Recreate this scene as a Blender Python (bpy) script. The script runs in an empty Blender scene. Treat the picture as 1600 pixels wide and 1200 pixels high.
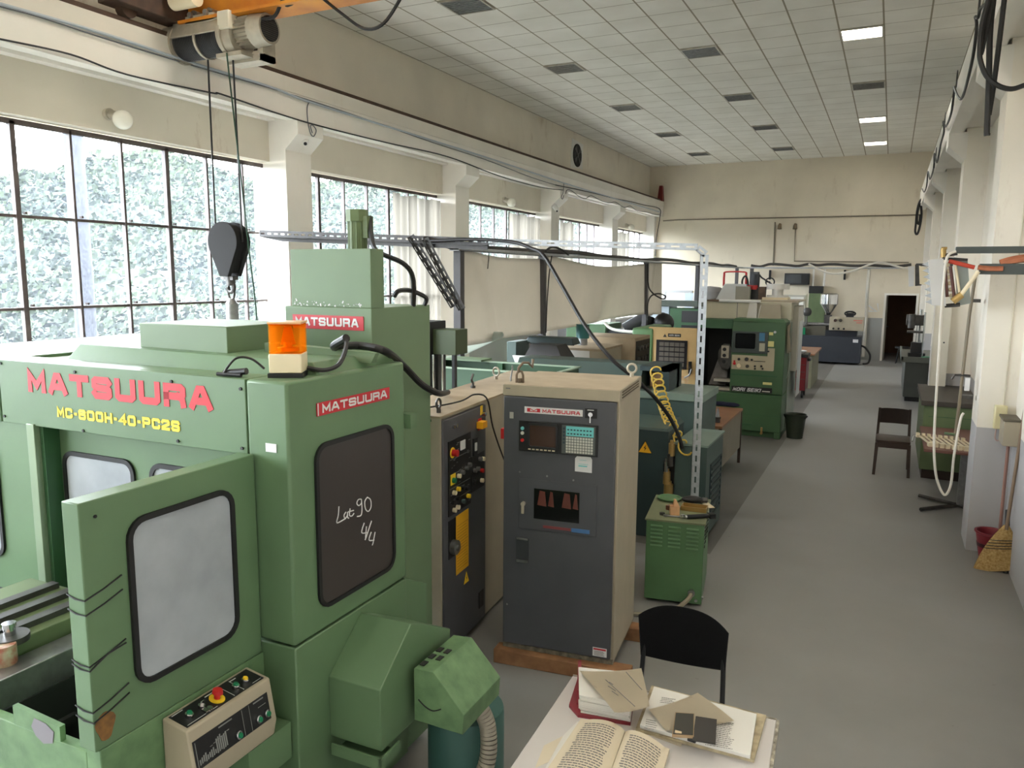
import bpy, bmesh, math, random
from mathutils import Vector, Matrix, noise
random.seed(7)
sc = bpy.context.scene
COL = sc.collection
PI = math.pi
rad = math.radians

# ------------------------------------------------------------------ camera, light, exposure
FPX, HCAM = 1205.0, 2.52
def cam_axes(psi, th, ro):
    c, s = math.cos, math.sin
    f = Vector((-s(psi)*c(th), c(psi)*c(th), -s(th)))
    r = Vector((c(psi), s(psi), 0)); u = r.cross(f)
    return r*c(ro)+u*s(ro), -r*s(ro)+u*c(ro), f
RX, UX, FX_ = cam_axes(rad(25.96), rad(8.03), rad(.39))
CAM = Vector((0, 0, HCAM))
cd = bpy.data.cameras.new('camera'); co = bpy.data.objects.new('camera', cd); COL.objects.link(co)
m4 = Matrix((RX, UX, -FX_)).transposed().to_4x4(); m4.translation = CAM
co.matrix_world = m4
cd.sensor_fit = 'HORIZONTAL'; cd.sensor_width = 36; cd.lens = 36*FPX/1600
cd.clip_start = .05; cd.clip_end = 600
sc.camera = co
sc.view_settings.view_transform = 'Standard'; sc.view_settings.look = 'None'
sc.view_settings.gamma = 1; sc.view_settings.use_curve_mapping = False
sc.view_settings.exposure = 2.8
w = bpy.data.worlds.new('sky'); sc.world = w; w.use_nodes = True
bg = w.node_tree.nodes['Background']
bg.inputs[0].default_value = (1, .985, .96, 1); bg.inputs[1].default_value = 6
def portal(x, y, z, sx, sy, rot):
    l = bpy.data.lights.new('window_portal', 'AREA'); l.shape = 'RECTANGLE'; l.size = sx; l.size_y = sy
    l.cycles.is_portal = True
    o = bpy.data.objects.new('window_portal', l); COL.objects.link(o); o.location = (x, y, z); o.rotation_euler = rot
COLY = [-9.47+4.46*k for k in range(9)]                     # column centres along the hall
for a in COLY[:-1]:
    if a < 25: portal(-7.9, a+2.23, 2.6, 2.7, 3.9, (0, rad(-90), 0))

# ------------------------------------------------------------------ pixel -> point on a real plane
def ray(x, y): return RX*((x-800)/FPX)+UX*(-(y-600)/FPX)+FX_
def at(x, y, ax, v):
    i = 'XYZ'.index(ax); d = ray(x, y); return CAM+d*((v-CAM[i])/d[i])

# ------------------------------------------------------------------ materials
MATS = {}
def mat(name, col, rough=.5, metal=0, var=.06, vs=3.0, col2=None, bump=0, bs=40, alpha=None, emit=0, trans=0, spec=.5, coat=0):
    if name in MATS: return MATS[name]
    m = bpy.data.materials.new(name); m.use_nodes = True; nt = m.node_tree; N = nt.nodes; L = nt.links
    p = N['Principled BSDF']
    lin = [((c/255+.055)/1.055)**2.4 if c > 10 else c/255/12.92 for c in col]
    p.inputs['Roughness'].default_value = rough; p.inputs['Metallic'].default_value = metal
    p.inputs['Specular IOR Level'].default_value = spec
    if coat: p.inputs['Coat Weight'].default_value = coat
    if trans: p.inputs['Transmission Weight'].default_value = trans
    if alpha is not None: p.inputs['Alpha'].default_value = alpha
    if emit: p.inputs['Emission Color'].default_value = (*lin, 1); p.inputs['Emission Strength'].default_value = emit
    tc = N.new('ShaderNodeTexCoord')
    n = N.new('ShaderNodeTexNoise'); n.inputs['Scale'].default_value = vs; n.inputs['Detail'].default_value = 5
    L.new(tc.outputs['Object'], n.inputs['Vector'])
    r = N.new('ShaderNodeValToRGB'); L.new(n.outputs['Fac'], r.inputs[0])
    r.color_ramp.elements[0].position = .3; r.color_ramp.elements[1].position = .7
    if col2: l2 = [((c/255+.055)/1.055)**2.4 for c in col2]
    else: l2 = [min(1, c*(1+var)) for c in lin]
    l1 = lin if col2 else [c*(1-var) for c in lin]
    r.color_ramp.elements[0].color = (*l1, 1); r.color_ramp.elements[1].color = (*l2, 1)
    L.new(r.outputs[0], p.inputs['Base Color'])
    if bump:
        n2 = N.new('ShaderNodeTexNoise'); n2.inputs['Scale'].default_value = bs; n2.inputs['Detail'].default_value = 4
        L.new(tc.outputs['Object'], n2.inputs['Vector'])
        b = N.new('ShaderNodeBump'); b.inputs['Strength'].default_value = bump; b.inputs['Distance'].default_value = .01
        L.new(n2.outputs['Fac'], b.inputs['Height']); L.new(b.outputs[0], p.inputs['Normal'])
    MATS[name] = m; return m
GREEN = mat('machine_green', (94, 121, 88), .42, var=.07, bump=.05)
GREEN_T = mat('tower_green', (104, 126, 95), .5, var=.05)
GREEN_W = mat('worn_green', (108, 140, 98), .5, var=.3, vs=14, col2=(86, 116, 80), bump=.1)
LGREEN = mat('lathe_green', (64, 96, 62), .45, var=.08)
DGREEN = mat('deep_green', (52, 92, 58), .5, var=.1)
TEAL = mat('teal_paint', (68, 86, 82), .5, var=.08)
TEAL_D = mat('dark_teal_paint', (42, 58, 60), .5, var=.08)
TEAL_L = mat('pale_teal_paint', (120, 138, 128), .5, var=.08)
OLIVE = mat('bench_green', (96, 112, 76), .55, var=.15)
BEIGE = mat('beige_paint', (164, 154, 134), .5, var=.06, vs=5)
BEIGE_D = mat('dusty_beige_top', (154, 138, 114), .75, var=.12, vs=6, bump=.08)
CREAM = mat('cream_plastic', (226, 212, 180), .45, var=.03)
CHAR = mat('charcoal_paint', (76, 77, 82), .38, var=.08, vs=4)
NAVY = mat('dark_navy_paint', (48, 52, 60), .45, var=.08)
BLACK = mat('black_plastic', (22, 22, 24), .45)
RUBBER = mat('black_rubber', (16, 17, 18), .6, bump=.05)
FABRIC = mat('black_fabric', (14, 14, 17), .95, bump=.3, bs=300)
STEEL = mat('steel', (150, 150, 150), .35, metal=.85, var=.15, vs=20)
STEEL_D = mat('dark_steel', (84, 82, 80), .45, metal=.7, var=.25, vs=12)
CHROME = mat('chrome', (210, 210, 212), .12, metal=1)
GALV = mat('galvanised_steel', (176, 180, 184), .45, metal=.2, var=.12, vs=30)
GALV_D = mat('backlit_slotted_steel', (72, 70, 70), .55, metal=.1, var=.15, vs=30)  # steel colour darkened to carry the backlit shade of the bar before the windows
CAST = mat('cast_aluminium', (176, 168, 152), .5, metal=.35, var=.12, vs=10)
POST = mat('dark_grey_paint', (74, 72, 74), .55)
CABLE = mat('black_cable', (24, 22, 22), .5)
GCABLE = mat('grey_cable', (96, 98, 102), .6)
WCABLE = mat('white_cable', (214, 208, 196), .5)
WHITE = mat('white_paint', (220, 218, 212), .5)
RED = mat('red_plastic', (190, 34, 34), .4)
REDP = mat('red_lettering', (200, 40, 52), .5, var=.1, vs=20)
SIGNRED = mat('sign_red', (190, 36, 48), .45)
YELLOW = mat('yellow_paint', (240, 200, 40), .5)
YLET = mat('yellow_lettering', (244, 210, 50), .5)
GBTN = mat('green_button_cap', (18, 118, 78), .35)
ORANGE = mat('crane_orange', (226, 150, 44), .5, var=.12, vs=3, col2=(190, 112, 34))
WOOD = mat('wood_plank', (160, 116, 78), .7, var=.2, vs=9, col2=(122, 84, 56), bump=.2)
WOODL = mat('pale_wood', (206, 160, 116), .6, var=.1, vs=20)
WOODT = mat('brown_laminate', (140, 98, 70), .45, var=.1, vs=6)
WOODD = mat('dark_varnished_wood', (52, 36, 28), .4, var=.15, vs=10)
PAPER = mat('white_paper', (208, 205, 198), .8, var=.02)
PAPERY = mat('aged_paper', (202, 190, 167), .85, var=.04)
INK = mat('ink', (110, 108, 108), .8)
DESKW = mat('worn_white_laminate', (192, 187, 184), .35, var=.03)
MAROON = mat('maroon_plastic', (128, 40, 50), .45)
STRAW = mat('broom_straw', (196, 166, 112), .85, var=.25, vs=60, col2=(150, 116, 60), bump=.5, bs=150)
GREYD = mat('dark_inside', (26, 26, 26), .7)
SCREEN = mat('dark_glass', (18, 18, 20), .12, spec=.6)
TINT = mat('brown_tinted_panel', (58, 52, 50), .3, var=.04)
LABELW = mat('label_white', (214, 214, 214), .5)
CYANP = mat('cyan_keypad', (110, 196, 196), .5)
KEY = mat('grey_key', (196, 196, 186), .5)
COPPER = mat('copper_duct', (186, 116, 84), .5, metal=.3, var=.2, vs=12)
REDPIPE = mat('red_pipe', (186, 66, 48), .45)
BRASS = mat('brass', (176, 146, 90), .4, metal=.6)
CLOTH = mat('canvas_cloth', (178, 171, 158), .9, var=.05, vs=2)
GLOBE = mat('opal_glass', (226, 222, 208), .25)
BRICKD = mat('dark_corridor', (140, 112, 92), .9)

def wallmat(name, col, stain=(150, 120, 84), dado=None, dadoz=1.17, amount=.35):
    m = bpy.data.materials.new(name); m.use_nodes = True; nt = m.node_tree; N = nt.nodes; L = nt.links
    p = N['Principled BSDF']; p.inputs['Roughness'].default_value = .85
    lin = lambda c: (*[((x/255+.055)/1.055)**2.4 for x in c], 1)
    g = N.new('ShaderNodeNewGeometry')
    n = N.new('ShaderNodeTexNoise'); n.inputs['Scale'].default_value = .8; n.inputs['Detail'].default_value = 7
    L.new(g.outputs['Position'], n.inputs['Vector'])
    r = N.new('ShaderNodeValToRGB'); r.color_ramp.elements[0].position = .25; r.color_ramp.elements[1].position = .7
    r.color_ramp.elements[0].color = lin([c*.92 for c in col]); r.color_ramp.elements[1].color = lin(col)
    L.new(n.outputs['Fac'], r.inputs[0])
    mp = N.new('ShaderNodeMapping'); mp.inputs['Scale'].default_value = (1.6, 1.6, .5)
    L.new(g.outputs['Position'], mp.inputs[0])
    n2 = N.new('ShaderNodeTexNoise'); n2.inputs['Scale'].default_value = 1.7; n2.inputs['Detail'].default_value = 9; n2.inputs['Roughness'].default_value = .7
    L.new(mp.outputs[0], n2.inputs['Vector'])
    r2 = N.new('ShaderNodeValToRGB'); r2.color_ramp.elements[0].position = .58; r2.color_ramp.elements[1].position = .74
    r2.color_ramp.elements[1].color = (amount,)*3+(1,)
    L.new(n2.outputs['Fac'], r2.inputs[0])
    mx = N.new('ShaderNodeMixRGB'); L.new(r2.outputs[0], mx.inputs[0]); L.new(r.outputs[0], mx.inputs[1]); mx.inputs[2].default_value = lin(stain)
    out = mx.outputs[0]
    if dado:
        s = N.new('ShaderNodeSeparateXYZ'); L.new(g.outputs['Position'], s.inputs[0])
        lt = N.new('ShaderNodeMath'); lt.operation = 'LESS_THAN'; L.new(s.outputs[2], lt.inputs[0]); lt.inputs[1].default_value = dadoz
        m2 = N.new('ShaderNodeMixRGB'); L.new(lt.outputs[0], m2.inputs[0]); L.new(out, m2.inputs[1]); m2.inputs[2].default_value = lin(dado); out = m2.outputs[0]
    L.new(out, p.inputs['Base Color']); return m
WALL = wallmat('painted_plaster', (238, 232, 222))
WALLU = wallmat('stained_plaster', (228, 220, 204), amount=.5)
WALLD = wallmat('plaster_with_grey_dado', (240, 233, 219), dado=(176, 174, 174))
WALLB = wallmat('back_plaster_with_grey_dado', (228, 217, 196), dado=(160, 160, 156), dadoz=1.3)
TRIMW = wallmat('white_concrete', (240, 235, 226), amount=.15)

def node_floor():
    m = bpy.data.materials.new('painted_concrete_floor'); m.use_nodes = True; nt = m.node_tree; N = nt.nodes; L = nt.links
    p = N['Principled BSDF']
    g = N.new('ShaderNodeNewGeometry'); s = N.new('ShaderNodeSeparateXYZ'); L.new(g.outputs['Position'], s.inputs[0])
    def noi(sc_, d=6, r=.55):
        n = N.new('ShaderNodeTexNoise'); n.inputs['Scale'].default_value = sc_; n.inputs['Detail'].default_value = d; n.inputs['Roughness'].default_value = r
        L.new(g.outputs['Position'], n.inputs['Vector']); return n
    def ramp(src, a, b, ca, cb):
        r = N.new('ShaderNodeValToRGB'); L.new(src, r.inputs[0]); r.color_ramp.elements[0].position = a; r.color_ramp.elements[1].position = b
        r.color_ramp.elements[0].color = ca; r.color_ramp.elements[1].color = cb; return r
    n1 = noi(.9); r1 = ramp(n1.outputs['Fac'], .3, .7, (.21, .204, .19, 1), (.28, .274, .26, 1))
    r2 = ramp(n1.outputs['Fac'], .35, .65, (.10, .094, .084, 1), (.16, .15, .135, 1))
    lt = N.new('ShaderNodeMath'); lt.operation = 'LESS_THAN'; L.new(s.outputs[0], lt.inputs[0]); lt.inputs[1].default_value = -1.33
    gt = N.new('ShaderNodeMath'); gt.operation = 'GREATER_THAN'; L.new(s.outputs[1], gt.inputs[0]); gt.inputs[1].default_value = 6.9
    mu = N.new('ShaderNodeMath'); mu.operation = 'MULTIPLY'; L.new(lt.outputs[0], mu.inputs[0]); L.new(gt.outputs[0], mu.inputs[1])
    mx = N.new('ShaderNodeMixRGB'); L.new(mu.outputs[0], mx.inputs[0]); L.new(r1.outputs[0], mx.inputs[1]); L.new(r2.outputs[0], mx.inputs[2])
    n3 = noi(9, 8, .7); r3 = ramp(n3.outputs['Fac'], .66, .72, (0, 0, 0, 1), (.5, .5, .5, 1))
    m3 = N.new('ShaderNodeMixRGB'); L.new(r3.outputs[0], m3.inputs[0]); L.new(mx.outputs[0], m3.inputs[1]); m3.inputs[2].default_value = (.09, .08, .07, 1)
    L.new(m3.outputs[0], p.inputs['Base Color'])
    r4 = ramp(n1.outputs['Fac'], .3, .7, (.42, .42, .42, 1), (.6, .6, .6, 1)); L.new(r4.outputs[0], p.inputs['Roughness'])
    return m
FLOOR = node_floor()

def node_ceiling():
    m = bpy.data.materials.new('ceiling_tiles'); m.use_nodes = True; nt = m.node_tree; N = nt.nodes; L = nt.links
    p = N['Principled BSDF']; p.inputs['Roughness'].default_value = .9
    g = N.new('ShaderNodeNewGeometry'); s = N.new('ShaderNodeSeparateXYZ'); L.new(g.outputs['Position'], s.inputs[0])
    def line(out, off, pitch, wd):
        a = N.new('ShaderNodeMath'); a.operation = 'ADD'; L.new(out, a.inputs[0]); a.inputs[1].default_value = off+60*pitch+wd/2
        b = N.new('ShaderNodeMath'); b.operation = 'MODULO'; L.new(a.outputs[0], b.inputs[0]); b.inputs[1].default_value = pitch
        c = N.new('ShaderNodeMath'); c.operation = 'LESS_THAN'; L.new(b.outputs[0], c.inputs[0]); c.inputs[1].default_value = wd; return c.outputs[0]
    lx = line(s.outputs[0], .35, .6, .024); ly = line(s.outputs[1], -12.955, .59, .014)
    mm = N.new('ShaderNodeMath'); mm.operation = 'MAXIMUM'; L.new(lx, mm.inputs[0]); L.new(ly, mm.inputs[1])
    n = N.new('ShaderNodeTexNoise'); n.inputs['Scale'].default_value = 1.3; n.inputs['Detail'].default_value = 6; L.new(g.outputs['Position'], n.inputs['Vector'])
    r = N.new('ShaderNodeValToRGB'); L.new(n.outputs['Fac'], r.inputs[0]); r.color_ramp.elements[0].position = .3; r.color_ramp.elements[1].position = .65
    r.color_ramp.elements[0].color = (.70, .67, .60, 1); r.color_ramp.elements[1].color = (.8, .775, .71, 1)
    mx = N.new('ShaderNodeMixRGB'); L.new(mm.outputs[0], mx.inputs[0]); L.new(r.outputs[0], mx.inputs[1]); mx.inputs[2].default_value = (.3, .26, .19, 1)
    L.new(mx.outputs[0], p.inputs['Base Color']); return m
CEIL = node_ceiling()

def node_glass(name, scatter, tint, frac, scale=45):
    m = bpy.data.materials.new(name); m.use_nodes = True; nt = m.node_tree; N = nt.nodes; L = nt.links
    out = N['Material Output']; N.remove(N['Principled BSDF'])
    t = N.new('ShaderNodeBsdfTransparent'); t.inputs[0].default_value = (*tint, 1)
    d = N.new('ShaderNodeBsdfTranslucent'); d.inputs[0].default_value = (*scatter, 1)
    tc = N.new('ShaderNodeTexCoord'); n = N.new('ShaderNodeTexNoise'); n.inputs['Scale'].default_value = scale; n.inputs['Detail'].default_value = 3
    L.new(tc.outputs['Object'], n.inputs['Vector'])
    r = N.new('ShaderNodeMapRange'); r.inputs['From Min'].default_value = .35; r.inputs['From Max'].default_value = .7
    r.inputs['To Min'].default_value = frac[0]; r.inputs['To Max'].default_value = frac[1]; L.new(n.outputs['Fac'], r.inputs[0])
    mx = N.new('ShaderNodeMixShader'); L.new(r.outputs[0], mx.inputs[0]); L.new(t.outputs[0], mx.inputs[1]); L.new(d.outputs[0], mx.inputs[2])
    L.new(mx.outputs[0], out.inputs[0]); return m
GLASS = node_glass('dusty_hazed_window_glass', (.7, .8, .95), (.8, .84, .88), (.008, .028))  # pane dust, with the bluish outdoor haze put into the same scatter
CURT = node_glass('cream_curtain', (.13, .118, .098), (.3, .28, .25), (.98, 1), 4)
def node_amber():
    m = node_glass('amber_lens', (.9, .5, .12), (1, .74, .34), (.2, .3), 8); return m
AMBER = node_amber()
FROST = mat('frosted_polycarbonate', (176, 182, 188), .38, var=.2, vs=2.6, col2=(134, 140, 146), spec=.5)

# ------------------------------------------------------------------ mesh helpers
def FY(y, x=0, z=0): return Matrix(((1, 0, 0, x), (0, 0, -1, y), (0, 1, 0, z), (0, 0, 0, 1)))      # face looking toward -y: a=x b=z c=-y
def FXP(x): return Matrix(((0, 0, 1, x), (1, 0, 0, 0), (0, 1, 0, 0), (0, 0, 0, 1)))               # face looking toward +x: a=y b=z c=x
def FXN(x): return Matrix(((0, 0, -1, x), (1, 0, 0, 0), (0, 1, 0, 0), (0, 0, 0, 1)))              # face looking toward -x: a=y b=z c=-x
class B:
    def __init__(s, M=None): s.b = bmesh.new(); s.M = M or Matrix()
    def v(s, p): return s.b.verts.new(s.M @ Vector(p))
    def box(s, x0, x1, y0, y1, z0, z1):
        v = [s.v((x, y, z)) for z in (z0, z1) for y in (y0, y1) for x in (x0, x1)]
        for f in ((0, 2, 3, 1), (4, 5, 7, 6), (0, 1, 5, 4), (2, 6, 7, 3), (0, 4, 6, 2), (1, 3, 7, 5)): s.b.faces.new([v[i] for i in f])
        return s
    def hexa(s, bot, top):
        a = [s.v(p) for p in bot]; c = [s.v(p) for p in top]; n = len(a)
        s.b.faces.new(a[::-1]); s.b.faces.new(c)
        for i in range(n): s.b.faces.new([a[i], a[(i+1) % n], c[(i+1) % n], c[i]])
        return s
    def prism(s, pts, c0, c1): return s.hexa([(a, b, c0) for a, b in pts], [(a, b, c1) for a, b in pts])
    def ring(s, o, i, c0, c1):
        n = len(o); A = [s.v((*p, c0)) for p in o]; Bq = [s.v((*p, c1)) for p in o]; Cq = [s.v((*p, c0)) for p in i]; D = [s.v((*p, c1)) for p in i]
        for k in range(n):
            j = (k+1) % n
            s.b.faces.new([A[k], A[j], Bq[j], Bq[k]]); s.b.faces.new([Bq[k], Bq[j], D[j], D[k]])
            s.b.faces.new([D[k], D[j], Cq[j], Cq[k]]); s.b.faces.new([Cq[k], Cq[j], A[j], A[k]])
        return s
    def cyl(s, p, q, r, r2=None, n=16):
        p, q = Vector(p), Vector(q); d = (q-p).normalized(); r2 = r if r2 is None else r2
        e = d.orthogonal().normalized(); g = d.cross(e)
        mk = lambda c, rr: [s.v(c+(e*math.cos(2*PI*k/n)+g*math.sin(2*PI*k/n))*rr) for k in range(n)]
        a = mk(p, max(r, 1e-5)); c = mk(q, max(r2, 1e-5))
        s.b.faces.new(a[::-1]); s.b.faces.new(c)
        for i in range(n): s.b.faces.new([a[i], a[(i+1) % n], c[(i+1) % n], c[i]])
        return s
    def tube(s, pts, r, n=8, closed=False):
        pts = [Vector(p) for p in pts]; rings = []; e = None; N_ = len(pts)
        for i, p in enumerate(pts):
            if closed: d = (pts[(i+1) % N_]-pts[i-1]).normalized()
            else: d = (pts[min(i+1, N_-1)]-pts[max(i-1, 0)]).normalized()
            e = d.orthogonal().normalized() if e is None else (e-d*e.dot(d)).normalized()
            g = d.cross(e); rings.append([s.v(p+(e*math.cos(2*PI*k/n)+g*math.sin(2*PI*k/n))*r) for k in range(n)])
        prs = list(zip(rings, rings[1:]))+([(rings[-1], rings[0])] if closed else [])
        for a, c in prs:
            for i in range(n): s.b.faces.new([a[i], a[(i+1) % n], c[(i+1) % n], c[i]])
        if not closed: s.b.faces.new(rings[0][::-1]); s.b.faces.new(rings[-1])
        return s
    def sph(s, c, r, sc_=(1, 1, 1), n=12):
        g = bmesh.ops.create_uvsphere(s.b, u_segments=n*2, v_segments=n, radius=1)
        for v in g['verts']: v.co = s.M @ (Vector(c)+Vector((v.co.x*r*sc_[0], v.co.y*r*sc_[1], v.co.z*r*sc_[2])))
        return s
    def lathe(s, c, prof, n=20):
        c = Vector(c); rg = [[s.v(c+Vector((r*math.cos(2*PI*k/n), r*math.sin(2*PI*k/n), z))) for k in range(n)] for r, z in [(max(r, 1e-4), z) for r, z in prof]]
        for a, d in zip(rg, rg[1:]):
            for i in range(n): s.b.faces.new([a[i], a[(i+1) % n], d[(i+1) % n], d[i]])
        s.b.faces.new(rg[0][::-1]); s.b.faces.new(rg[-1]); return s
    def grid(s, f, nu, nv, th=0, off=None):
        P = [[s.v(f(i/nu, j/nv)) for j in range(nv+1)] for i in range(nu+1)]
        for i in range(nu):
            for j in range(nv): s.b.faces.new([P[i][j], P[i+1][j], P[i+1][j+1], P[i][j+1]])
        if th: bmesh.ops.solidify(s.b, geom=s.b.faces[:], thickness=th)
        return s
def rr(a0, a1, b0, b1, r, n=5):
    return [(cx+r*math.cos(t), cy+r*math.sin(t)) for cx, cy, t0 in ((a1-r, b1-r, 0), (a0+r, b1-r, 90), (a0+r, b0+r, 180), (a1-r, b0+r, 270)) for t in [rad(t0+90*k/n) for k in range(n+1)]]
def make(name, b, m, parent=None, smooth=True, bev=0, label=None, ang=35):
    me = bpy.data.meshes.new(name); bmesh.ops.recalc_face_normals(b.b, faces=b.b.faces[:]); b.b.to_mesh(me); b.b.free()
    if smooth:
        me.polygons.foreach_set('use_smooth', [True]*len(me.polygons)); me.set_sharp_from_angle(angle=rad(ang))
    o = bpy.data.objects.new(name, me); COL.objects.link(o); me.materials.append(m)
    if parent: o.parent = parent
    if bev:
        mo = o.modifiers.new('bevel', 'BEVEL'); mo.width = bev; mo.segments = 2; mo.limit_method = 'ANGLE'; mo.angle_limit = rad(40)
    if label: o['label'] = label
    return o
def tag(o, label, cat, group=None, kind=None):
    o['label'] = label; o['category'] = cat
    if group: o['group'] = group
    if kind: o['kind'] = kind
    return o
def thing(name, label, cat, loc=(0, 0, 0), deg=0, group=None):
    o = bpy.data.objects.new(name, None); COL.objects.link(o); o.location = loc; o.rotation_euler = (0, 0, rad(deg)); o.empty_display_size = .1
    return tag(o, label, cat, group)
def struct(name, b, m, parent=None, **k):
    o = make(name, b, m, parent, **k)
    o['kind'] = 'structure'; return o
def copy_tree(o, parent=None):
    c = o.copy(); COL.objects.link(c); c.parent = parent
    for ch in list(o.children): copy_tree(ch, c)
    return c
GLY = {
 'M': [[(0, 0), (0, 1), (.5, .25), (1, 1), (1, 0)]], 'A': [[(0, 0), (.38, 1), (.62, 1), (1, 0)], [(.2, .3), (.8, .3)]], 'T': [[(0, 1), (1, 1)], [(.5, 1), (.5, 0)]],
 'S': [[(1, .85), (.9, 1), (.1, 1), (0, .9), (0, .62), (.1, .53), (.9, .47), (1, .38), (1, .1), (.9, 0), (.1, 0), (0, .15)]], 'U': [[(0, 1), (0, .12), (.12, 0), (.88, 0), (1, .12), (1, 1)]],
 'R': [[(0, 0), (0, 1), (.88, 1), (1, .88), (1, .58), (.88, .45), (0, .45)], [(.75, .45), (.95, .32), (1, 0)]], 'I': [[(.5, 0), (.5, 1)]], 'E': [[(1, 1), (0, 1), (0, 0), (1, 0)], [(0, .5), (.85, .5)]],
 'K': [[(0, 0), (0, 1)], [(1, 1), (.1, .45), (1, 0)]], 'O': [[(.12, 0), (0, .12), (0, .88), (.12, 1), (.88, 1), (1, .88), (1, .12), (.88, 0), (.12, 0)]], 'C': [[(1, .8), (1, .9), (.88, 1), (.12, 1), (0, .88), (0, .12), (.12, 0), (.88, 0), (1, .12), (1, .22)]],
 'H': [[(0, 0), (0, 1)], [(1, 0), (1, 1)], [(0, .5), (1, .5)]], 'P': [[(0, 0), (0, 1), (.88, 1), (1, .88), (1, .55), (.88, .43), (0, .43)]], '-': [[(.25, .48), (.75, .48)]], '2': [[(0, .85), (.12, 1), (.88, 1), (1, .88), (1, .62), (0, .2), (0, 0), (1, 0)]],
 '4': [[(.8, 0), (.8, 1), (0, .3), (1, .3)]], '6': [[(1, .85), (.88, 1), (.12, 1), (0, .88), (0, .12), (.12, 0), (.88, 0), (1, .12), (1, .45), (.88, .56), (0, .56)]], '0': [[(.12, 0), (0, .12), (0, .88), (.12, 1), (.88, 1), (1, .88), (1, .12), (.88, 0), (.12, 0)]],
 'L': [[(0, 1), (0, 0), (1, 0)]], 'N': [[(0, 0), (0, 1), (1, 0), (1, 1)]], 'G': [[(1, .85), (.88, 1), (.12, 1), (0, .88), (0, .12), (.12, 0), (.88, 0), (1, .12), (1, .5), (.6, .5)]]}
def lettering(txt, M, a0, a1, b0, b1, m, parent, name='lettering', slant=0, bold=.02, c=.001, d=.0015, wt=.24):
    "wide block capitals drawn as mitred strokes inside the box a0..a1, b0..b1"
    wid = {' ': .45, 'I': .34, '-': .5}; h = b1-b0; tot = sum(wid.get(k, 1) for k in txt)+.16*(len(txt)-1); u = (a1-a0)/tot; sw_ = wt*min(h, u*1.0); b = B(M); x = a0; hgt = d
    for k in txt:
        cw = wid.get(k, 1)*u
        for n_, L_ in enumerate(GLY.get(k, [])):
            L_ = [(0.5, q) if k == 'I' else (p, q) for p, q in L_]
            P_ = [Vector((x+sw_/2+(cw-sw_)*p+slant*h*q, b0+sw_/2+(h-sw_)*q)) for p, q in L_]
            N_ = len(P_); Lf, Rt = [], []
            for i, p in enumerate(P_):
                cl = (P_[0]-P_[-1]).length < 1e-9
                dp = (p-P_[i-1]) if i > 0 else ((P_[0]-P_[-2]) if cl else P_[1]-p); dn = (P_[i+1]-p) if i < N_-1 else ((P_[1]-P_[0]) if cl else p-P_[i-1])
                dp = dp.normalized(); dn = dn.normalized(); n1 = Vector((-dp.y, dp.x)); n2 = Vector((-dn.y, dn.x)); mm = (n1+n2); 
                mm = mm/max(.35, mm.dot(n1)) if mm.length > 1e-6 else n1
                e_ = Vector((0, 0)) if cl else (-dn*sw_/2 if i == 0 else (dp*sw_/2 if i == N_-1 else Vector((0, 0))))
                if k in 'A' and n_ == 1: e_ = Vector((0, 0))
                Lf.append(p+e_+mm*sw_/2); Rt.append(p+e_-mm*sw_/2)
            for i in range(N_-1): b.hexa([(*q, c) for q in (Lf[i], Lf[i+1], Rt[i+1], Rt[i])], [(*q, c+hgt) for q in (Lf[i], Lf[i+1], Rt[i+1], Rt[i])])
            hgt += .00002
        x += cw+.16*u
    return make(name, b, m, parent, smooth=False)
def smoothpts(P, n=6):
    P = [Vector(p) for p in P]; out = []
    for i in range(len(P)-1):
        a, b, c, d = P[max(i-1, 0)], P[i], P[i+1], P[min(i+2, len(P)-1)]
        for k in range(n):
            t = k/n; out.append(.5*((2*b)+(c-a)*t+(2*a-5*b+4*c-d)*t*t+(3*b-a-3*c+d)*t**3))
    out.append(P[-1]); return out
def cable(name, pts, r, m, label, cat='cable', group=None, n=6, sm=6):
    o = make(name, B().tube(smoothpts(pts, sm), r, n), m); return tag(o, label, cat, group)
def apx(L_):    # [(px,py,axis,value)...] -> points
    return [at(*q) for q in L_]
def slot_angle(b, p, q, w_=.04, t=.003, up=(0, 0, 1), holes=True, pitch=.08):
    "a slotted L profile as real strips: two flanges, each with a row of openings"
    p, q = Vector(p), Vector(q); d = (q-p); Ln = d.length; d.normalize(); u = Vector(up); u = (u-d*u.dot(d)).normalized(); s_ = d.cross(u)
    def bar(o, a0, a1, e, f, w0, w1):
        P_ = [o+d*a+e*x+f*y for y in (0, t) for x, a in ((w0, a0), (w1, a0), (w1, a1), (w0, a1))]
        b.hexa(P_[:4], P_[4:])
    for e, f in ((u, s_), (s_, u)):
        bar(p, 0, Ln, e, f, 0, w_*.38); bar(p, 0, Ln, e, f, w_*.62, w_)
        n = max(1, int(Ln/pitch)); st = Ln/n
        for k in range(n+1):
            a = k*st-st*.2; bar(p, max(0, a), min(Ln, a+st*.42), e, f, w_*.38, w_*.62)
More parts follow.
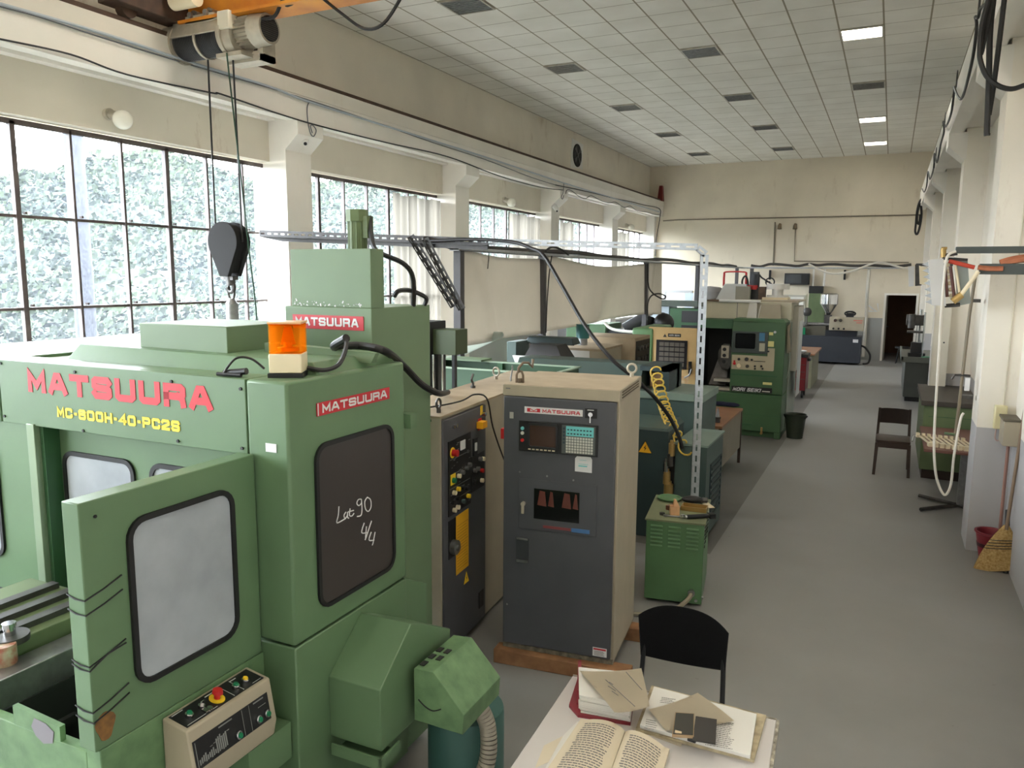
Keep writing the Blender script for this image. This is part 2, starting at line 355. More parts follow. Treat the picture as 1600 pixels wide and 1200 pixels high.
# ------------------------------------------------------------------ the hall
YB, YF, ZC = 26.1, -6.0, 6.16
XL, XWIN, XCOL, XBEAM = -7.58, -7.72, -7.30, -7.08
XR, XCR, XBR = 1.08, .79, .58
ZBT, ZBB = 5.0, 4.5
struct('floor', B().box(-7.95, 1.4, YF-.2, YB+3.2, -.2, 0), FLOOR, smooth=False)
struct('ceiling', B().box(-7.95, 1.4, YF-.2, YB+.2, ZC, ZC+.15), CEIL, smooth=False)
b = B().box(XL-.3, XL, YF, YB, 4.0, ZC)
struct('wall_left', b, WALLU, smooth=False)
b = B()
for i, a in enumerate(COLY[:-1]):                              # parapet under each window
    y0, y1 = a+.25, min(COLY[i+1]-.25, YB); b.box(XL-.3, XL, max(y0, YF), y1, 0, 1.2)
struct('wall_left_lower', b, WALLD, smooth=False)
b = B().box(XR, XR+.25, YF, YB, 0, ZC); struct('wall_right', b, WALLD, smooth=False)
b = B().box(-7.9, -.11, YB, YB+.25, 0, ZC).box(.70, 1.35, YB, YB+.25, 0, ZC).box(-.11, .70, YB, YB+.25, 2.0, ZC)
struct('wall_back', b, WALLB, smooth=False)
struct('wall_front', B().box(-7.9, 1.35, YF-.2, YF, 0, ZC), WALL, smooth=False)
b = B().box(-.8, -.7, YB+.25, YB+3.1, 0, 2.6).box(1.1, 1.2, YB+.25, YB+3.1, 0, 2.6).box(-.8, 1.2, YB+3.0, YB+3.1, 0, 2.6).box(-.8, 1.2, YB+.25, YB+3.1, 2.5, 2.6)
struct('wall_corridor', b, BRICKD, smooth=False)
b = B(); b.box(-.17, -.11, YB-.03, YB+.25, 0, 2.06).box(.70, .76, YB-.03, YB+.25, 0, 2.06).box(-.11, .70, YB-.03, YB+.25, 2.0, 2.06)
dr = struct('door_1', b, TRIMW, smooth=False)
b = B().box(-.11, -.06, YB+.25, YB+1.05, .01, 1.98); make('door_leaf', b, mat('grey_door_paint', (150, 144, 132), .5), dr)
make('door_handle', B().tube([(-.06, YB+.95, 1.0), (-.01, YB+.95, 1.0), (-.01, YB+.84, 1.0)], .012), STEEL, dr)
b = B()                                                        # recessed door in the back wall at left
b.box(-6.95, -6.88, YB-.05, YB+.02, 0, 2.05).box(-6.05, -5.98, YB-.05, YB+.02, 0, 2.05).box(-6.88, -6.05, YB-.05, YB+.02, 1.98, 2.05)
d2 = struct('door_2', b, mat('grey_trim', (150, 152, 152), .5), smooth=False)
make('door_leaf', B().box(-6.88, -6.05, YB-.03, YB-.001, 0, 1.98), WHITE, d2)
b = B().box(-3.09, -2.4, YB-.035, YB+.01, 0, 1.96); d3 = struct('door_3', b, mat('grey_trim2', (178, 172, 158), .5), smooth=False)
make('door_leaf', B().box(-3.03, -2.46, YB-.05, YB-.03, .05, 1.9), WHITE, d3)

def runway_beam(name, s, x_face, x_wall):
    "crane runway beam: deep edge beam with a stepped soffit; s=+1 looks toward +x"
    x2 = x_face-s*.17; x3 = x_wall+s*.12
    b = B()
    lo = lambda p, q: (min(p, q), max(p, q))
    b.box(*lo(x_face, x2), YF, YB, ZBB, ZBT)
    b.box(*lo(x2, x3), YF, YB, ZBB+.06, ZBT-.02)
    b.box(*lo(x3, x_wall-s*.05), YF, YB, ZBB+(.02 if s > 0 else .06), ZBT-.02)
    struct(name, b, TRIMW, smooth=False)
runway_beam('crane_beam', 1, XBEAM, XL)
runway_beam('crane_beam', -1, XBR, XR)
struct('trim_1', B().box(XBEAM-.001, XBEAM+.012, YF, YB, 4.82, ZBT), wallmat('pale_lip', (226, 220, 208), amount=.1), smooth=False)
RUST = mat('dark_rusty_steel', (74, 54, 42), .7, var=.3, vs=8)
tag(make('crane_rail', B().box(XBEAM-.07, XBEAM-.01, YF, YB-.3, ZBT, ZBT+.055), RUST, smooth=False), 'rusty brown steel crane rail on the ledge above the windows', 'rail')
tag(make('crane_rail', B().box(XBR+.02, XBR+.08, YF, YB-.3, ZBT, ZBT+.05), RUST, smooth=False), 'crane rail on the concrete beam along the windowless wall', 'rail')
for i, yc in enumerate(COLY):
    y0, y1 = yc-.25, min(yc+.25, YB)
    if y0 > 25.9: y0 = 25.85
    for s, xc, xb, xw in ((1, XCOL, XBEAM, XL-.3), (-1, XCR, XBR, XR+.02)):
        b = B().box(min(xc, xw), max(xc, xw), y0, y1, 0, ZBB+.07)
        m_ = Matrix(((1, 0, 0, 0), (0, 0, 1, 0), (0, 1, 0, 0), (0, 0, 0, 1)))
        if i < 8:
            c_ = B(m_); c_.prism([(xc-s*.02, ZBB+.01), (xb+s*.002, ZBB+.01), (xb+s*.002, 4.33), (xc, 4.14), (xc-s*.02, 4.14)], y0-.003, y1+.003)
            o = struct('column', b, WALLD if s < 0 else TRIMW, smooth=False); struct('corbel', c_, TRIMW, o, smooth=False)
        else: struct('column', b, TRIMW, smooth=False)
# windows: steel glazing bars and dusty panes with outdoor haze tinted in
STF = mat('rusty_window_steel', (86, 76, 74), .6, var=.35, vs=6)
for i, a in enumerate(COLY[:-1]):
    y0, y1 = a+.25, min(COLY[i+1]-.25, YB); 
    if y0 < YF: y0 = YF
    b = B(); z0, z1 = 1.2, 3.96
    Ys = [8.16-.595*k for k in range(0, 24)] if i <= 3 else None
    base = {0: 0, 1: 0, 2: 0}.get(i, 0)
    mull = [a+.25+.045+.5917*k for k in range(7)]
    for k, y in enumerate(mull):
        if i >= 3: k2 = (k+1) % 3
        wd = .05 if (k % 3) == (1 if i != 3 else 1) else .026
        if y < YF+.02: continue
        b.box(XWIN-.035, XWIN+.02, y-wd/2, y+wd/2, z0, z1)
    for z in (3.06, 2.155, 1.25): b.box(XWIN-.025, XWIN+.012, y0, y1, z-.014, z+.014)
    b.box(XWIN-.03, XWIN+.02, y0, y1, z1-.03, z1+.02)
    for k, y in enumerate(mull):
        for z in (3.06, 2.155):
            if y > YF: b.box(XWIN, XWIN+.04, y+.05, y+.07, z+.02, z+.045)
    wn = struct('window_%d' % (i+1), b, STF, smooth=False)
    struct('window_glass', B().box(XWIN-.004, XWIN, y0, y1, z0, z1), GLASS, wn, smooth=False)
    struct('window_sill', B().box(XWIN-.05, XL+.05, y0, y1, 1.17, 1.22), WHITE, wn, smooth=False)
# back wall pipe runs
def pipe(pts, r, m, label, cat='pipe'): return tag(make('wall_conduit', B().tube(pts, r, 6), m), label, cat)
GP = mat('grey_brown_conduit', (128, 118, 100), .6)
pipe([(-7.07, YB-.02, 4.37), (-6.6, YB-.02, 4.39), (.62, YB-.02, 4.36)], .02, GP, 'thin horizontal conduit crossing the whole back wall')
q = [at(1211, 347, 'Y', YB-.03), at(1210, 375, 'Y', YB-.03), at(1208, 415, 'Y', YB-.03)]
pipe(q, .022, GP, 'vertical conduit down the back wall, the one under the small bracket lamp')
q = [at(1243, 352, 'Y', YB-.03), at(1241, 408, 'Y', YB-.03), at(1420, 410, 'Y', YB-.03)]
pipe(q, .018, GP, 'conduit that drops down the back wall and turns toward the doorway')
for px in (1219, 1243):
    p = at(px, 351, 'Y', YB-.05); b = B().cyl(p+Vector((0, .05, 0)), p-Vector((0, .08, 0)), .04).cyl(p-Vector((0, .08, .02)), p-Vector((0, .1, .14)), .05, .07)
    tag(make('wall_lamp', b, mat('dull_brown', (120, 104, 80), .6)), 'small brown bracket lamp high on the back wall, above %s' % ('the vertical conduit' if px < 1230 else 'the turning conduit'), 'lamp')
# chalk bird-like scribble on the back wall left of the doorway
b = B(FY(YB-.001))
for s_ in ([(1357, 477), (1366, 484), (1371, 487)], [(1371, 474), (1373, 487)], [(1357, 486), (1371, 487)], [(1360, 480), (1368, 486)]):
    P_ = [at(*q, 'Y', YB) for q in s_]
    for p, q in zip(P_, P_[1:]):
        d = Vector((q.x-p.x, q.z-p.z)); n_ = Vector((-d.y, d.x)).normalized()*.018
        b.prism([(p.x-n_.x, p.z-n_.y), (q.x-n_.x*.4, q.z-n_.y*.4), (q.x+n_.x*.4, q.z+n_.y*.4), (p.x+n_.x, p.z+n_.y)], 0, .002)
struct('wall_back_marks', b, LABELW, smooth=False)

# ceiling lights in the tile grid
LIT = {(-.65, 13.25): 9, (-.65, 20.33): 7, (-.65, 23.87): 5}
EM = mat('lit_louvre', (255, 252, 244), .4, emit=6); UNL = mat('unlit_louvre', (142, 146, 144), .35, metal=.4, var=.3, vs=12)
DIM = mat('dull_louvre', (176, 170, 156), .4, metal=.2, var=.15, vs=9)
wh = {-.65: 'nearest the windowless wall', -3.05: 'middle row', -5.45: 'row nearest the windows'}
for x in (-.65, -3.05, -5.45):
    for j, y in enumerate((9.71, 13.25, 16.79, 20.33, 23.87)):
        if x == -.65 and j == 0 or x == -3.05 and j == 0: continue
        lit = (x, y) in LIT
        ord_ = ('first', 'second', 'third', 'fourth', 'fifth')[j-(0 if x == -5.45 else 1)]
        t = thing('ceiling_light', '%s recessed square ceiling light, %s from the front in the row %s' % ('lit' if lit else 'unlit', ord_, {-.65: 'along the windowless side', -3.05: 'down the middle', -5.45: 'along the window side'}[x]), 'ceiling light', (x, y, ZC), 0, 'ceiling lights')
        f = B().ring([(-.295, -.285), (.295, -.285), (.295, .285), (-.295, .285)], [(-.27, -.26), (.27, -.26), (.27, .26), (-.27, .26)], -.022, .0)
        make('frame', f, DIM, t, smooth=False)
        md = EM if lit else (DIM if x == -.65 or (x == -5.45 and j in (1, 2)) else UNL)
        make('diffuser', B().box(-.27, .27, -.26, .26, -.008, -.002), md, t, smooth=False)
        l_ = B()
        for k in range(9): yy = -.24+.06*k; l_.box(-.27, .27, yy-.003, yy+.003, -.02, -.008)
        make('louvre', l_, STEEL if not lit else WHITE, t, smooth=False)
EM2 = mat('added_fill_louvre', (255, 250, 238), .4, emit=5)  # unseen fill lights added over the near end to brighten the hall
for x in (-.65, -3.05, -5.45):
    for j, y in enumerate((-4.45, -.91, 2.63, 6.17)):
        t = thing('ceiling_light', 'added unseen fill light over the near end of the hall, shaped as a recessed square ceiling light', 'ceiling light', (x, y, ZC), 0, 'added fill lights over the near end')
        make('frame', B().ring([(-.295, -.285), (.295, -.285), (.295, .285), (-.295, .285)], [(-.27, -.26), (.27, -.26), (.27, .26), (-.27, .26)], -.022, .0), DIM, t, smooth=False)
        make('diffuser', B().box(-.27, .27, -.26, .26, -.008, -.002), EM2, t, smooth=False)
# round globes on the lintels above the windows
for k, (px, py, lab) in enumerate(((192, 186, 'above the nearest window'), (799, 316, 'above the third window'), (986, 355, 'above the last window'))):
    p = at(px, py, 'X', XL+.16)
    t = thing('globe_lamp', 'white round globe lamp on a short socket %s' % lab, 'wall lamp', (XL, p.y-.06, p.z+.05), 0, 'globe lamps over the windows')
    make('socket', B().cyl((-.001, 0, 0), (.05, 0, 0), .06).cyl((.04, 0, 0), (.12, .03, -.03), .045, .055), CAST, t)
    make('globe', B().sph((.17, .05, -.06), .1), GLOBE, t)
for (px, py, lab) in ((478, 222, 'on the corbel of the pillar nearest the crane'), (869, 328, 'on the third pillar corbel')):
    p = at(px, py, 'X', XCOL+.12)
    t = thing('security_camera', 'small white dome security camera %s' % lab, 'security camera', p)
    make('mount', B().cyl((-.05, 0, .09), (0, 0, .03), .06, .055), WHITE, t); make('body', B().cyl((-.01, .0, .06), (.05, -.07, -.03), .055, .04), WHITE, t)
    make('lens', B().cyl((.045, -.065, -.026), (.056, -.078, -.04), .022), BLACK, t)
# round ventilation hole and red bracket
p = at(901, 243, 'X', XL)
t = thing('wall_vent', 'round dark ventilation hole with plaster patch high on the wall', 'vent', (XL, p.y, p.z))
v_ = B(); v_.prism([(-.42, -.36), (.4, -.3), (.42, .34), (-.36, .38)], 0, .012); o = make('surround', B(FXP(0)).prism([(-.42, -.36), (.4, -.3), (.42, .34), (-.36, .38)], 0, .012), WHITE, t); v_.b.free()
make('opening', B().cyl((.0, 0, 0), (.03, 0, 0), .29, n=28), GREYD, t); 
b = B().cyl((.03, 0, 0), (.045, 0, 0), .06)
for k in range(4): a = k*PI/2+.5; b.hexa([(.032, 0, 0), (.032, .26*math.cos(a), .26*math.sin(a)), (.032, .26*math.cos(a+.5), .26*math.sin(a+.5))], [(.04, 0, 0), (.05, .26*math.cos(a), .26*math.sin(a)), (.04, .26*math.cos(a+.5), .26*math.sin(a+.5))])
make('fan_blades', b, STEEL_D, t)
b = B().hexa([(-7.2, 25.72, ZBT), (-7.02, 25.72, ZBT), (-7.02, 25.95, ZBT), (-7.2, 25.95, ZBT)], [(-7.16, 25.8, 5.5), (-7.06, 25.8, 5.5), (-7.06, 25.95, 5.5), (-7.16, 25.95, 5.5)])
tag(make('rail_stop', b, mat('dark_red', (110, 26, 24), .5)), 'dark red steel end stop standing at the far end of the crane rail', 'end stop')

# curtains
def curtain(y0, y1, label, z0=1.25, z1=3.9, x=-7.64, n=1):
    rnd = random.Random(int(y0*10))
    ph = [rnd.uniform(0, 6) for _ in range(4)]
    f = lambda u, v: (x+.05*math.sin(u*(y1-y0)*24+ph[0])*(1-.3*v)+.015*math.sin(u*(y1-y0)*57+ph[1]), y0+(y1-y0)*u, z1-(z1-z0)*v-.05*abs(math.sin(u*(y1-y0)*5))*(1-v))
    o = make('curtain', B().grid(f, int(60*(y1-y0)), 12), CURT, ang=180); return tag(o, label, 'curtain', 'curtains on the window wall')
def wy(px, py): return at(px, py, 'X', -7.64).y
curtain(wy(615, 303), wy(693, 315), 'cream curtain half drawn across the second window, left of the hanging canvas')
curtain(wy(797, 335), wy(842, 345), 'cream curtain drawn over the far half of the third window')
curtain(wy(874, 350), wy(896, 354), 'cream curtain at the near side of the fourth window')
curtain(wy(962, 365), wy(981, 368), 'cream curtain at the near side of the last window')

# cables along the beam over the windows
XC = XBEAM+.03
def onbeam(L_): return [at(x, y, 'X', XC) for x, y in L_]
cable('conduit', onbeam([(0, 6), (160, 52), (300, 98), (420, 135), (480, 158), (600, 196), (760, 246), (900, 292), (1000, 322), (1030, 331)]), .016, mat('pale_blue_conduit', (172, 182, 190), .5), 'pale blue-grey conduit running the length of the concrete beam', 'conduit')
cable('cable', onbeam([(-5, 9), (60, 26), (170, 62), (300, 102), (440, 143), (530, 172), (600, 196), (680, 224), (760, 250), (830, 277), (868, 289)]), .008, GCABLE, 'thin grey cable clipped just under the pale conduit on the beam')
cable('cable', onbeam([(0, 61), (110, 85), (200, 117), (330, 145), (345, 147), (430, 176), (500, 197), (600, 222), (700, 245), (780, 275), (842, 292), (880, 297)]), .01, CABLE, 'dark cable sagging along the lower edge of the beam from the near end')
cable('cable', onbeam([(868, 289), (920, 300), (960, 310), (985, 315), (1005, 320), (1030, 326), (1031, 340), (1026, 370), (1024, 400)]), .013, CABLE, 'dark wavy cable at the far end of the beam, dropping in the corner')
cable('cable', onbeam([(884, 303), (886, 297), (893, 298), (905, 307), (915, 310), (924, 306), (940, 314), (952, 317), (962, 316), (975, 324), (985, 322), (995, 329), (1012, 332), (1022, 335), (1030, 335)]), .009, CABLE, 'thin looping wire zigzagging over the last two window bays')
cable('cable', onbeam([(484, 158), (480, 168), (481, 190), (485, 208), (490, 213), (494, 204), (489, 196), (485, 197), (488, 208)]), .007, GCABLE, 'thin wire coiled at the pillar above the security camera')
cable('cable', onbeam([(881, 286), (880, 300), (877, 308), (879, 311), (881, 305)]), .008, GCABLE, 'short wire loop hanging over the third pillar corbel')
a_ = rad(1); Rm = Matrix(((math.cos(a_), math.sin(a_), 0), (-math.sin(a_), math.cos(a_), 0), (0, 0, 1))); MO = Vector((-2.089, 2.286, 0))
def mloc(px, py, ax, v, M=Rm, O=MO):
    c = M @ (CAM-O); d = M @ ray(px, py); i = 'xyz'.index(ax); return c+d*((v-c[i])/d[i])
# ------------------------------------------------------------------ machining centre in the foreground
MC = thing('machining_center', 'large green machining centre with red maker lettering, open windowed door and amber beacon', 'machine tool', (-2.089, 2.286, 0), 1)
# body: base tub in front, lower walls, corner column, header, back
b = B()
b.box(-.215, 0, 0, .83, .05, 1.0)                      # lower right corner body
b.box(0, -.0, 0, 0, 0, 0) if False else None
b.box(-.60, -.215, .12, .83, .05, .9)
lowb = make('lower_body', b, GREEN, MC, bev=.006)
b = B().box(-.21, 0, 0, .835, 1.008, 2.10); make('corner_column', b, GREEN, MC, bev=.012)
b = B(FY(0))
b.box(-1.79, -.213, 1.79, 2.10, -.03, 0); hd = make('header_panel', b, GREEN, MC, bev=.003)
b = B()
b.box(-1.79, -.213, .03, .16, 1.80, 2.10)
b.box(-2.6, -1.795, -.005, 1.5, 1.79, 2.10)
make('header_body', b, GREEN, MC, bev=.006)
b = B(FY(0))
for x, z in ((-1.765, 2.08), (-1.77, 1.82), (-.235, 2.06), (-.24, 1.815), (-1.23, 2.07), (-.62, 2.065), (-1.2, 1.80), (-.6, 1.81)): b.cyl((x, z, 0), (x, z, .006), .007, n=8)
make('screw_heads', b, BLACK, hd)
lettering('MATSUURA', FY(0), -1.572, -.392, 1.955, 2.058, REDP, hd, wt=.31)
lettering('MC-600H-40-PC2S', FY(0), -1.375, -.585, 1.850, 1.898, YLET, hd, wt=.27)
# roof deck, long chamfered housing and roof box
b = B().box(-2.6, -.87, .17, 1.6, 2.02, 2.085).box(-.87, -.02, .17, .828, 2.02, 2.085); make('roof_deck', b, GREEN_T, MC)
b = B(); b.hexa([(-1.60, .22, 2.085), (.0-.02, .22, 2.085), (-.02, .82, 2.085), (-1.60, .82, 2.085)], [(-1.545, .26, 2.165), (-.08, .26, 2.15), (-.08, .78, 2.15), (-1.545, .78, 2.165)])
make('chamfered_housing', b, GREEN, MC, bev=.004)
b = B().box(-1.20, -.63, .33, .78, 2.14, 2.277); make('roof_box', b, GREEN_T, MC, bev=.004)
b = B().hexa([(-.52, .45, 2.14), (.0, .56, 2.12), (.0, .60, 2.12), (-.52, .52, 2.14)], [(-.52, .45, 2.20), (.02, .57, 2.165), (.02, .60, 2.165), (-.52, .52, 2.20)])
make('cover_plate', b, GREEN_T, MC)
# tower
b = B().box(-.865, -.295, .99, 1.57, .3, 2.346); tw = make('tower_lower_box', b, GREEN_T, MC, bev=.004)
lettering('MATSUURA', FY(.989, 0, 0), -.79, -.375, 2.245, 2.29, LABELW, tw, bold=.03, c=.004)
b = B(FY(.99)); b.prism([(-.815, 2.222), (-.345, 2.205), (-.345, 2.262), (-.815, 2.303)], 0, .004); 
b = B(FY(.99)).box(-.81, -.345, 2.228, 2.302, 0, .004); make('name_plate', b, SIGNRED, tw, smooth=False)
b = B().box(-.818, -.297, .992, 1.11, 2.346, 2.65); make('tower_upper_box', b, GREEN_T, MC, bev=.003)
rnd = random.Random(5); b = B(FY(.991))
for k in range(46):
    x = rnd.uniform(-.80, -.36); z = 2.352+abs(rnd.gauss(0, .014)); s_ = rnd.uniform(.0015, .005); b.prism([(x-s_, z-s_*.6), (x+s_, z-s_), (x+s_*.7, z+s_), (x-s_*.5, z+s_*.8)], 0, .0015)
make('paint_chips', b, LABELW, tw, smooth=False)
b = B(); b.cyl((-.60, 1.3, 2.34), (-.60, 1.3, 2.83), .05, n=24).cyl((-.60, 1.3, 2.81), (-.60, 1.3, 2.875), .062, n=8)
for k in range(12): a = 2*PI*k/12; b.box(-.60+.05*math.cos(a)-.003, -.60+.05*math.cos(a)+.003, 1.3+.05*math.sin(a)-.003, 1.3+.05*math.sin(a)+.003, 2.6, 2.81)
b.box(-.55, -.52, 1.28, 1.34, 2.72, 2.84)
make('spindle_motor', b, OLIVE, MC)
sa, sb = mloc(672, 560, 'y', 3.0).x, mloc(712, 560, 'y', 3.0).x
s0, s1 = mloc(690, 515, 'y', 3.0).z, mloc(690, 554, 'y', 3.0).z
b = B().box(sa-.12, sa+.03, 2.95, 3.2, .6, s0+.06).box(sa+.05, sa+.075, 3.0, 3.04, .7, s1).box(sb-.035, sb-.01, 3.0, 3.04, .7, s1); make('slide_way', b, BLACK, MC)
b = B().box(sa+.02, sb, 3.0, 3.2, s1, s0); make('slide_motor_box', b, mat('dark_olive', (62, 74, 48), .5), MC, bev=.003)
make('guide_rod', B().cyl((sa+.045, 2.97, .8), (sa+.045, 2.97, s1), .010), CHROME, MC); make('guide_rod', B().cyl((sa+.10, 3.02, .8), (sa+.10, 3.02, s1), .010), CHROME, MC)
make('rear_bed', B().box(-1.5, -.98, 1.6, 3.2, .05, 1.0), DGREEN, MC)
# recessed inner door plane with windows, left post, left panel
rec = .10
b = B(FY(rec)).box(-1.52, -.213, .93, 1.80, -.03, 0); idr = make('inner_door', b, GREEN, MC)
def win(par, M, pts, m, name='door_window', c=0, gas=.022, t=.012):
    "rounded pane with a rubber gasket; pts = outer corner polygon already rounded"
    cx = sum(p[0] for p in pts)/len(pts); cy = sum(p[1] for p in pts)/len(pts)
    def ins(d):
        o = []
        n = len(pts)
        for i in range(n):
            a, q = Vector(pts[i-1]), Vector(pts[(i+1) % n]); d_ = (q-a).normalized(); nn = Vector((-d_.y, d_.x)); p = Vector(pts[i]); o.append(tuple(p+nn*d))
        return o
    pa = make(name, B(M).prism(ins(gas*.8), c, c+.004), m, par, smooth=False)
    make('rubber_gasket', B(M).ring(pts, ins(gas), c, c+t), RUBBER, pa)
    return pa
win(idr, FY(rec), rr(-1.50, -1.0, 1.15, 1.66, .07), FROST)
win(idr, FY(rec), rr(-.90, -.30, 1.15, 1.665, .07), FROST)
b = B().box(-1.60, -1.545, -.01, .16, .9, 1.80); make('door_post', b, mat('bare_green_post', (140, 158, 132), .35, metal=.3), MC, bev=.003)
b = B().box(-1.545, -1.52, .02, .16, .95, 1.80); make('door_post', b, DGREEN, MC)
b = B().box(-2.6, -1.61, .02, .07, .88, 1.79); lp = make('side_panel', b, GREEN, MC)
b = B().box(-2.4, -1.60, -.02, .02, .5, .88); make('lower_side_panel', b, GREEN, MC)
win(lp, FY(.02), rr(-2.45, -1.885, 1.07, 1.66, .07), FROST)
# side window of the corner column (dark tinted) with chalk note
sw = win(MC, FXP(.001), rr(.147, .722, 1.10, 1.822, .075), TINT, 'side_window', gas=.018)
def chalk(strokes, r=.0028, M=FXP(.006)):
    for s_ in strokes:
        b_.tube([M @ Vector((x, y, 0)) for x, y in smooth2(s_)], r, 5)
def smooth2(P_): return [(p.x, p.y) for p in smoothpts([(x, y, 0) for x, y in P_], 4)] if len(P_) > 2 else P_
ch = lambda px, py: (lambda p: (p[0], p[1]))(side_uv(px, py))
def side_uv(px, py): p = mloc(px, py, 'x', .006); return (p.y, p.z)
b_ = B()
Z = lambda L_: [(380+x*.25, 540+y*.25) for x, y in L_]
for s_ in ([(598, 1005), (594, 1060), (586, 1108), (640, 1080)], [(642, 1040), (630, 1060), (636, 1080), (650, 1062), (652, 1040), (652, 1072), (660, 1078)], [(668, 1018), (664, 1060), (680, 1064), (692, 1048)], [(655, 1040), (690, 1030)],
           [(738, 960), (720, 962), (710, 985), (722, 1000), (738, 985), (738, 960), (742, 1020), (736, 1060), (712, 1068)], [(775, 948), (760, 975), (764, 1020), (782, 1036), (798, 1010), (796, 965), (775, 948)]):
    chalk([[ch(*q) for q in Z(s_)]])
Z2 = lambda L_: [(380+x*.25, 540+y*.25) for x, y in L_]
for s_ in ([(756, 1108), (740, 1168), (772, 1168)], [(770, 1130), (764, 1200)], [(802, 1095), (774, 1180), (762, 1215)], [(800, 1165), (786, 1215), (818, 1215)], [(824, 1165), (812, 1230), (806, 1248)]):
    chalk([[ch(*q) for q in Z2(s_)]])
make('chalk_note', b_, LABELW, sw)
b = B(FXP(.001)); b.box(.172, .70, 1.938, 1.993, 0, .003); pl = make('name_plate', b, SIGNRED, MC, smooth=False)
lettering('MATSUURA', FXP(.004), .205, .675, 1.948, 1.984, LABELW, pl, bold=.03)
b = B(FXP(.0045)); b.box(.176, .182, 1.94, 1.991, 0, .001); make('plate_edge', b, LABELW, pl)
b = B(FY(-.001)).box(-.115, -.06, 1.815, 1.85, 0, .002); make('sticker', b, LABELW, MC, smooth=False)
# rear low cover
b = B().hexa([(-.25, .84, .05), (-.02, .84, .05), (-.02, 1.06, .05), (-.25, 1.06, .05)], [(-.25, .84, .99), (-.06, .84, .99), (-.02, 1.06, .885), (-.25, 1.06, .885)])
make('rear_cover', b, GREEN, MC, bev=.003)
b = B().box(-.04, .03, .84, .90, 1.77, 1.84); make('hinge_bracket', b, GREEN, MC)
# chip guard with sloped front and tray
g = B(FXP(0)); g.prism([(.205, .50), (.203, .78), (.445, .975), (.52, .945), (.80, .80), (.80, .60), (.45, .50)], .0, .27)
gd = make('conveyor_guard', g, GREEN, MC, bev=.004)
False and make('guard_flange', B(FXP(0)).ring([(.18, .48), (.18, .80), (.44, 1.03), (.70, 1.0), (.70, .5)], [(.205, .50), (.205, .78), (.44, .99), (.66, .96), (.66, .52)], .0, .012), GREEN, gd)
b = B(); b.box(.03, .29, .17, .18, .44, .49).box(.28, .29, .17, .32, .44, .49).box(.03, .28, .18, .32, .435, .445); make('drip_tray', b, GREEN, MC)
g = B(FY(.40)); g.prism([(.312, .55), (.312, .795), (.412, .802), (.564, .638), (.558, .545)], -.36, 0)
g2 = make('pump_cover', g, GREEN_W, MC, bev=.003)
b = B()
for i, (x, y) in enumerate(((.335, .45), (.335, .52), (.335, .59), (.375, .52), (.375, .59))): make('vent_slot', B().box(x-.012, x+.012, y-.02, y+.02, .80, .8035), BLACK, g2, smooth=False)
b = B(FY(.399)); b.tube([Matrix()@Vector(q) for q in smoothpts([(.335, .655, .001), (.37, .63, .001), (.41, .62, .001), (.45, .638, .001)], 5)], .003, 5); make('scratch', b, BLACK, g2)
tag(make('coolant_drum', B().lathe((-2.089+.33, 2.286+.83, 0), [(.16, 0), (.19, .02), (.19, .38), (.185, .40)], 32), mat('teal_drum', (70, 110, 104), .45)), 'teal round coolant drum standing under the machine\'s small vented cover', 'drum')
o = MO+Vector((.62, .62, 0))
hp = smoothpts([(-1.62, 2.95, .56), (-1.56, 2.97, .42), (-1.56, 2.93, .22), (-1.68, 2.82, .06), (-1.95, 2.7, .035)], 10)
b = B().tube(hp, .032, 12); cb = B()
c_ = tag(make('flexible_conduit', b, BLACK), 'black hose wrapped in pale ribbed armour hanging from the small vented cover', 'hose')
rb = B()
for i in range(2, len(hp)-2, 1):
    d = (hp[i+1]-hp[i-1]).normalized(); rb.cyl(hp[i]-d*.008, hp[i]+d*.008, .04, n=14)
make('ribbed_armour', rb, CAST, c_)
tag(make('black_hose', B().tube(smoothpts([(-1.66, 3.06, .5), (-1.60, 3.08, .3), (-1.64, 3.0, .12), (-1.7, 2.8, .05), (-2.0, 2.62, .04)]), .028, 10), RUBBER), 'thick black rubber hose on the floor beside the ribbed conduit', 'hose')
# open door, hinged at the corner column and swung toward the aisle
dr = thing('x', 'x', 'x'); bpy.data.objects.remove(dr)
b = B().box(-.25, -.17, -.775, -.01, .955, 1.80); door = make('open_door', b, GREEN, MC, bev=.004)
win(door, FXP(-.17), rr(-.615, -.135, 1.095, 1.70, .075), FROST, gas=.02)
b = B()
for z in (1.485, 1.435, 1.26, 1.245, 1.10, 1.065):
    s_ = 1 if z in (1.485, 1.26, 1.10) else -1
    make('cable_tie', B().tube([(-.252, -.70, z+.006), (-.252, -.777, z+.004), (-.21, -.779, z-.004), (-.168, -.777, z-.004), (-.167, -.71, z+.012+(.016 if z in (1.245,) else 0)), (-.167, -.64, z+.035)], .003, 6), BLACK, door)
b = B(FXP(-.1695)); b.prism([(-.735+.035*math.cos(t)*(1+.2*math.sin(3*t)), 1.03+.05*math.sin(t)) for t in [2*PI*k/18 for k in range(18)]], 0, .0015)
make('rust_patch', b, mat('rust', (140, 100, 50), .8, var=.3, vs=30, col2=(100, 70, 40)), door)
b = B(FXP(-.17)).cyl((-.72, 1.745, 0), (-.72, 1.745, .004), .006); make('screw', b, BLACK, door)
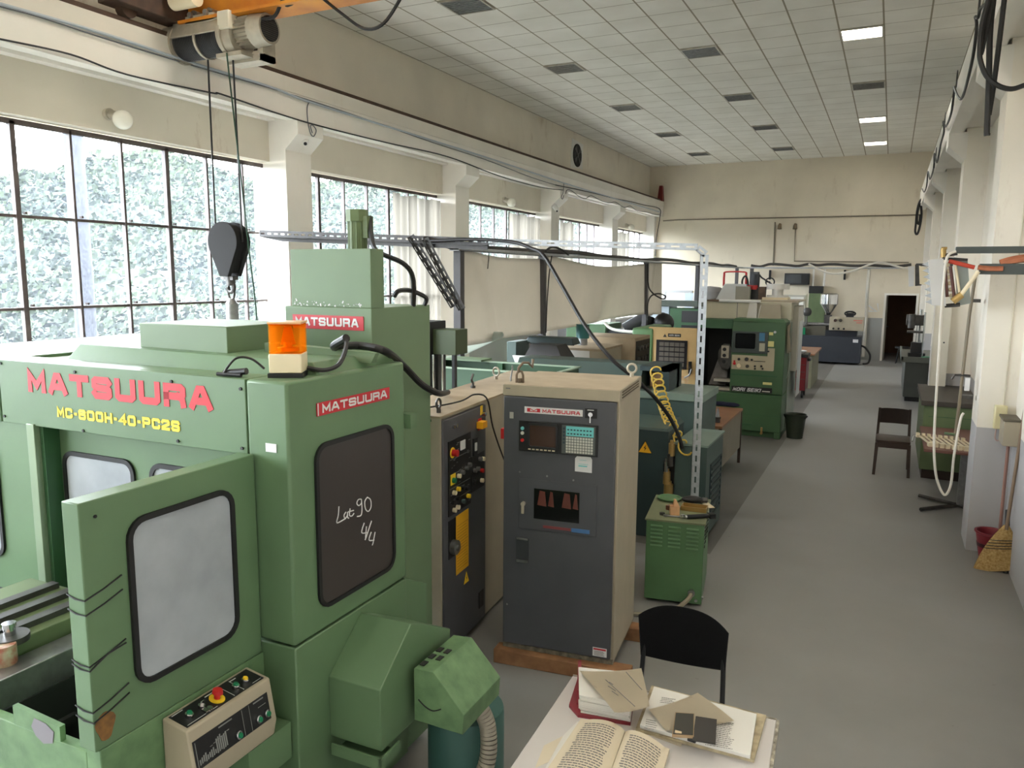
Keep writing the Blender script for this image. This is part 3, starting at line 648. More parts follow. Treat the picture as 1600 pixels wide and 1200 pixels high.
# base tub in front with the pallet and its dark interior
b = B()
b.box(-2.2, -.24, -.76, -.72, .2, .93); b.box(-2.2, -2.16, -.76, .02, .2, .93); b.box(-2.2, -.17, -.76, .02, .1, .45); b.box(-.24, -.17, -.76, .0, .2, .953)
b.box(-.215, -.0, -.0, .02, .1, .3)
make('base_tub', b, GREEN_W, MC, bev=.004)
b = B(FY(-.76)); b.hexa([(-.62, .93, .0), (-.62, .93, -.02), (-.37, .93, -.02), (-.37, .93, .0)], [(-.62, 1.0, .0), (-.62, 1.0, -.02), (-.37, .985, -.02), (-.37, .985, .0)]); make('tub_lip', b, GREEN_W, MC)
b = B(FY(-.761)); b.prism([(-.50, .92), (-.46, .90), (-.41, .915), (-.40, .96), (-.44, .98), (-.5, .985), (-.52, .95)], 0, .0015); make('bare_patch', b, mat('bare_primer', (126, 122, 128), .6), MC)
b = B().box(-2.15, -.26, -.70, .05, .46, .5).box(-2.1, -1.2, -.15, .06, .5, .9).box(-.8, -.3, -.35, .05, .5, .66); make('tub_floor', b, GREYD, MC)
b = B().box(-.955, -.83, -.74, -.02, .88, 1.0); make('slide_rail', b, STEEL, MC, bev=.004)
b = B().box(-.83, -.825, -.74, -.02, .52, .88).box(-.83, -.80, -.6, -.4, .7, .73); make('rail_skirt', b, GREYD, MC)
b = B(); b.box(-.66, -.50, -.40, -.2, .66, .82).hexa([(-.66, -.40, .82), (-.50, -.40, .82), (-.50, -.2, .82), (-.66, -.2, .82)], [(-.62, -.36, .87), (-.50, -.36, .87), (-.50, -.2, .87), (-.62, -.2, .87)]); bl = make('locating_block', b, STEEL_D, MC, bev=.003)
make('block_pocket', B().box(-.60, -.55, -.404, -.40, .70, .77), BLACK, bl)
b = B().box(-1.55, -.97, -.66, -.08, .98, 1.06); pal = make('pallet', b, OLIVE, MC, bev=.004)
for x in (-1.36, -1.22, -1.08): make('slot_strip', B().box(x, x+.05, -.66, -.10, 1.06, 1.085), STEEL_D, pal)
b = B().cyl((-.99, -.53, 1.06), (-.99, -.53, 1.085), .07, n=24); make('clamp_disc', b, STEEL_D, pal); make('clamp_knob', B().cyl((-.99, -.53, 1.085), (-.99, -.53, 1.12), .022).cyl((-.99, -.53, 1.12), (-.99, -.53, 1.135), .026), CHROME, pal)
t_ = tag(make('painted_tin', B().lathe((-2.089-.93, 2.286-.60, 1.0), [(.04, 0), (.042, .005), (.042, .075), (.04, .08)], 24), mat('tin_paint', (176, 178, 150), .4, var=.3, vs=30, col2=(160, 70, 50))), 'small round tin with red flower print standing on the machine slide', 'tin')
# control pendant under the door
pe = thing('x', 'x', 'x'); bpy.data.objects.remove(pe)
prof = [(-.185, .60), (-.185, .945), (-.15, .945), (-.035, .915), (.0, .80), (-.0, .62), (-.03, .60)]
M = Matrix(((1, 0, 0, 0), (0, 0, 1, 0), (0, 1, 0, 0), (0, 0, 0, 1)))
prof = [(-.165, .68), (-.165, .938), (-.045, .918), (-.015, .75), (-.03, .68)]
cp = make('control_pendant', B(M).prism(prof, -.52, -.105), BEIGE, MC, bev=.006)
def slope(p, q, y0=-.52):
    "face frame on the pendant: a = +y, b = up the slope, c = outward"
    u = Vector((q[0]-p[0], 0, q[1]-p[1])).normalized(); a = Vector((0, 1, 0)); n_ = a.cross(u).normalized()
    a = a*.82
    return Matrix(((a.x, u.x, n_.x, p[0]), (a.y, u.y, n_.y, y0), (a.z, u.z, n_.z, p[1]), (0, 0, 0, 1)))
MT = slope((-.045, .918), (-.165, .938)); MFr = slope((-.015, .75), (-.045, .918))
make('button_plate', B(MT).box(.02, .485, .015, .108, 0, .002), BLACK, cp, smooth=False)
make('button_plate', B(MFr).box(.015, .47, .018, .125, 0, .002), BLACK, cp, smooth=False)
b = B(MT)
for a0, a1, b0, b1 in ((.03, .09, .10, .103), (.03, .20, .022, .0235), (.30, .302, .02, .10), (.36, .362, .02, .10), (.42, .475, .022, .0235), (.21, .26, .094, .098), (.36, .40, .094, .098)): b.box(a0, a1, b0, b1, .002, .0028)
make('plate_marks', b, LABELW, cp, smooth=False)
b = B(MFr)
for a0, a1, b0, b1 in ((.025, .028, .025, .118), (.16, .24, .113, .118), (.30, .302, .02, .122), (.345, .347, .02, .122), (.375, .44, .113, .118), (.40, .45, .088, .09)): b.box(a0, a1, b0, b1, .002, .0028)
rnd = random.Random(9)
for k in range(15): a0 = .035+.011*k; b.box(a0, a0+.007, .03+.002*(k % 3), .05+.03*(k > 8)+.004*(k % 4), .002, .0026)
for k in range(6): b.box(.10+.02*k, .115+.02*k, .07+.003*k, .072+.003*k, .002, .0026)
make('plate_marks', b, mat('printed_grey', (130, 132, 130), .5), cp, smooth=False)
def button(par, M, a, b0, m, r=.014, name='push_button', h=.012):
    o = make(name, B(M).cyl((a, b0, .002), (a, b0, .008+h*.6), r*1.18, n=20).cyl((a, b0, 0.008), (a, b0, .006+h), r*.95, n=20), CHROME, par)
    make('button_cap', B(M).cyl((a, b0, .006+h), (a, b0, .012+h), r*.82, r*.7, n=20), m, o); return o
button(cp, MT, .075, .055, GBTN); button(cp, MT, .345, .05, GBTN); button(cp, MT, .405, .05, YELLOW)
es = make('emergency_stop', B(MT).cyl((.235, .055, .002), (.235, .055, .006), .032, n=28), YELLOW, cp)
make('stop_mushroom', B(MT).cyl((.235, .055, .006), (.235, .055, .028), .013, n=20).cyl((.235, .055, .028), (.235, .055, .042), .022, .019, n=24), RED, es)
make('selector_key', B(MT).cyl((.15, .06, .002), (.15, .06, .014), .014, n=16).box(.14, .16, .058, .062, .014, .03).box(.13, .15, .02, .045, .004, .012).cyl((.165, .03, .004), (.165, .03, .01), .012), CHROME, cp)
button(cp, MFr, .255, .045, GBTN); button(cp, MFr, .385, .05, GBTN); button(cp, MFr, .44, .05, GBTN)
b = B().box(-.16, -.03, -.25, -.01, .52, .68); make('pendant_bracket', b, GREEN, MC)
# amber beacon on the roof corner
bc = thing('warning_beacon', 'amber square warning beacon with cream base on the green machine corner', 'warning light', (-2.089-.135, 2.286+.165, 2.10), 30)
make('rubber_foot', B().box(-.07, .07, -.07, .07, 0, .018), BLACK, bc)
make('base', B().box(-.066, .066, -.066, .066, .018, .098), CREAM, bc, bev=.005)
sh = make('lens', B().ring(rr(-.065, .065, -.065, .065, .008, 3), rr(-.060, .060, -.060, .060, .006, 3), .098, .218).box(-.062, .062, -.062, .062, .212, .218), AMBER, bc)
make('reflector', B().lathe((0, 0, .0), [(.045, .105), (.045, .118), (.018, .122), (.018, .14), (.006, .142)], 20).hexa([(-.03, .0, .13), (.03, .0, .13), (.03, .012, .13), (-.03, .012, .13)], [(-.014, .0, .205), (.014, .0, .205), (.014, .012, .205), (-.014, .012, .205)]), mat('amber_reflector', (240, 150, 30), .3, metal=.6), bc)
make('top_cap', B().box(-.067, .067, -.067, .067, .218, .226), mat('clear_amber_cap', (222, 170, 120), .3), bc)
def mw(x, y, z): return Rm.transposed() @ Vector((x, y, z)) + MO
cable('cable', [mw(-.08, .22, 2.13), mw(-.02, .26, 2.12), mw(.0, .33, 2.14), mw(-.03, .42, 2.20), mw(-.06, .46, 2.24)], .010, CABLE, 'black corrugated cable bundle curling out behind the amber beacon')
cable('cable', [mw(-.05, .45, 2.24)]+apx([(522, 542, 'Y', 2.8), (560, 540, 'Y', 2.95), (602, 549, 'Y', 2.98), (632, 573, 'X', -2.34), (656, 598, 'X', -2.34), (674, 610, 'X', -2.33), (688, 615, 'X', -2.40), (700, 613, 'Z', 1.675)]), .019, CABLE, 'thick black cable running from the machine roof down to the beige cabinet', n=10)
cable('cable', [mw(-.22, .12, 2.13), mw(-.27, .10, 2.17), mw(-.31, .06, 2.175), mw(-.34, .03, 2.13), mw(-.345, .02, 2.105)], .005, CABLE, 'thin black lead looping left of the amber beacon')
o = tag(make('cable_gland', B().tube([mw(-.36, .04, 2.112), mw(-.25, .05, 2.125)], .014, 10).tube([mw(-.38, .02, 2.11), mw(-.26, .03, 2.11)], .008, 8), BLACK), 'small black plug connectors lying on the roof edge beside the beacon', 'connector')
tw_c = [mw(-.30, 1.12, 2.80), mw(-.28, 1.15, 2.7), mw(-.20, 1.25, 2.6), mw(-.15, 1.35, 2.5), mw(-.16, 1.4, 2.36)]
cable('cable', [mw(-.53, 1.32, 2.84), mw(-.51, 1.3, 2.76), mw(-.44, 1.25, 2.65), mw(-.30, 1.3, 2.58), mw(-.27, 1.35, 2.50), mw(-.30, 1.4, 2.345)], .014, CABLE, 'black motor cable dropping behind the green tower box')
cable('cable', [mw(-.36, 1.3, 2.40), mw(-.33, 1.3, 2.43), mw(-.30, 1.38, 2.43), mw(-.28, 1.5, 2.39), mw(-.30, 1.52, 2.346)], .013, CABLE, 'black cable arching over the lower tower box')

# ------------------------------------------------------------------ cabinets
def cab_front(t, d0=0): pass
C2 = thing('control_cabinet', 'charcoal-fronted control cabinet with beige top, screen and keypad, on a plank', 'control cabinet', (-1.416, 4.381, 0), 6.5)
bd = make('body', B().box(-.735, 0, .012, .70, .10, 1.84), BEIGE, C2, bev=.004)
make('top_band', B().box(-.74, .004, -.012, .71, 1.772, 1.842), BEIGE, C2, bev=.003)
make('top_dust', B().box(-.735, 0, -.008, .705, 1.842, 1.844), BEIGE_D, C2, smooth=False)
b = B(FXP(.004))
for k in range(3): b.box(.06, .60, 1.785+.017*k, 1.793+.017*k, 0, .003)
make('vent_slots', b, mat('shadow_gap', (90, 80, 66), .8), C2, smooth=False)
b = B().box(-.735, 0, -.0, .02, .10, .125).box(-.735, .0, .0, .7, .095, .10); make('plinth', b, mat('chipped_beige', (150, 142, 124), .7, var=.3, vs=25, col2=(90, 84, 74)), C2)
dd = make('door', B().box(-.73, -.014, -.02, .012, .135, 1.768), CHAR, C2, bev=.004)
F2 = FY(-.02)
p = make('name_plate', B(F2).box(-.592, -.22, 1.672, 1.712, 0, .002), LABELW, dd, smooth=False)
b = B(F2); b.box(-.575, -.555, 1.68, 1.703, .002, .003).box(-.51, -.49, 1.68, 1.703, .002, .003).box(-.555, -.51, 1.68, 1.685, .002, .003).prism([(-.555, 1.703), (-.532, 1.69), (-.51, 1.703), (-.51, 1.698), (-.532, 1.685), (-.555, 1.698)], .002, .003); make('maker_emblem', b, SIGNRED, p, smooth=False)
lettering('MATSUURA', F2, -.475, -.235, 1.680, 1.702, SIGNRED, p, c=.002, bold=.02)
make('sticker', B(F2).box(-.69, -.665, 1.63, 1.67, 0, .002), mat('grey_sticker', (160, 158, 150), .5), dd, smooth=False)
ks = make('key_switch', B(F2).box(-.205, -.13, 1.665, 1.725, 0, .004), BLACK, dd)
make('key', B(F2).cyl((-.168, 1.69, .004), (-.168, 1.69, .018), .014, n=16).box(-.172, -.164, 1.64, 1.69, .018, .022), CHROME, ks); make('plate_marks', B(F2).box(-.19, -.15, 1.713, 1.718, .004, .005), LABELW, ks, smooth=False)
pn = make('screen_unit', B(F2).box(-.625, -.12, 1.43, 1.625, 0, .012), BLACK, dd, bev=.003)
b = B(F2).ring(rr(-.565, -.37, 1.455, 1.612, .01, 3), rr(-.553, -.382, 1.468, 1.60, .008, 3), .012, .022); make('screen_bezel', b, mat('bezel_black', (34, 34, 36), .3), pn)
make('screen', B(F2).prism(rr(-.556, -.38, 1.466, 1.602, .01, 3), .012, .014), mat('brown_crt', (70, 52, 44), .18), pn)
b = B(F2)
for k in range(7): b.box(-.562+.026*k, -.545+.026*k, 1.443, 1.450, .012, .016)
make('soft_keys', b, CREAM, pn, smooth=False)
kp = make('keypad', B(F2).box(-.345, -.135, 1.438, 1.615, .012, .016), mat('keypad_back', (80, 86, 84), .5), pn)
make('keypad_label', B(F2).box(-.318, -.145, 1.55, 1.61, .016, .017), CYANP, kp, smooth=False)
b = B(F2)
for r_ in range(6):
    for c_ in range(10): b.box(-.317+.0173*c_, -.304+.0173*c_, 1.445+.0172*r_, 1.458+.0172*r_, .016, .02)
make('keys', b, KEY, kp, smooth=False)
b = B(F2)
for r_ in range(2):
    for c_ in range(8): b.box(-.31+.02*c_, -.298+.02*c_, 1.56+.024*r_, 1.568+.024*r_, .017, .018)
for k in range(5): b.box(-.337, -.325, 1.50+.022*k, 1.512+.022*k, .016, .018)
make('key_marks', b, mat('key_print', (40, 60, 70), .5), kp, smooth=False)
for z, m_ in ((1.575, CYANP), (1.545, KEY), (1.50, RED)): make('indicator', B(F2).cyl((-.6, z, .012), (-.6, z, .02), .011, n=14), m_, pn)
lb = make('paper_label', B(F2).prism([(-.262, 1.328), (-.155, 1.326), (-.155, 1.41), (-.165, 1.425), (-.25, 1.424), (-.262, 1.41)], 0, .002), LABELW, dd, smooth=False)
make('label_print', B(F2).box(-.24, -.18, 1.375, 1.378, .002, .0025).box(-.24, -.185, 1.36, 1.368, .002, .0025).box(-.235, -.19, 1.40, 1.402, .002, .0025), CYANP, lb, smooth=False)
tp = make('hatch', B(F2).box(-.625, -.12, .925, 1.25, 0, .006), CHAR, dd, bev=.002)
make('hatch_window', B(F2).box(-.522, -.228, 1.0, 1.195, .006, .008), SCREEN, tp, smooth=False)
b = B(F2)
for a0, a1 in ((-.50, -.44), (-.43, -.39), (-.34, -.28), (-.27, -.235)): b.prism([(a0, 1.09), (a1, 1.085), (a1-.01, 1.18), (a0+.015, 1.185)], .008, .0085)
make('inner_units', b, mat('dim_red_brown', (96, 52, 44), .3), tp, smooth=False)
make('hatch_handle', B(F2).cyl((-.59, 1.09, .006), (-.59, 1.09, .03), .014, n=12).box(-.598, -.582, 1.03, 1.10, .02, .032), CAST, tp)
make('hatch_badge', B(F2).box(-.275, -.16+.0, .94, .965, .006, .009), mat('blue_badge', (70, 110, 160), .4), tp, smooth=False); make('hatch_badge', B(F2).box(-.46, -.28, .945, .962, .006, .0085), mat('dull_red_badge', (130, 60, 62), .4), tp, smooth=False)
hd2 = make('door_latch', B(F2).box(-.64, -.555, .70, .86, 0, .005), mat('latch_grey', (58, 60, 64), .35), dd); make('latch_lever', B(F2).box(-.635, -.56, .70, .715, .005, .012).box(-.635, -.56, .85, .86, .005, .012), STEEL, hd2)
b = B(F2)
for x, z in ((-.70, .40), (-.44, 1.28), (-.27, 1.27), (-.62, 1.29)): make('screw', B(F2).cyl((x, z, 0), (x, z, .004), .006, n=8), STEEL, dd)
wl = make('warning_label', B(F2).box(-.125, -.035, .148, .205, 0, .002), LABELW, dd, smooth=False); make('label_band', B(F2).box(-.12, -.04, .19, .20, .002, .003), SIGNRED, wl, smooth=False)
b = B(F2)
for k in range(4): b.box(-.115, -.05-.006*(k % 2), .155+.008*k, .158+.008*k, .002, .0025)
make('label_print', b, INK, wl, smooth=False)
make('maker_mark', B(FY(-.012)).box(-.72, -.69, 1.815, 1.822, 0, .001), INK, C2, smooth=False)
def eye(p, r=.03, m=STEEL, par=None, rot=0):
    c, s_ = math.cos(rot), math.sin(rot); P_ = [(p[0]+r*math.cos(t)*c, p[1]+r*math.cos(t)*s_, p[2]+.03+r+r*math.sin(t)) for t in [2*PI*k/18 for k in range(18)]]
    return make('lifting_eye', B().tube(P_, .008, 8, True).cyl(p, (p[0], p[1], p[2]+.028), .014), m, par)
eye((-.05, .64, 1.842), par=C2, m=CAST); 
def shackle(x, y, z):
    b = B().tube([(x-.022, y, z), (x-.022, y, z+.05), (x-.012, y, z+.075), (x+.012, y, z+.075), (x+.022, y, z+.05), (x+.022, y, z)], .008, 8).tube([(x-.004, y-.02, z+.07), (x, y-.025, z+.1), (x+.02, y, z+.13), (x+.05, y+.02, z+.13), (x+.07, y+.04, z+.1), (x+.07, y+.05, z+.15)], .009, 8).cyl((x, y, z), (x, y, z+.03), .014); return b
make('shackle', shackle(-.66, .08, 1.842), mat('rusty_shackle', (120, 104, 88), .5, metal=.5), C2)
p_ = tag(make('wooden_plank', B().box(-.78, .12, -.06, .05, 0, .095).box(-.78, .12, .55, .66, 0, .095), WOOD, bev=.006), 'rough wooden planks the charcoal control cabinet stands on', 'plank')
p_.location = (-1.416, 4.381, 0); p_.rotation_euler = (0, 0, rad(6.5))

C1 = thing('electrical_cabinet', 'long beige electrical cabinet with dark door, black button panels and yellow notice', 'electrical cabinet', (-2.46, 4.02, 0), 95)
bd = make('body', B().box(0, 2.35, .012, .42, .03, 1.64), BEIGE, C1, bev=.004)
make('top_dust', B().box(-.005, 2.355, -.01, .43, 1.64, 1.652), BEIGE_D, C1, smooth=False)
make('corner_strip', B().box(.0, .02, -.008, .02, .03, 1.64), BEIGE, C1)
dd = make('door', B().box(.02, .70, -.02, .012, .06, 1.62), CHAR, C1, bev=.004)
F1 = FY(-.02)
make('green_tab', B(FXN(0)).box(.05, .12, 1.615, 1.63, 0, .003), DGREEN, C1, smooth=False)
b = B(F1).box(.085, .43, .985, 1.475, 0, .006); bp = make('button_panel', b, BLACK, dd, smooth=False)
bp2 = make('button_panel', B(F1).box(.44, .66, 1.05, 1.30, 0, .006), BLACK, dd, smooth=False)
b = B(F1)
for z in (1.35, 1.25, 1.16, 1.075): b.box(.10, .415, z, z+.003, .006, .007)
rnd = random.Random(2)
for k in range(40):
    x = rnd.uniform(.11, .40); z = rnd.uniform(1.0, 1.45); b.box(x, x+rnd.uniform(.01, .03), z, z+.004, .006, .007)
make('plate_marks', b, mat('grey_print', (120, 122, 124), .5), bp, smooth=False)
make('meter', B(F1).box(.26, .33, 1.385, 1.445, .006, .012), LABELW, bp, smooth=False)
e = make('emergency_stop', B(F1).cyl((.14, 1.395, .006), (.14, 1.395, .01), .035, n=24), YELLOW, bp); make('stop_mushroom', B(F1).cyl((.14, 1.395, .01), (.14, 1.395, .045), .022, n=20), RED, e)
ys = make('yellow_plate', B(F1).box(.11, .18, 1.185, 1.255, .006, .01), YELLOW, bp, smooth=False); make('rotary_knob', B(F1).cyl((.14, 1.215, .01), (.14, 1.215, .03), .018, n=16), GBTN, ys)
for x, z, m_ in ((.22, 1.225, CREAM), (.28, 1.235, STEEL), (.34, 1.25, STEEL), (.39, 1.26, STEEL), (.15, 1.13, CREAM), (.21, 1.14, YELLOW), (.28, 1.13, BLACK), (.34, 1.11, BLACK), (.37, 1.05, YELLOW), (.29, 1.035, TEAL), (.15, 1.015, CREAM), (.20, 1.02, CREAM), (.13, 1.07, BLACK), (.2, 1.08, BLACK)):
    make('push_button', B(F1).cyl((x, z, .006), (x, z, .028), .015, n=14), m_, bp)
for x, z, m_ in ((.48, 1.20, STEEL), (.53, 1.20, STEEL), (.57, 1.26, STEEL), (.62, 1.25, CREAM), (.60, 1.17, RED), (.60, 1.10, CREAM), (.48, 1.12, BLACK)):
    make('push_button', B(F1).cyl((x, z, .006), (x, z, .028), .015, n=14), m_, bp2)
iso = make('main_switch', B(F1).box(.56, .62, 1.46, 1.54, 0, .004), RED, dd); make('switch_lever', B(F1).box(.53, .61, 1.48, 1.525, .004, .05), mat('amber_switch', (236, 166, 30), .4), iso)
lt_ = make('door_lock', B(F1).box(.47, .53, 1.30, 1.42, 0, .012), BLACK, dd); make('lock_tab', B(F1).box(.48, .505, 1.335, 1.39, .012, .02), LABELW, lt_)
make('danger_label', B(F1).box(.60, .64, 1.56, 1.625, 0, .002), YELLOW, dd, smooth=False); make('door_stud', B(F1).cyl((.635, 1.565, .0), (.635, 1.565, .03), .014), CHROME, dd)
make('door_key', B(F1).cyl((.16, 1.56, 0), (.16, 1.56, .015), .012), CHROME, dd); make('door_lock_barrel', B(F1).cyl((.21, 1.56, 0), (.21, 1.56, .01), .014), CHROME, dd)
yn = make('yellow_notice', B(F1).box(.20, .40, .55, .955, 0, .002), mat('amber_notice', (228, 170, 34), .5), dd, smooth=False)
b = B(F1)
for k in range(16): b.box(.215, .385-.01*(k % 3), .58+.02*k, .583+.02*k, .002, .0025)
make('notice_print', b, mat('notice_ink', (170, 120, 24), .6), yn, smooth=False)
dl = make('dial_plate', B(F1).box(.085, .19, .70, .955, 0, .005), BLACK, dd, smooth=False); make('rotary_dial', B(F1).cyl((.14, .77, .005), (.14, .77, .04), .048, n=28).cyl((.14, .77, .04), (.14, .77, .055), .02), STEEL, dl)
tri = make('warning_triangle', B(F1).prism([(.325, .44), (.405, .44), (.365, .52)], 0, .002), YELLOW, dd, smooth=False); make('flash_symbol', B(F1).prism([(.362, .452), (.372, .475), (.364, .475), (.37, .5), (.358, .472), (.366, .472)], .002, .003), BLACK, tri, smooth=False)
make('dark_vent', B(F1).box(.58, .66, .16, .28, 0, .003), BLACK, dd, smooth=False)
eye((.12, .06, 1.65), .03, STEEL_D, C1); eye((1.75, .33, 1.65), .035, CAST, C1, 1.2)
make('lifting_hook', B().tube([(1.55, .12, 1.65), (1.55, .12, 1.70), (1.57, .12, 1.74), (1.61, .13, 1.76), (1.61, .13, 1.79)], .007, 8), STEEL, C1)
make('lifting_hook', B().tube([(1.2, .3, 1.65), (1.2, .3, 1.69), (1.17, .3, 1.72), (1.2, .3, 1.76)], .01, 8).cyl((1.2, .3, 1.65), (1.2, .3, 1.67), .02), STEEL_D, C1)
def c1w(x, y, z): a = rad(95); return Vector((-2.46+x*math.cos(a)-y*math.sin(a), 4.02+x*math.sin(a)+y*math.cos(a), z))
cable('cable', [c1w(.05, .35, 1.66), c1w(.2, .18, 1.665), c1w(.42, .05, 1.68), c1w(.62, .03, 1.70), c1w(.70, -.03, 1.66), c1w(.78, -.04, 1.45), c1w(.95, -.05, 1.2), c1w(1.05, -.05, 1.1)], .006, CABLE, 'thin black wire lying across the long beige cabinet top')
t_ = tag(make('red_padlock_switch', B().box(-.765, -.738, .02, .07, 1.485, 1.55), RED), 'small red plug hanging at the upper left edge of the charcoal cabinet', 'plug'); t_.location = (-1.416, 4.381, 0); t_.rotation_euler = (0, 0, rad(6.5))
# ------------------------------------------------------------------ overhead crane
CY = 6.32
cb = thing('bridge_crane', 'orange overhead crane girder spanning the hall under the ceiling, at the top left', 'crane', (0, CY, 5.12))
b = B().box(-6.95, .45, -.16, .16, 0, .03).box(-6.95, .45, -.012, .012, .03, .46).box(-6.95, .45, -.16, .16, .46, .5); make('girder', b, ORANGE, cb, smooth=False)
b = B().box(-7.2, -6.95, -.9, 1.0, .02, .3); make('end_carriage', b, RUST, cb, bev=.01)
b = B()
for y in (-.65, .8): b.cyl((-7.16, y, .025), (-7.06, y, .025), .09)
make('carriage_wheel', b, RUST, cb)
b = B().box(.45, .68, -.9, 1.0, .02, .3); make('end_carriage', b, RUST, cb, bev=.01)
hx0, hx1 = at(278, 70, 'Y', CY).x, at(405, 50, 'Y', CY).x
hz = at(340, 62, 'Y', CY).z
ho = thing('electric_hoist', 'grey electric wire rope hoist with finned motor hanging under the orange girder', 'hoist', (hx0, CY, hz))
L_ = hx1-hx0
b = B().cyl((-.08, 0, 0), (.10, 0, 0), .20, n=28); make('drum_end_cover', b, CAST, ho)
make('rope_drum', B().cyl((.10, 0, 0), (L_*.66, 0, 0), .165, n=28), mat('greased_drum', (52, 50, 50), .4), ho)
b = B()
for k in range(26): x = .13+(L_*.66-.16)*k/25; b.tube([(x, .168*math.cos(t), .168*math.sin(t)) for t in [2*PI*q/20 for q in range(20)]], .006, 4, True)
make('wound_rope', b, BLACK, ho)
b = B().hexa([(.08, -.19, .02), (L_*.68, -.19, .02), (L_*.68, .19, .02), (.08, .19, .02)], [(.08, -.12, .2), (L_*.68, -.12, .2), (L_*.68, .12, .2), (.08, .12, .2)]); make('drum_shroud', b, CAST, ho, bev=.008)
b = B().ring([(.2*math.cos(t), .2*math.sin(t)) for t in [2*PI*q/28 for q in range(28)]], [(.168*math.cos(t), .168*math.sin(t)) for t in [2*PI*q/28 for q in range(28)]], 0, .02)
b.M = Matrix(); 
def xring(par, x, R, r, w_, m, name):
    M_ = Matrix(((0, 0, 1, x), (1, 0, 0, 0), (0, 1, 0, 0), (0, 0, 0, 1))); c = lambda q: [(q*math.cos(t), q*math.sin(t)) for t in [2*PI*k/28 for k in range(28)]]
    return make(name, B(M_).ring(c(R), c(r), 0, w_), m, par)
b.b.free()
xring(ho, L_*.36, .185, .168, .03, CAST, 'rope_guide_ring'); xring(ho, L_*.66, .21, .165, .05, CAST, 'drum_flange')
make('gearbox', B().cyl((L_*.69, 0, -.02), (L_*.80, 0, -.02), .18, n=24), CAST, ho)
make('terminal_box', B().box(L_*.68, L_*.82, -.20, -.06, .02, .2), mat('cream_casting', (206, 198, 178), .5), ho, bev=.012)
b = B().cyl((L_*.80, 0, .02), (L_+.0, 0, .02), .125, n=24)
for k in range(22): a = 2*PI*k/22; b.hexa([(L_*.81, .12*math.cos(a-.03), .02+.12*math.sin(a-.03)), (L_*.81, .12*math.cos(a+.03), .02+.12*math.sin(a+.03)), (L_*.81, .16*math.cos(a), .02+.16*math.sin(a))], [(L_*.98, .12*math.cos(a-.03), .02+.12*math.sin(a-.03)), (L_*.98, .12*math.cos(a+.03), .02+.12*math.sin(a+.03)), (L_*.98, .16*math.cos(a), .02+.16*math.sin(a))])
mt = make('motor', b, CAST, ho)
make('fan_cowl', B().cyl((L_*.97, 0, .02), (L_*1.12, 0, .02), .165, .15, n=28), CAST, mt)
b = B().cyl((L_*1.12, 0, .02), (L_*1.122, 0, .02), .125, n=24)
gm = make('fan_grille', b, BLACK, mt)
b = B()
for k in range(11): z = -.1+.02*k; r_ = math.sqrt(max(0, .125**2-z*z)); b.box(L_*1.122, L_*1.126, -r_, r_, .02+z-.003, .02+z+.003)
make('grille_bars', b, STEEL_D, mt, smooth=False)
b = B().box(L_*.60, L_*1.02, .02, .2, -.26, -.2).box(L_*.98, L_*1.02, .02, .2, -.26, -.02).box(L_*.6, L_*.9, -.14, .1, -.23, -.19); make('lower_bracket', b, CAST, ho)
b = B().box(L_*.25, L_*.6, -.15, -.125, .14, 5.18-hz).box(L_*.25, L_*.6, .125, .15, .14, 5.18-hz).box(L_*.25, L_*.75, -.15, .15, .18, 5.12-hz-.02); make('trolley_plate', b, CAST, ho, bev=.006)
b = B()
for x in (.33, .52): b.cyl((L_*x, -.125, 5.18-hz), (L_*x, -.03, 5.18-hz), .06, n=18).cyl((L_*x, .03, 5.18-hz), (L_*x, .125, 5.18-hz), .06, n=18).cyl((L_*x, -.18, 5.18-hz), (L_*x, -.15, 5.18-hz), .03, n=12)
make('trolley_wheel', b, STEEL, ho)
b = B().cyl((L_*.22, -.25, 5.3-hz), (L_*.50, -.25, 5.3-hz), .085, n=20); make('travel_motor', b, CREAM, ho)
# ropes and hook block
pl = at(337, 350, 'Y', CY); prr = at(378, 350, 'Y', CY); hk = at(358, 378, 'Y', CY)
tl = at(325, 96, 'Y', CY); tr_ = at(364, 96, 'Y', CY)
hb = thing('hook_block', 'black teardrop pulley hook block with hook hanging on steel ropes', 'hook block', (hk.x, CY, hk.z))
R_ = (prr.x-pl.x)/2+.02
b = B(FY(.0))
prof = [(R_*math.cos(t), R_*math.sin(t)) for t in [rad(-20+220*k/20) for k in range(21)]]+[(-.06, -R_*1.75), (.06, -R_*1.75)]
b.prism(prof, -.10, -.05).prism(prof, .05, .10); b.prism([(p*.85, q*.9) for p, q in prof], -.05, .05)
make('pulley_housing', b, mat('greasy_black', (20, 19, 19), .85), hb, bev=.004)
zb = -R_*1.75
make('swivel', B().cyl((0, 0, zb), (0, 0, zb-.1), .05).box(-.07, .07, -.04, .04, zb-.04, zb), STEEL_D, hb)
make('hook', B().tube(smoothpts([(0, 0, zb-.04), (.01, 0, zb-.07), (.04, 0, zb-.10), (.035, 0, zb-.15), (0, 0, zb-.17), (-.035, 0, zb-.155), (-.045, 0, zb-.12)], 5), .024, 10), STEEL_D, hb)
for nm, a, c in (('wire_rope', tl, (-(R_-.02), .0)), ('wire_rope', tr_, (R_-.02, .0))):
    make('wire_rope', B().cyl((a.x-hk.x, 0, hz-hk.z-.05), (c[0], 0, c[1]), .010, n=8), BLACK, hb)
lz = at(372, 500, 'Y', CY).z
sf = thing('lifting_shaft', 'long round steel lifting bar hanging from the crane hook', 'lifting bar', (hk.x+.0, CY, lz))
zt = hk.z+zb-.10
b = B().cyl((0, 0, -.9), (0, 0, zt-lz-.2), .068, n=24).cyl((0, 0, zt-lz-.2), (0, 0, zt-lz-.14), .068, .03, n=24); make('bar', b, STEEL, sf)
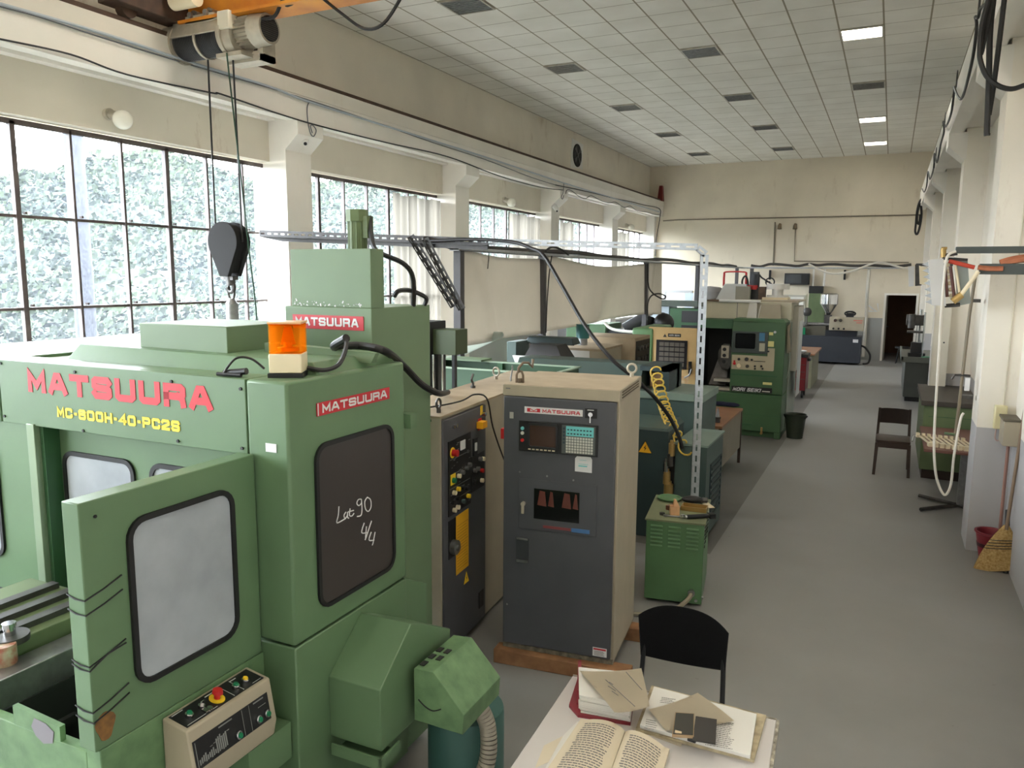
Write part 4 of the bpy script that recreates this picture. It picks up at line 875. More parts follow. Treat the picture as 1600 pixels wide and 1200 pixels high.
make('shackle_link', B().tube([(.045*math.sin(t), 0, zt-lz-.06+.10*math.cos(t)) for t in [2*PI*k/16 for k in range(16)]], .014, 8, True), STEEL_D, sf)
p0 = at(365, 96, 'Y', CY-.03); p1 = at(384, 345, 'Y', CY-.03); p2 = at(390, 400, 'Y', CY-.03); p3 = at(401, 500, 'Y', CY-.03)
cable('pendant_cable', [(p0.x+.03, CY-.15, hz-.2), p1, p2, p3, (p3.x+.02, CY-.1, 1.2)], .008, mat('dark_green_cable', (20, 60, 40), .5), 'thin dark green control cable hanging beside the crane ropes')
cable('festoon_cable', [at(400, 30, 'Y', CY-.1), at(428, 26, 'Y', CY-.1), at(441, 2, 'Y', CY-.1), at(450, 8, 'Y', CY-.1), at(475, -6, 'Y', CY-.1)], .02, CABLE, 'black cable looping from the hoist motor up to the girder')
cable('festoon_cable', [at(500, -6, 'Y', CY-.1), at(535, 22, 'Y', CY-.1), at(570, 45, 'Y', CY-.1), at(600, 36, 'Y', CY-.1), at(628, -6, 'Y', CY-.1)], .016, CABLE, 'black cable hanging in a loop against the ceiling, right of the hoist')

# ------------------------------------------------------------------ slotted steel gantry, posts and canvas
GY = 7.0
pt, pbm = at(1094, 398, 'Y', GY), at(1076, 765, 'Y', GY)
b = B(); slot_angle(b, (pt.x, GY, 0), (pt.x, GY, pt.z), .075, .004, (1, 0, 0), pitch=.1)
tag(make('slotted_post', b, GALV, smooth=False), 'galvanised slotted angle post standing behind the green louvred box', 'post')
a0, a1 = at(1090, 386, 'Y', GY), at(700, 376, 'Y', GY)
b = B(); slot_angle(b, a1-Vector((0, 0, .03)), a0-Vector((0, 0, .03)), .06, .004, (0, 0, 1), pitch=.13)
tag(make('slotted_crossbar', b, GALV, smooth=False), 'white slotted steel crossbar reaching from the tall slotted post toward the windows', 'crossbar')
b = B(); slot_angle(b, a0-Vector((.02, .0, .03)), pt+Vector((.03, 0, -.02)), .06, .004, (0, 1, 0), pitch=.06)
tag(make('corner_brace', b, GALV, smooth=False), 'short slotted piece joining the tall slotted post to the white crossbar', 'brace')
a2 = at(411, 366, 'Y', GY)
b = B(); slot_angle(b, (a2.x, GY-.06, a2.z-.03), (a1.x+.5, GY-.06, a1.z-.06), .075, .004, (0, 0, 1), pitch=.1); pq_ = [(a2.x, a2.z-.10), (a1.x+.5, a1.z-.10), (a1.x+.5, a1.z-.05), (a2.x+.3, a2.z-.03), (a2.x, a2.z-.03)]; pq_[0] = (a2.x+.35, a2.z-.09); b.hexa([(x, GY-.07, z) for x, z in pq_], [(x, GY-.063, z) for x, z in pq_])
tag(make('slotted_crossbar', b, GALV_D, smooth=False), 'slotted steel angle toned dark for its backlit shade, running in front of the windows to the canvas post', 'crossbar')
for k, (p, q) in enumerate((((640, 370), (708, 480)), ((662, 374), (720, 484)))):
    p, q = at(*p, 'Y', GY-.12), at(*q, 'Y', GY+.05)
    b = B(); slot_angle(b, p, q, .06, .004, (1, 0, .3), pitch=.09)
    tag(make('diagonal_brace', b, GALV_D, smooth=False), 'slanted slotted brace %s' % ('farther from the first canvas post' if k == 0 else 'touching the canvas post'), 'brace')
XP = -4.3
TZ = 2.80
PX = [(717, 383, 1.2), (848, 396, 1.2), (1010, 409, 1.2), (1084, 414, 0), (1140, 418, 0)]
names = ['first', 'second', 'third', 'fourth', 'last']
PY = []
for k, (px, py, z0) in enumerate(PX):
    y = at(px, py, 'X', XP).y
    if k == 4: y = 24.6
    if k == 3: y = 19.2
    PY.append(y)
    o = tag(make('square_post', B().box(XP-.045, XP+.045, y-.045, y+.045, 0, TZ-.02), POST, bev=.003), 'dark grey square post, %s of the row along the canvas' % names[k] if k < 3 else 'dark grey square post, the %s one in the row beyond the canvas' % ('nearer' if k == 3 else 'farther'), 'post', 'dark posts under the cable tray')
p = at(1175, 421, 'Y', 25.3)
tag(make('square_post', B().box(p.x-.05, p.x+.05, 25.25, 25.35, 0, TZ-.02), POST), 'dark square post behind the lathe, nearest the back wall', 'post', 'dark posts under the cable tray')
def tray(name, p, q, label):
    p, q = Vector(p), Vector(q); b = B(); d = (q-p).normalized(); s_ = d.cross(Vector((0, 0, 1)))*.06; u = Vector((0, 0, 1))
    for o0, o1, h0, h1 in ((-1, 1, 0, .008), (-1, -.92, 0, .04), (.92, 1, 0, .04)):
        b.hexa([p+s_*o0+u*h0, p+s_*o1+u*h0, p+s_*o1+u*h1, p+s_*o0+u*h1], [q+s_*o0+u*h0, q+s_*o1+u*h0, q+s_*o1+u*h1, q+s_*o0+u*h1])
    return tag(make(name, b, GALV, smooth=False), label, 'cable tray')
tray('cable_tray', (XP, PY[0]-.1, TZ-.02), (XP, 25.3, TZ-.02), 'long grey cable tray on dark posts above the canvas')
xe = at(1424, 413, 'Y', 25.3).x
tray('cable_tray', (XP+.07, 25.3, TZ-.02), (xe, 25.3, TZ-.02), 'bright metal cable tray crossing in front of the back wall')
rnd = random.Random(4)
cable('cable', [(XP+rnd.uniform(-.05, .05), PY[0]-.2+(24.6-PY[0])*k/14, TZ+.04+rnd.uniform(-.015, .03)) for k in range(15)], .035, mat('dark_cable_bundle', (66, 62, 58), .6), 'bundle of dark cables lying in the long tray above the canvas')
cable('cable', [(XP+.3+(xe-XP-.3)*k/16, 25.3, TZ+.05+rnd.uniform(-.02, .07)) for k in range(17)], .04, mat('dark_cable_bundle', (66, 62, 58)), 'bundle of dark cables lying in the tray before the back wall')
cable('cable', [(-2.3, 25.2, TZ+.12), (-1.7, 25.2, TZ-.16), (-1.1, 25.2, TZ-.10), (-.4, 25.2, TZ+.16), (.2, 25.2, TZ+.02), (xe, 25.2, TZ-.02)], .03, WCABLE, 'loose white cable swinging above and below the tray at the back wall')
def canvas(y0, y1, zt0, zt1, zb0, zb1, sag, label, fold):
    def f(u, v):
        t = zt0+(zt1-zt0)*u-sag*math.sin(PI*u)**1.5; bo = zb0+(zb1-zb0)*u
        x = XP-.03+.05*math.sin(u*PI*2+.6)*(.4+v)+.045*math.exp(-((u-fold-.25*(v-.5)*(1 if fold < .5 else -1))/.06)**2)
        return (x, y0+(y1-y0)*u, t+(bo-t)*v)
    o = make('canvas_sheet', B().grid(f, 40, 16, th=.006), CLOTH, ang=180); return tag(o, label, 'canvas sheet', 'canvas sheets tied between the posts')
zz = lambda px, py: at(px, py, 'X', XP+.05).z
canvas(PY[0]-.03, PY[1], zz(722, 390), zz(842, 404), zz(722, 542), zz(842, 523), .03, 'beige canvas sheet hung between the first and second dark posts', .3)
canvas(PY[1], PY[2], zz(856, 398), zz(1004, 412), zz(856, 518), zz(1004, 492), .10, 'long beige canvas sheet hung between the second and third dark posts', .55)
canvas(PY[2]+.0, PY[2]+1.2, zz(1014, 411), zz(1026, 410), zz(1013, 494), zz(1024, 493), .0, 'narrow strip of beige canvas beyond the third dark post', .5)
def f_(u, v): p_ = at(728+48*u+0*v, 540-5*u, 'Y', 8.2); return (p_.x+.02*math.sin(v*3), 8.0+.35*u, 1.86-.02*u-(.33*(1-u*.8))*v)
tag(make('plastic_sheet', B().grid(f_, 12, 8, th=.004), mat('pale_plastic', (206, 212, 204), .4), ang=180), 'pale curled plastic sheet hanging under the first canvas', 'plastic sheet')
cable('cable', apx([(692, 376, 'Y', 6.95), (665, 372, 'Y', 6.93), (672, 376, 'Y', 6.9), (740, 374, 'Y', 6.9), (800, 378, 'Y', 6.9), (830, 388, 'Y', 6.85), (850, 400, 'Y', 6.8), (880, 450, 'Y', 6.7), (915, 510, 'Y', 6.6), (955, 560, 'Y', 6.55), (990, 590, 'Y', 6.6), (1020, 618, 'Y', 6.8), (1045, 650, 'Y', 7.0), (1060, 680, 'Y', 7.05), (1066, 700, 'Y', 7.1)]), .018, CABLE, 'long black cable sagging from the slotted crossbar diagonally to the teal machine', n=8)
cable('cable', apx([(763, 379, 'X', XP+.05), (764, 398, 'X', XP+.05), (762, 420, 'X', XP+.05)]), .006, CABLE, 'short dark wire end dangling in front of the first canvas')
cable('cable', apx([(853, 392, 'X', XP+.14), (862, 386, 'X', XP+.14), (875, 389, 'X', XP+.14), (888, 398, 'X', XP+.14)]), .016, CABLE, 'black cable hump on the tray above the second post')
cable('cable', apx([(862, 400, 'X', XP+.14), (858, 430, 'X', XP+.14), (855, 470, 'X', XP+.14), (853, 520, 'X', XP+.14)]), .009, CABLE, 'thin cable running down just right of the second post')
cable('cable', apx([(1012, 412, 'X', XP+.12), (1013, 445, 'X', XP+.12), (1020, 458, 'X', XP+.3), (1035, 467, 'X', XP+.5), (1040, 463, 'X', XP+.6), (1030, 459, 'X', XP+.5), (1018, 462, 'X', XP+.3), (1012, 475, 'X', XP+.12), (1012, 500, 'X', XP+.12)]), .014, CABLE, 'black cable looping off the third post')
# tub behind the long cabinet
tb = thing('swarf_tub', 'open green sheet metal swarf tub with a pale rim behind the beige cabinet', 'tub', (-3.5, 6.76, 0))
b = B(); W_, D_, H_ = .78, .33, 1.62
b.box(-W_, W_, D_-.02, D_, .05, H_).box(-W_, W_, -D_, -D_+.02, .05, H_-.0).box(-W_, -W_+.02, -D_, D_, .05, H_).box(W_-.02, W_, -D_, D_, .05, H_).box(-W_, W_, -D_, D_, .05, .9); make('tub_body', b, mat('tub_green', (44, 76, 50), .5), tb)
b = B().box(-W_-.02, W_+.02, D_-.03, D_+.02, H_, H_+.012).box(-W_-.02, W_+.02, -D_-.02, -D_+.03, H_, H_+.012).box(W_-.03, W_+.02, -D_, D_, H_, H_+.012).box(-W_-.02, -W_+.03, -D_, D_, H_, H_+.012); make('rim', b, mat('pale_rim', (150, 172, 150), .4), tb)
make('stiffener', B().box(-.1, -.04, D_-.05, D_-.02, .9, H_), DGREEN, tb)
make('top_plate', B().box(-W_, -.25, D_-.12, D_+.12, H_+.012, H_+.03), GREEN_T, tb)
# ------------------------------------------------------------------ teal machine behind the control cabinet
TM = thing('milling_machine', 'dark teal machine with hooded back, warning triangle and air regulators behind the charcoal cabinet', 'machine tool', (-2.3, 7.1, 0))
def tl_(v): return v
b = B().box(-.38, .50, 0, .6, .0, 1.06); bc_ = make('front_cabinet', b, TEAL_D, TM, bev=.006)
make('front_cabinet_top', B().hexa([(-.38, 0, 1.06), (.50, 0, 1.06), (.50, .6, 1.06), (-.38, .6, 1.06)], [(-.38, .02, 1.08), (.48, .02, 1.08), (.46, .6, 1.10), (-.38, .6, 1.10)]), TEAL, TM)
p = at(1008, 705, 'Y', 7.1)
tr = make('warning_triangle', B(FY(0)).prism([(p.x+2.3-.075, p.z-.02), (p.x+2.3+.075, p.z-.02), (p.x+2.3, p.z+.11)], 0, .003), BLACK, TM, smooth=False)
make('triangle_face', B(FY(-.003)).prism([(p.x+2.3-.063, p.z-.013), (p.x+2.3+.063, p.z-.013), (p.x+2.3, p.z+.096)], 0, .002), mat('amber_notice', (228, 170, 34)), tr, smooth=False)
make('flash_symbol', B(FY(-.005)).prism([(p.x+2.3-.008, p.z), (p.x+2.3+.014, p.z+.035), (p.x+2.3, p.z+.035), (p.x+2.3+.012, p.z+.07), (p.x+2.3-.014, p.z+.03), (p.x+2.3, p.z+.03)], 0, .002), BLACK, tr, smooth=False)
b = B().box(-1.6, .62, .9, 1.6, .04, 1.22); make('bed', b, TEAL, TM, bev=.006)
make('bed_ledge', B().box(-1.6, .63, .88, 1.65, 1.22, 1.30), TEAL_L, TM, bev=.005)
b = B().hexa([(-1.6, .9, 1.30), (-.08, .9, 1.30), (-.08, 1.5, 1.30), (-1.6, 1.5, 1.30)], [(-1.6, 1.1, 1.56), (-.08, 1.1, 1.56), (-.08, 1.45, 1.56), (-1.6, 1.45, 1.56)]); make('back_housing', b, TEAL, TM, bev=.005)
b = B().box(-.08, .24, 1.3, 1.5, 1.30, 1.56).box(-.08, .24, .95, 1.3, 1.51, 1.56).hexa([(.18, .95, 1.30), (.24, .95, 1.30), (.24, 1.4, 1.30), (.18, 1.4, 1.30)], [(.15, .95, 1.56), (.24, .95, 1.56), (.24, 1.4, 1.56), (.15, 1.4, 1.56)]); make('hood', b, TEAL_D, TM)
make('hood_inside', B().box(-.06, .15, 1.25, 1.3, 1.32, 1.50), GREYD, TM); make('cardboard_flap', B().box(-.03, .10, 1.18, 1.25, 1.31, 1.46), WOODL, TM)
make('rubber_gasket', B().box(.50, .515, 1.0, 1.5, .95, 1.15), BLACK, TM)
b = B().box(.56, .86, .02, .80, .04, .94); sb = make('coolant_tank', b, TEAL, TM, bev=.006)
make('tank_lid', B().box(.55, .87, .01, .82, .94, .96), TEAL_L, TM)
b = B(FXP(.86))
for k in range(8): b.box(.25, .68, .25+.06*k, .275+.06*k, 0, .012)
make('louvres', b, TEAL_D, sb, smooth=False)
make('louvre_panel', B(FXP(.86)).ring([(.2, .2), (.72, .2), (.72, .74), (.2, .74)], [(.215, .215), (.705, .215), (.705, .725), (.215, .725)], 0, .01), TEAL_D, sb, smooth=False)
ar = make('air_regulator', B().box(.50, .56, .02, .08, .55, .95), BLACK, TM)
for x, y, z, r_, m_ in ((.50, -.02, .62, .035, BRASS), (.52, -.02, .50, .045, BRASS), (.53, -.03, .80, .03, STEEL_D), (.54, -.03, .90, .03, BRASS), (.49, -.02, .72, .028, CHROME)): make('regulator_bowl', B().cyl((x, y, z-.06), (x, y, z+.06), r_, n=14).cyl((x, y, z+.06), (x, y, z+.09), r_*.6, n=12), m_, ar)
hp = []
pa, pb2 = at(1024, 578, 'Y', 7.95), at(1050, 665, 'Y', 7.3)
N_ = 11
for k in range(N_*14+1):
    t = k/(N_*14); c = pa.lerp(pb2, t); a = t*N_*2*PI; hp.append(c+Vector((.06*math.cos(a), 0, .05*math.sin(a)-.06*math.sin(PI*t))))
pc = at(1072, 706, 'Y', 7.05)
for k in range(1, 37): t = k/36; c = pb2.lerp(pc, t); a = t*3*2*PI; hp.append(c+Vector((.05*math.cos(a), 0, .05*math.sin(a))))
tag(make('coiled_air_hose', B().tube(hp, .009, 6), mat('yellow_hose', (222, 188, 84), .4)), 'yellow coiled air hose stretched down in front of the teal machine', 'hose')
# units with beige tops further back
YC = 9.9
pa = at(868, 566, 'Y', YC); pb2 = at(937, 560, 'Y', YC)
SB = thing('grinding_machine', 'low beige-topped machine with an open pale drawer front, under the canvas', 'machine tool', ((pa.x+pb2.x)/2, YC, 0)); hw = (pb2.x-pa.x)/2; zt = at(920, 545, 'Y', YC).z
make('cabinet', B().box(-hw, hw, 0, .95, .0, zt-.03), BEIGE, SB, bev=.005); make('top_dust', B().box(-hw-.01, hw+.01, -.01, .96, zt-.03, zt), BEIGE_D, SB)
make('white_frame', B(FY(0)).ring([(-hw, .9), (hw*.55, .9), (hw*.55, zt-.03), (-hw, zt-.03)], [(-hw+.05, .95), (hw*.55-.05, .95), (hw*.55-.05, zt-.16), (-hw+.05, zt-.16)], 0, .012), WHITE, SB, smooth=False)
make('glass_insert', B(FY(0)).box(-hw+.05, hw*.55-.05, .95, zt-.16, 0, .006), mat('green_glass', (90, 110, 100), .2), SB, smooth=False)
bq = B().box(0, .9, -.5, .5, 0, .01)
pd = at(970, 545, 'Y', 10.8); 
SB2 = thing('control_box', 'beige control box with dark switch panel beside the green lathe hood', 'control box', (pd.x, 10.9, 0)); zt2 = at(975, 528, 'Y', 10.9).z
make('cabinet', B().box(-.75, .18, 0, .8, .03, zt2), BEIGE_D, SB2, bev=.005); make('switch_panel', B(FXP(.18)).box(.05, .75, zt2-.42, zt2-.05, 0, .01), BLACK, SB2)
b = B(FXP(.19))
for i in range(4):
    for j in range(2): b.cyl((.15+.16*i, zt2-.32+.16*j, 0), (.15+.16*i, zt2-.32+.16*j, .03), .035, n=10)
make('knobs', b, STEEL_D, SB2)
pe = at(910, 545, 'Y', YC+.5); t_ = thing('small_motor', 'small teal motor on a steel foot standing on the beige machine top', 'motor', (pe.x, YC+.5, zt))
make('foot', B().cyl((0, 0, 0), (0, 0, .10), .07, n=18), STEEL, t_); make('housing', B().cyl((0, 0, .10), (0, 0, .30), .095, n=24), mat('teal_motor', (34, 96, 96), .4), t_)
cable('cable', [(pe.x-.05, YC+.42, zt+.02), (pe.x-.4, YC+.5, zt+.06), (pe.x-.8, YC+.9, zt+.03)], .012, CABLE, 'black cable trailing over the beige top from the small teal motor')
cable('cable', [(pe.x-.05, YC+.3, zt+.015), (pe.x-.35, YC+.15, zt+.03), (pe.x-.7, YC+.25, zt+.015)], .012, CABLE, 'second black lead lying on the beige machine top, nearer the hood')
# black hood with teal block
p0, p1 = at(808, 566, 'Y', 8.9), at(884, 566, 'Y', 8.9); zt3 = at(850, 540, 'Y', 8.9).z; zb3 = at(850, 575, 'Y', 8.9).z
bh = thing('surface_grinder', 'dark machine with black sloping hood and teal end block before the canvas', 'machine tool', (p0.x, 8.9, 0)); wd = p1.x-p0.x
make('stand', B().box(-.15, wd, 0, .7, .03, zb3), TEAL_D, bh); make('hood', B().hexa([(.02, 0, zb3), (wd, 0, zb3), (wd, .5, zb3), (.02, .5, zb3)], [(.16, .08, zt3), (wd-.16, .08, zt3), (wd-.16, .4, zt3), (.16, .4, zt3)]), mat('black_hood', (40, 38, 38), .6), bh)
make('end_block', B().box(-.20, -.06, .1, .5, zb3, zt3+.02), TEAL, bh, bev=.01); make('top_cover', B().hexa([(-.1, .42, zt3-.02), (wd*.9, .42, zt3-.02), (wd*.9, .7, zt3-.02), (-.1, .7, zt3-.02)], [(-.05, .45, zt3+.07), (wd*.85, .45, zt3+.07), (wd*.85, .66, zt3+.07), (-.05, .66, zt3+.07)]), TEAL_D, bh, bev=.01)
make('pale_bracket', B().hexa([(-.02, -.02, zb3+.05), (.1, -.02, zb3+.05), (.1, .02, zb3+.05), (-.02, .02, zb3+.05)], [(-.06, -.02, zb3+.14), (.13, -.02, zb3+.14), (.13, .02, zb3+.14), (-.06, .02, zb3+.14)]), LABELW, bh)
# ------------------------------------------------------------------ green louvred box with tools
gp = thing('x', 'x', 'x'); bpy.data.objects.remove(gp)
GB = thing('transformer_box', 'green louvred metal box with tools on top, beside the charcoal cabinet', 'transformer', (-1.145, 5.684, 0), 8.5)
bd = make('body', B().box(-.435, 0, 0, .66, .03, .66), mat('box_green', (84, 120, 80), .4, var=.12), GB, bev=.005)
make('lid', B().box(-.445, .01, -.012, .675, .66, .675), mat('dusty_green_lid', (112, 118, 88), .6, var=.15), GB, bev=.003)
b = B(FY(0))
def louvre(b, a0, a1, z): b.hexa([(a0, z, 0), (a1, z, 0), (a1, z+.014, 0), (a0, z+.014, 0)], [(a0, z, .011), (a1, z, .011), (a1, z+.004, .011), (a0, z+.004, .011)])
for c_ in range(3):
    for r_ in range(6): louvre(b, -.40+.135*c_, -.31+.135*c_, .46+.031*r_)
make('louvres', b, mat('box_green', (0, 0, 0)), bd, smooth=False)
b = B(FXP(0))
for c_ in range(4):
    for r_ in range(6): b.cyl((.1+.13*c_, .46+.031*r_, 0), (.1+.13*c_, .46+.031*r_, .004), .012, n=8)
make('perforations', b, GREYD, bd, smooth=False)
make('cable_socket', B(FY(0)).cyl((-.075, .12, 0), (-.075, .12, .035), .026, n=14), STEEL, GB); make('bolt', B(FY(0)).cyl((-.04, .06, 0), (-.04, .06, .012), .012, n=6), STEEL, GB); make('bolt', B(FXP(0)).cyl((.05, .07, 0), (.05, .07, .012), .012, n=6), STEEL, GB)
ga = rad(8.5)
def gw(x, y, z=.675): return Vector((-1.145+x*math.cos(ga)-y*math.sin(ga), 5.684+x*math.sin(ga)+y*math.cos(ga), z))
cable('cable', [gw(-.075, -.035, .12), gw(-.10, -.09, .09), gw(-.18, -.16, .04), gw(-.3, -.25, .02), gw(-.5, -.3, .018)], .018, mat('grey_hose', (140, 132, 112), .5), 'grey hose from the socket low on the green louvred box')
def onlid(name, b, m, label, cat, x, y, deg=0, parts=(), group=None):
    o = thing(name, label, cat, gw(x, y), 8.5+deg, group) if parts else tag(make(name, b, m), label, cat, group)
    if parts:
        for nm, bb, mm in parts: make(nm, bb, mm, o)
    else: o.location = gw(x, y); o.rotation_euler = (0, 0, rad(8.5+deg))
    return o
onlid('shallow_dish', B().lathe((0, 0, 0), [(.085, .0), (.10, .012), (.10, .02), (.09, .02), (.08, .01), (.0, .01)], 24), mat('box_green', (0, 0, 0)), 'shallow green lid lying on the far left of the louvred box', 'lid', -.32, .56)
onlid('angle_grinder', None, None, 'black rounded power tool lying at the back of the louvred box', 'power tool', -.13, .52, 10, (('housing', B().sph((0, 0, .03), .09, (1, .5, .33)), BLACK), ('collar', B().cyl((.08, 0, .03), (.12, 0, .03), .022), STEEL_D)))
onlid('wooden_block', None, None, 'notched pale wooden block standing on the louvred box', 'wooden block', -.24, .16, 15, (('block', B().box(-.035, .035, -.03, .03, 0, .07), WOODL), ('wedge', B().hexa([(-.01, -.03, .07), (.035, -.03, .07), (.035, .03, .07), (-.01, .03, .07)], [(-.005, -.02, .12), (.01, -.02, .12), (.01, .02, .12), (-.005, .02, .12)]), WOODL)))
onlid('paint_scraper', None, None, 'brown handled scraper behind the wooden block on the louvred box', 'hand tool', -.28, .30, -30, (('handle', B().box(-.015, .015, -.05, .05, 0, .035), mat('brown_handle', (96, 58, 40), .5)), ('blade', B().box(-.03, .03, .05, .1, 0.0, .008), STEEL)))
onlid('steel_tray', None, None, 'small open brown steel tray in the middle of the louvred box', 'tray', -.10, .33, -5, (('tray_body', B().box(-.10, .10, -.055, .055, 0, .006).box(-.10, .10, -.055, -.05, 0, .035).box(-.10, .10, .05, .055, 0, .035).box(-.10, -.095, -.055, .055, 0, .035).box(.095, .10, -.055, .055, 0, .035), BRASS), ('tray_bar', B().box(-.08, .08, -.02, -.005, .006, .02), STEEL_D)))
onlid('torch', None, None, 'black cylindrical handle tool with a bright end on the louvred box', 'hand tool', -.04, .12, 28, (('grip', B().cyl((-.11, 0, .018), (.07, 0, .018), .017), BLACK), ('end_cap', B().cyl((-.125, 0, .018), (-.11, 0, .018), .014), CHROME), ('head', B().box(.07, .115, -.028, .028, 0, .035), BLACK)))
onlid('paper_slip', B().box(-.03, .03, -.085, .085, 0, .004), CREAM, 'cream slip of card at the far right of the louvred box', 'card', .05-.06, .50, 25)
onlid('hex_nut', B().cyl((0, 0, 0), (0, 0, .02), .024, n=6).cyl((0, 0, .02), (0, 0, .03), .014), CHROME, 'shiny steel nut nearest the front edge of the louvred box', 'nut', -.17, .08)
onlid('hex_nut', B().cyl((0, 0, 0), (0, 0, .018), .022, n=6), STEEL_D, 'dark steel nut at the left of the louvred box top', 'nut', -.33, .12)
onlid('wrench', B().cyl((0, 0, .006), (.11, .02, .006), .006, n=8).cyl((0, 0, 0), (0, 0, .012), .018, n=10), STEEL, 'small thin wrench between the nuts and the wooden block', 'wrench', -.30, .09, -10)

# ------------------------------------------------------------------ desk and chair in the front
DT = .74
c00, c10, c01 = at(1192, 1200, 'Z', DT), at(1197, 1125, 'Z', DT), at(1000, 1073, 'Z', DT)
DK = thing('desk', 'small white laminate desk with chipped right edge, covered with papers', 'desk', (-.30, 3.09, 0), 3)
make('desktop', B().box(-.87, .0, -1.2, .0, DT-.028, DT), DESKW, DK, bev=.003)
make('edge_strip', B().box(.0, .012, -1.2, .0, DT-.028, DT+.001).box(-.87, .0, .0, .01, DT-.028, DT+.001), mat('chipped_edge', (196, 188, 170), .6, var=.3, vs=30, col2=(70, 60, 50)), DK)
for x in (-.83, -.03):
    for y in (-1.16, -.04): make('leg', B().box(x-.015, x+.015, y-.015, y+.015, 0, DT-.028), POST, DK)
make('frame_rail', B().box(-.84, -.02, -.05, -.03, DT-.07, DT-.028).box(-.84, -.02, -1.17, -1.15, DT-.07, DT-.028), POST, DK)
def fp(px, py, z=DT): return at(px, py, 'Z', z)
def sheet(b, P_, z0, z1=None):
    "a flat stack whose outline is given by image points on the table plane"
    q = [fp(x, y, z0) for x, y in P_]; b.hexa([(p.x, p.y, z0) for p in q], [(p.x, p.y, z1 or z0+.001) for p in q]); return b
def flatthing(name, P_, z0, z1, m, label, cat, group=None, parts=()):
    o = tag(make(name, sheet(B(), P_, z0, z1), m, smooth=False), label, cat, group)
    for nm, PP, a, c, mm in parts: make(nm, sheet(B(), PP, a, c), mm, o, smooth=False)
    return o
# red folder stack
fo = flatthing('red_folder', [(889, 1105), (903, 1062), (995, 1075), (985, 1134), (903, 1121)], DT, DT+.012, MAROON, 'dark red plastic folder at the bottom of the paper stack on the desk', 'folder')
st = tag(make('paper_stack', B(), PAPER), 'thick stack of white papers lying in the red folder', 'paper stack'); bpy.data.objects.remove(st)
b = B(); rnd = random.Random(6)
for k in range(9):
    z = DT+.013+.0085*k; dx, dy = rnd.uniform(-2, 2), rnd.uniform(-1, 2); sheet(b, [(906+dx, 1112-k*3+dy), (905+dx, 1060-k*2+dy), (992+dx, 1070-k*2), (984+dx, 1128-k*3)], z, z+.0075)
tag(make('paper_stack', b, PAPER, smooth=False), 'thick stack of white papers lying in the red folder', 'paper stack')
flatthing('folder_cover', [(901, 1100), (903, 1052), (908, 1052), (908, 1103)], DT+.0125, DT+.075, MAROON, 'upright dark red cover edge along the left of the paper stack', 'folder')
def curled(name, P_, z0, m, label, cat, lift=.02, group=None, k0=0):
    q = [fp(x, y, z0) for x, y in P_]
    def f(u, v):
        p = (q[0].lerp(q[1], u)).lerp(q[3].lerp(q[2], u), v); return (p.x, p.y, z0+lift*((u-.5)**2*2+.3*math.sin(v*3+k0))*.8+.004)
    o = make(name, B().grid(f, 14, 10, th=.0012), m, ang=180)
    if label: tag(o, label, cat, group)
    return o, q
zt = DT+.092
o, q = curled('drawing_sheet', [(905, 1052), (1002, 1048), (1015, 1108), (960, 1118)], zt, PAPERY, 'creased yellowish drawing lying on top of the paper stack', 'drawing', .02)
b = B()
for p, r_ in (((946, 1062), (992, 1104)), ((978, 1050), (1003, 1078)), ((950, 1072), (962, 1080)), ((956, 1080), (966, 1087)), ((952, 1066), (958, 1070))):
    a, c = fp(*p, zt+.024), fp(*r_, zt+.024); d = (c-a).normalized(); n_ = Vector((-d.y, d.x, 0))*.0016; b.hexa([a-n_, c-n_, c+n_, a+n_], [v+Vector((0, 0, .001)) for v in (a-n_, c-n_, c+n_, a+n_)])
make('drawn_lines', b, INK, o, smooth=False)
# open lever arch folder with sheets (right)
bf = flatthing('open_binder', [(993, 1143), (1018, 1075), (1197, 1122), (1178, 1192)], DT+.001, DT+.014, mat('worn_card', (170, 156, 128), .8, var=.3, vs=20), 'open worn card binder under loose sheets on the right of the desk', 'binder')
b = B()
for k in range(5): sheet(b, [(1000, 1138-k), (1022, 1078-k), (1182, 1121-k), (1172, 1186-k)], DT+.015+.005*k, DT+.0193+.005*k)
pp = tag(make('loose_pages', b, PAPER, smooth=False), 'pile of white typed pages in the open binder', 'pages')
def print_lines(P_, n, z, parent, rows=14, seed=1, gap=.12):
    r_ = random.Random(seed); b = B(); q = [fp(x, y, z) for x, y in P_]
    for k in range(rows):
        v = (k+.5)/rows; a, c = q[0].lerp(q[3], v), q[1].lerp(q[2], v); u = r_.uniform(0, .08); e = r_.uniform(.75, 1)
        while u < e:
            w_ = r_.uniform(.03, .12); p1, p2 = a.lerp(c, u), a.lerp(c, min(e, u+w_)); dd_ = (q[3]-q[0])*(.26/rows)
            b.hexa([p1, p2, p2+dd_, p1+dd_], [x+Vector((0, 0, .0006)) for x in (p1, p2, p2+dd_, p1+dd_)]); u += w_+.02
    return make('printed_text', b, INK, parent, smooth=False)
print_lines([(1105, 1122), (1152, 1130), (1146, 1172), (1100, 1164)], 1, DT+.0402, pp, 15, 3)
print_lines([(1010, 1122), (1030, 1126), (1026, 1142), (1006, 1138)], 1, DT+.0402, pp, 5, 4)
print_lines([(1033, 1088), (1058, 1092), (1054, 1100), (1030, 1098)], 1, DT+.0402, pp, 4, 5)
o, q = curled('envelope', [(1013, 1112), (1090, 1086), (1147, 1130), (1040, 1146)], DT+.042, PAPERY, 'folded yellowish sheet lying across the open binder', 'sheet of paper', .016)
flatthing('page_sheet', [(994, 1141), (1010, 1147), (1066, 1163), (1064, 1167)], DT+.0005, DT+.004, PAPERY, 'folded paper sticking out under the binder towards the open book', 'sheet of paper')
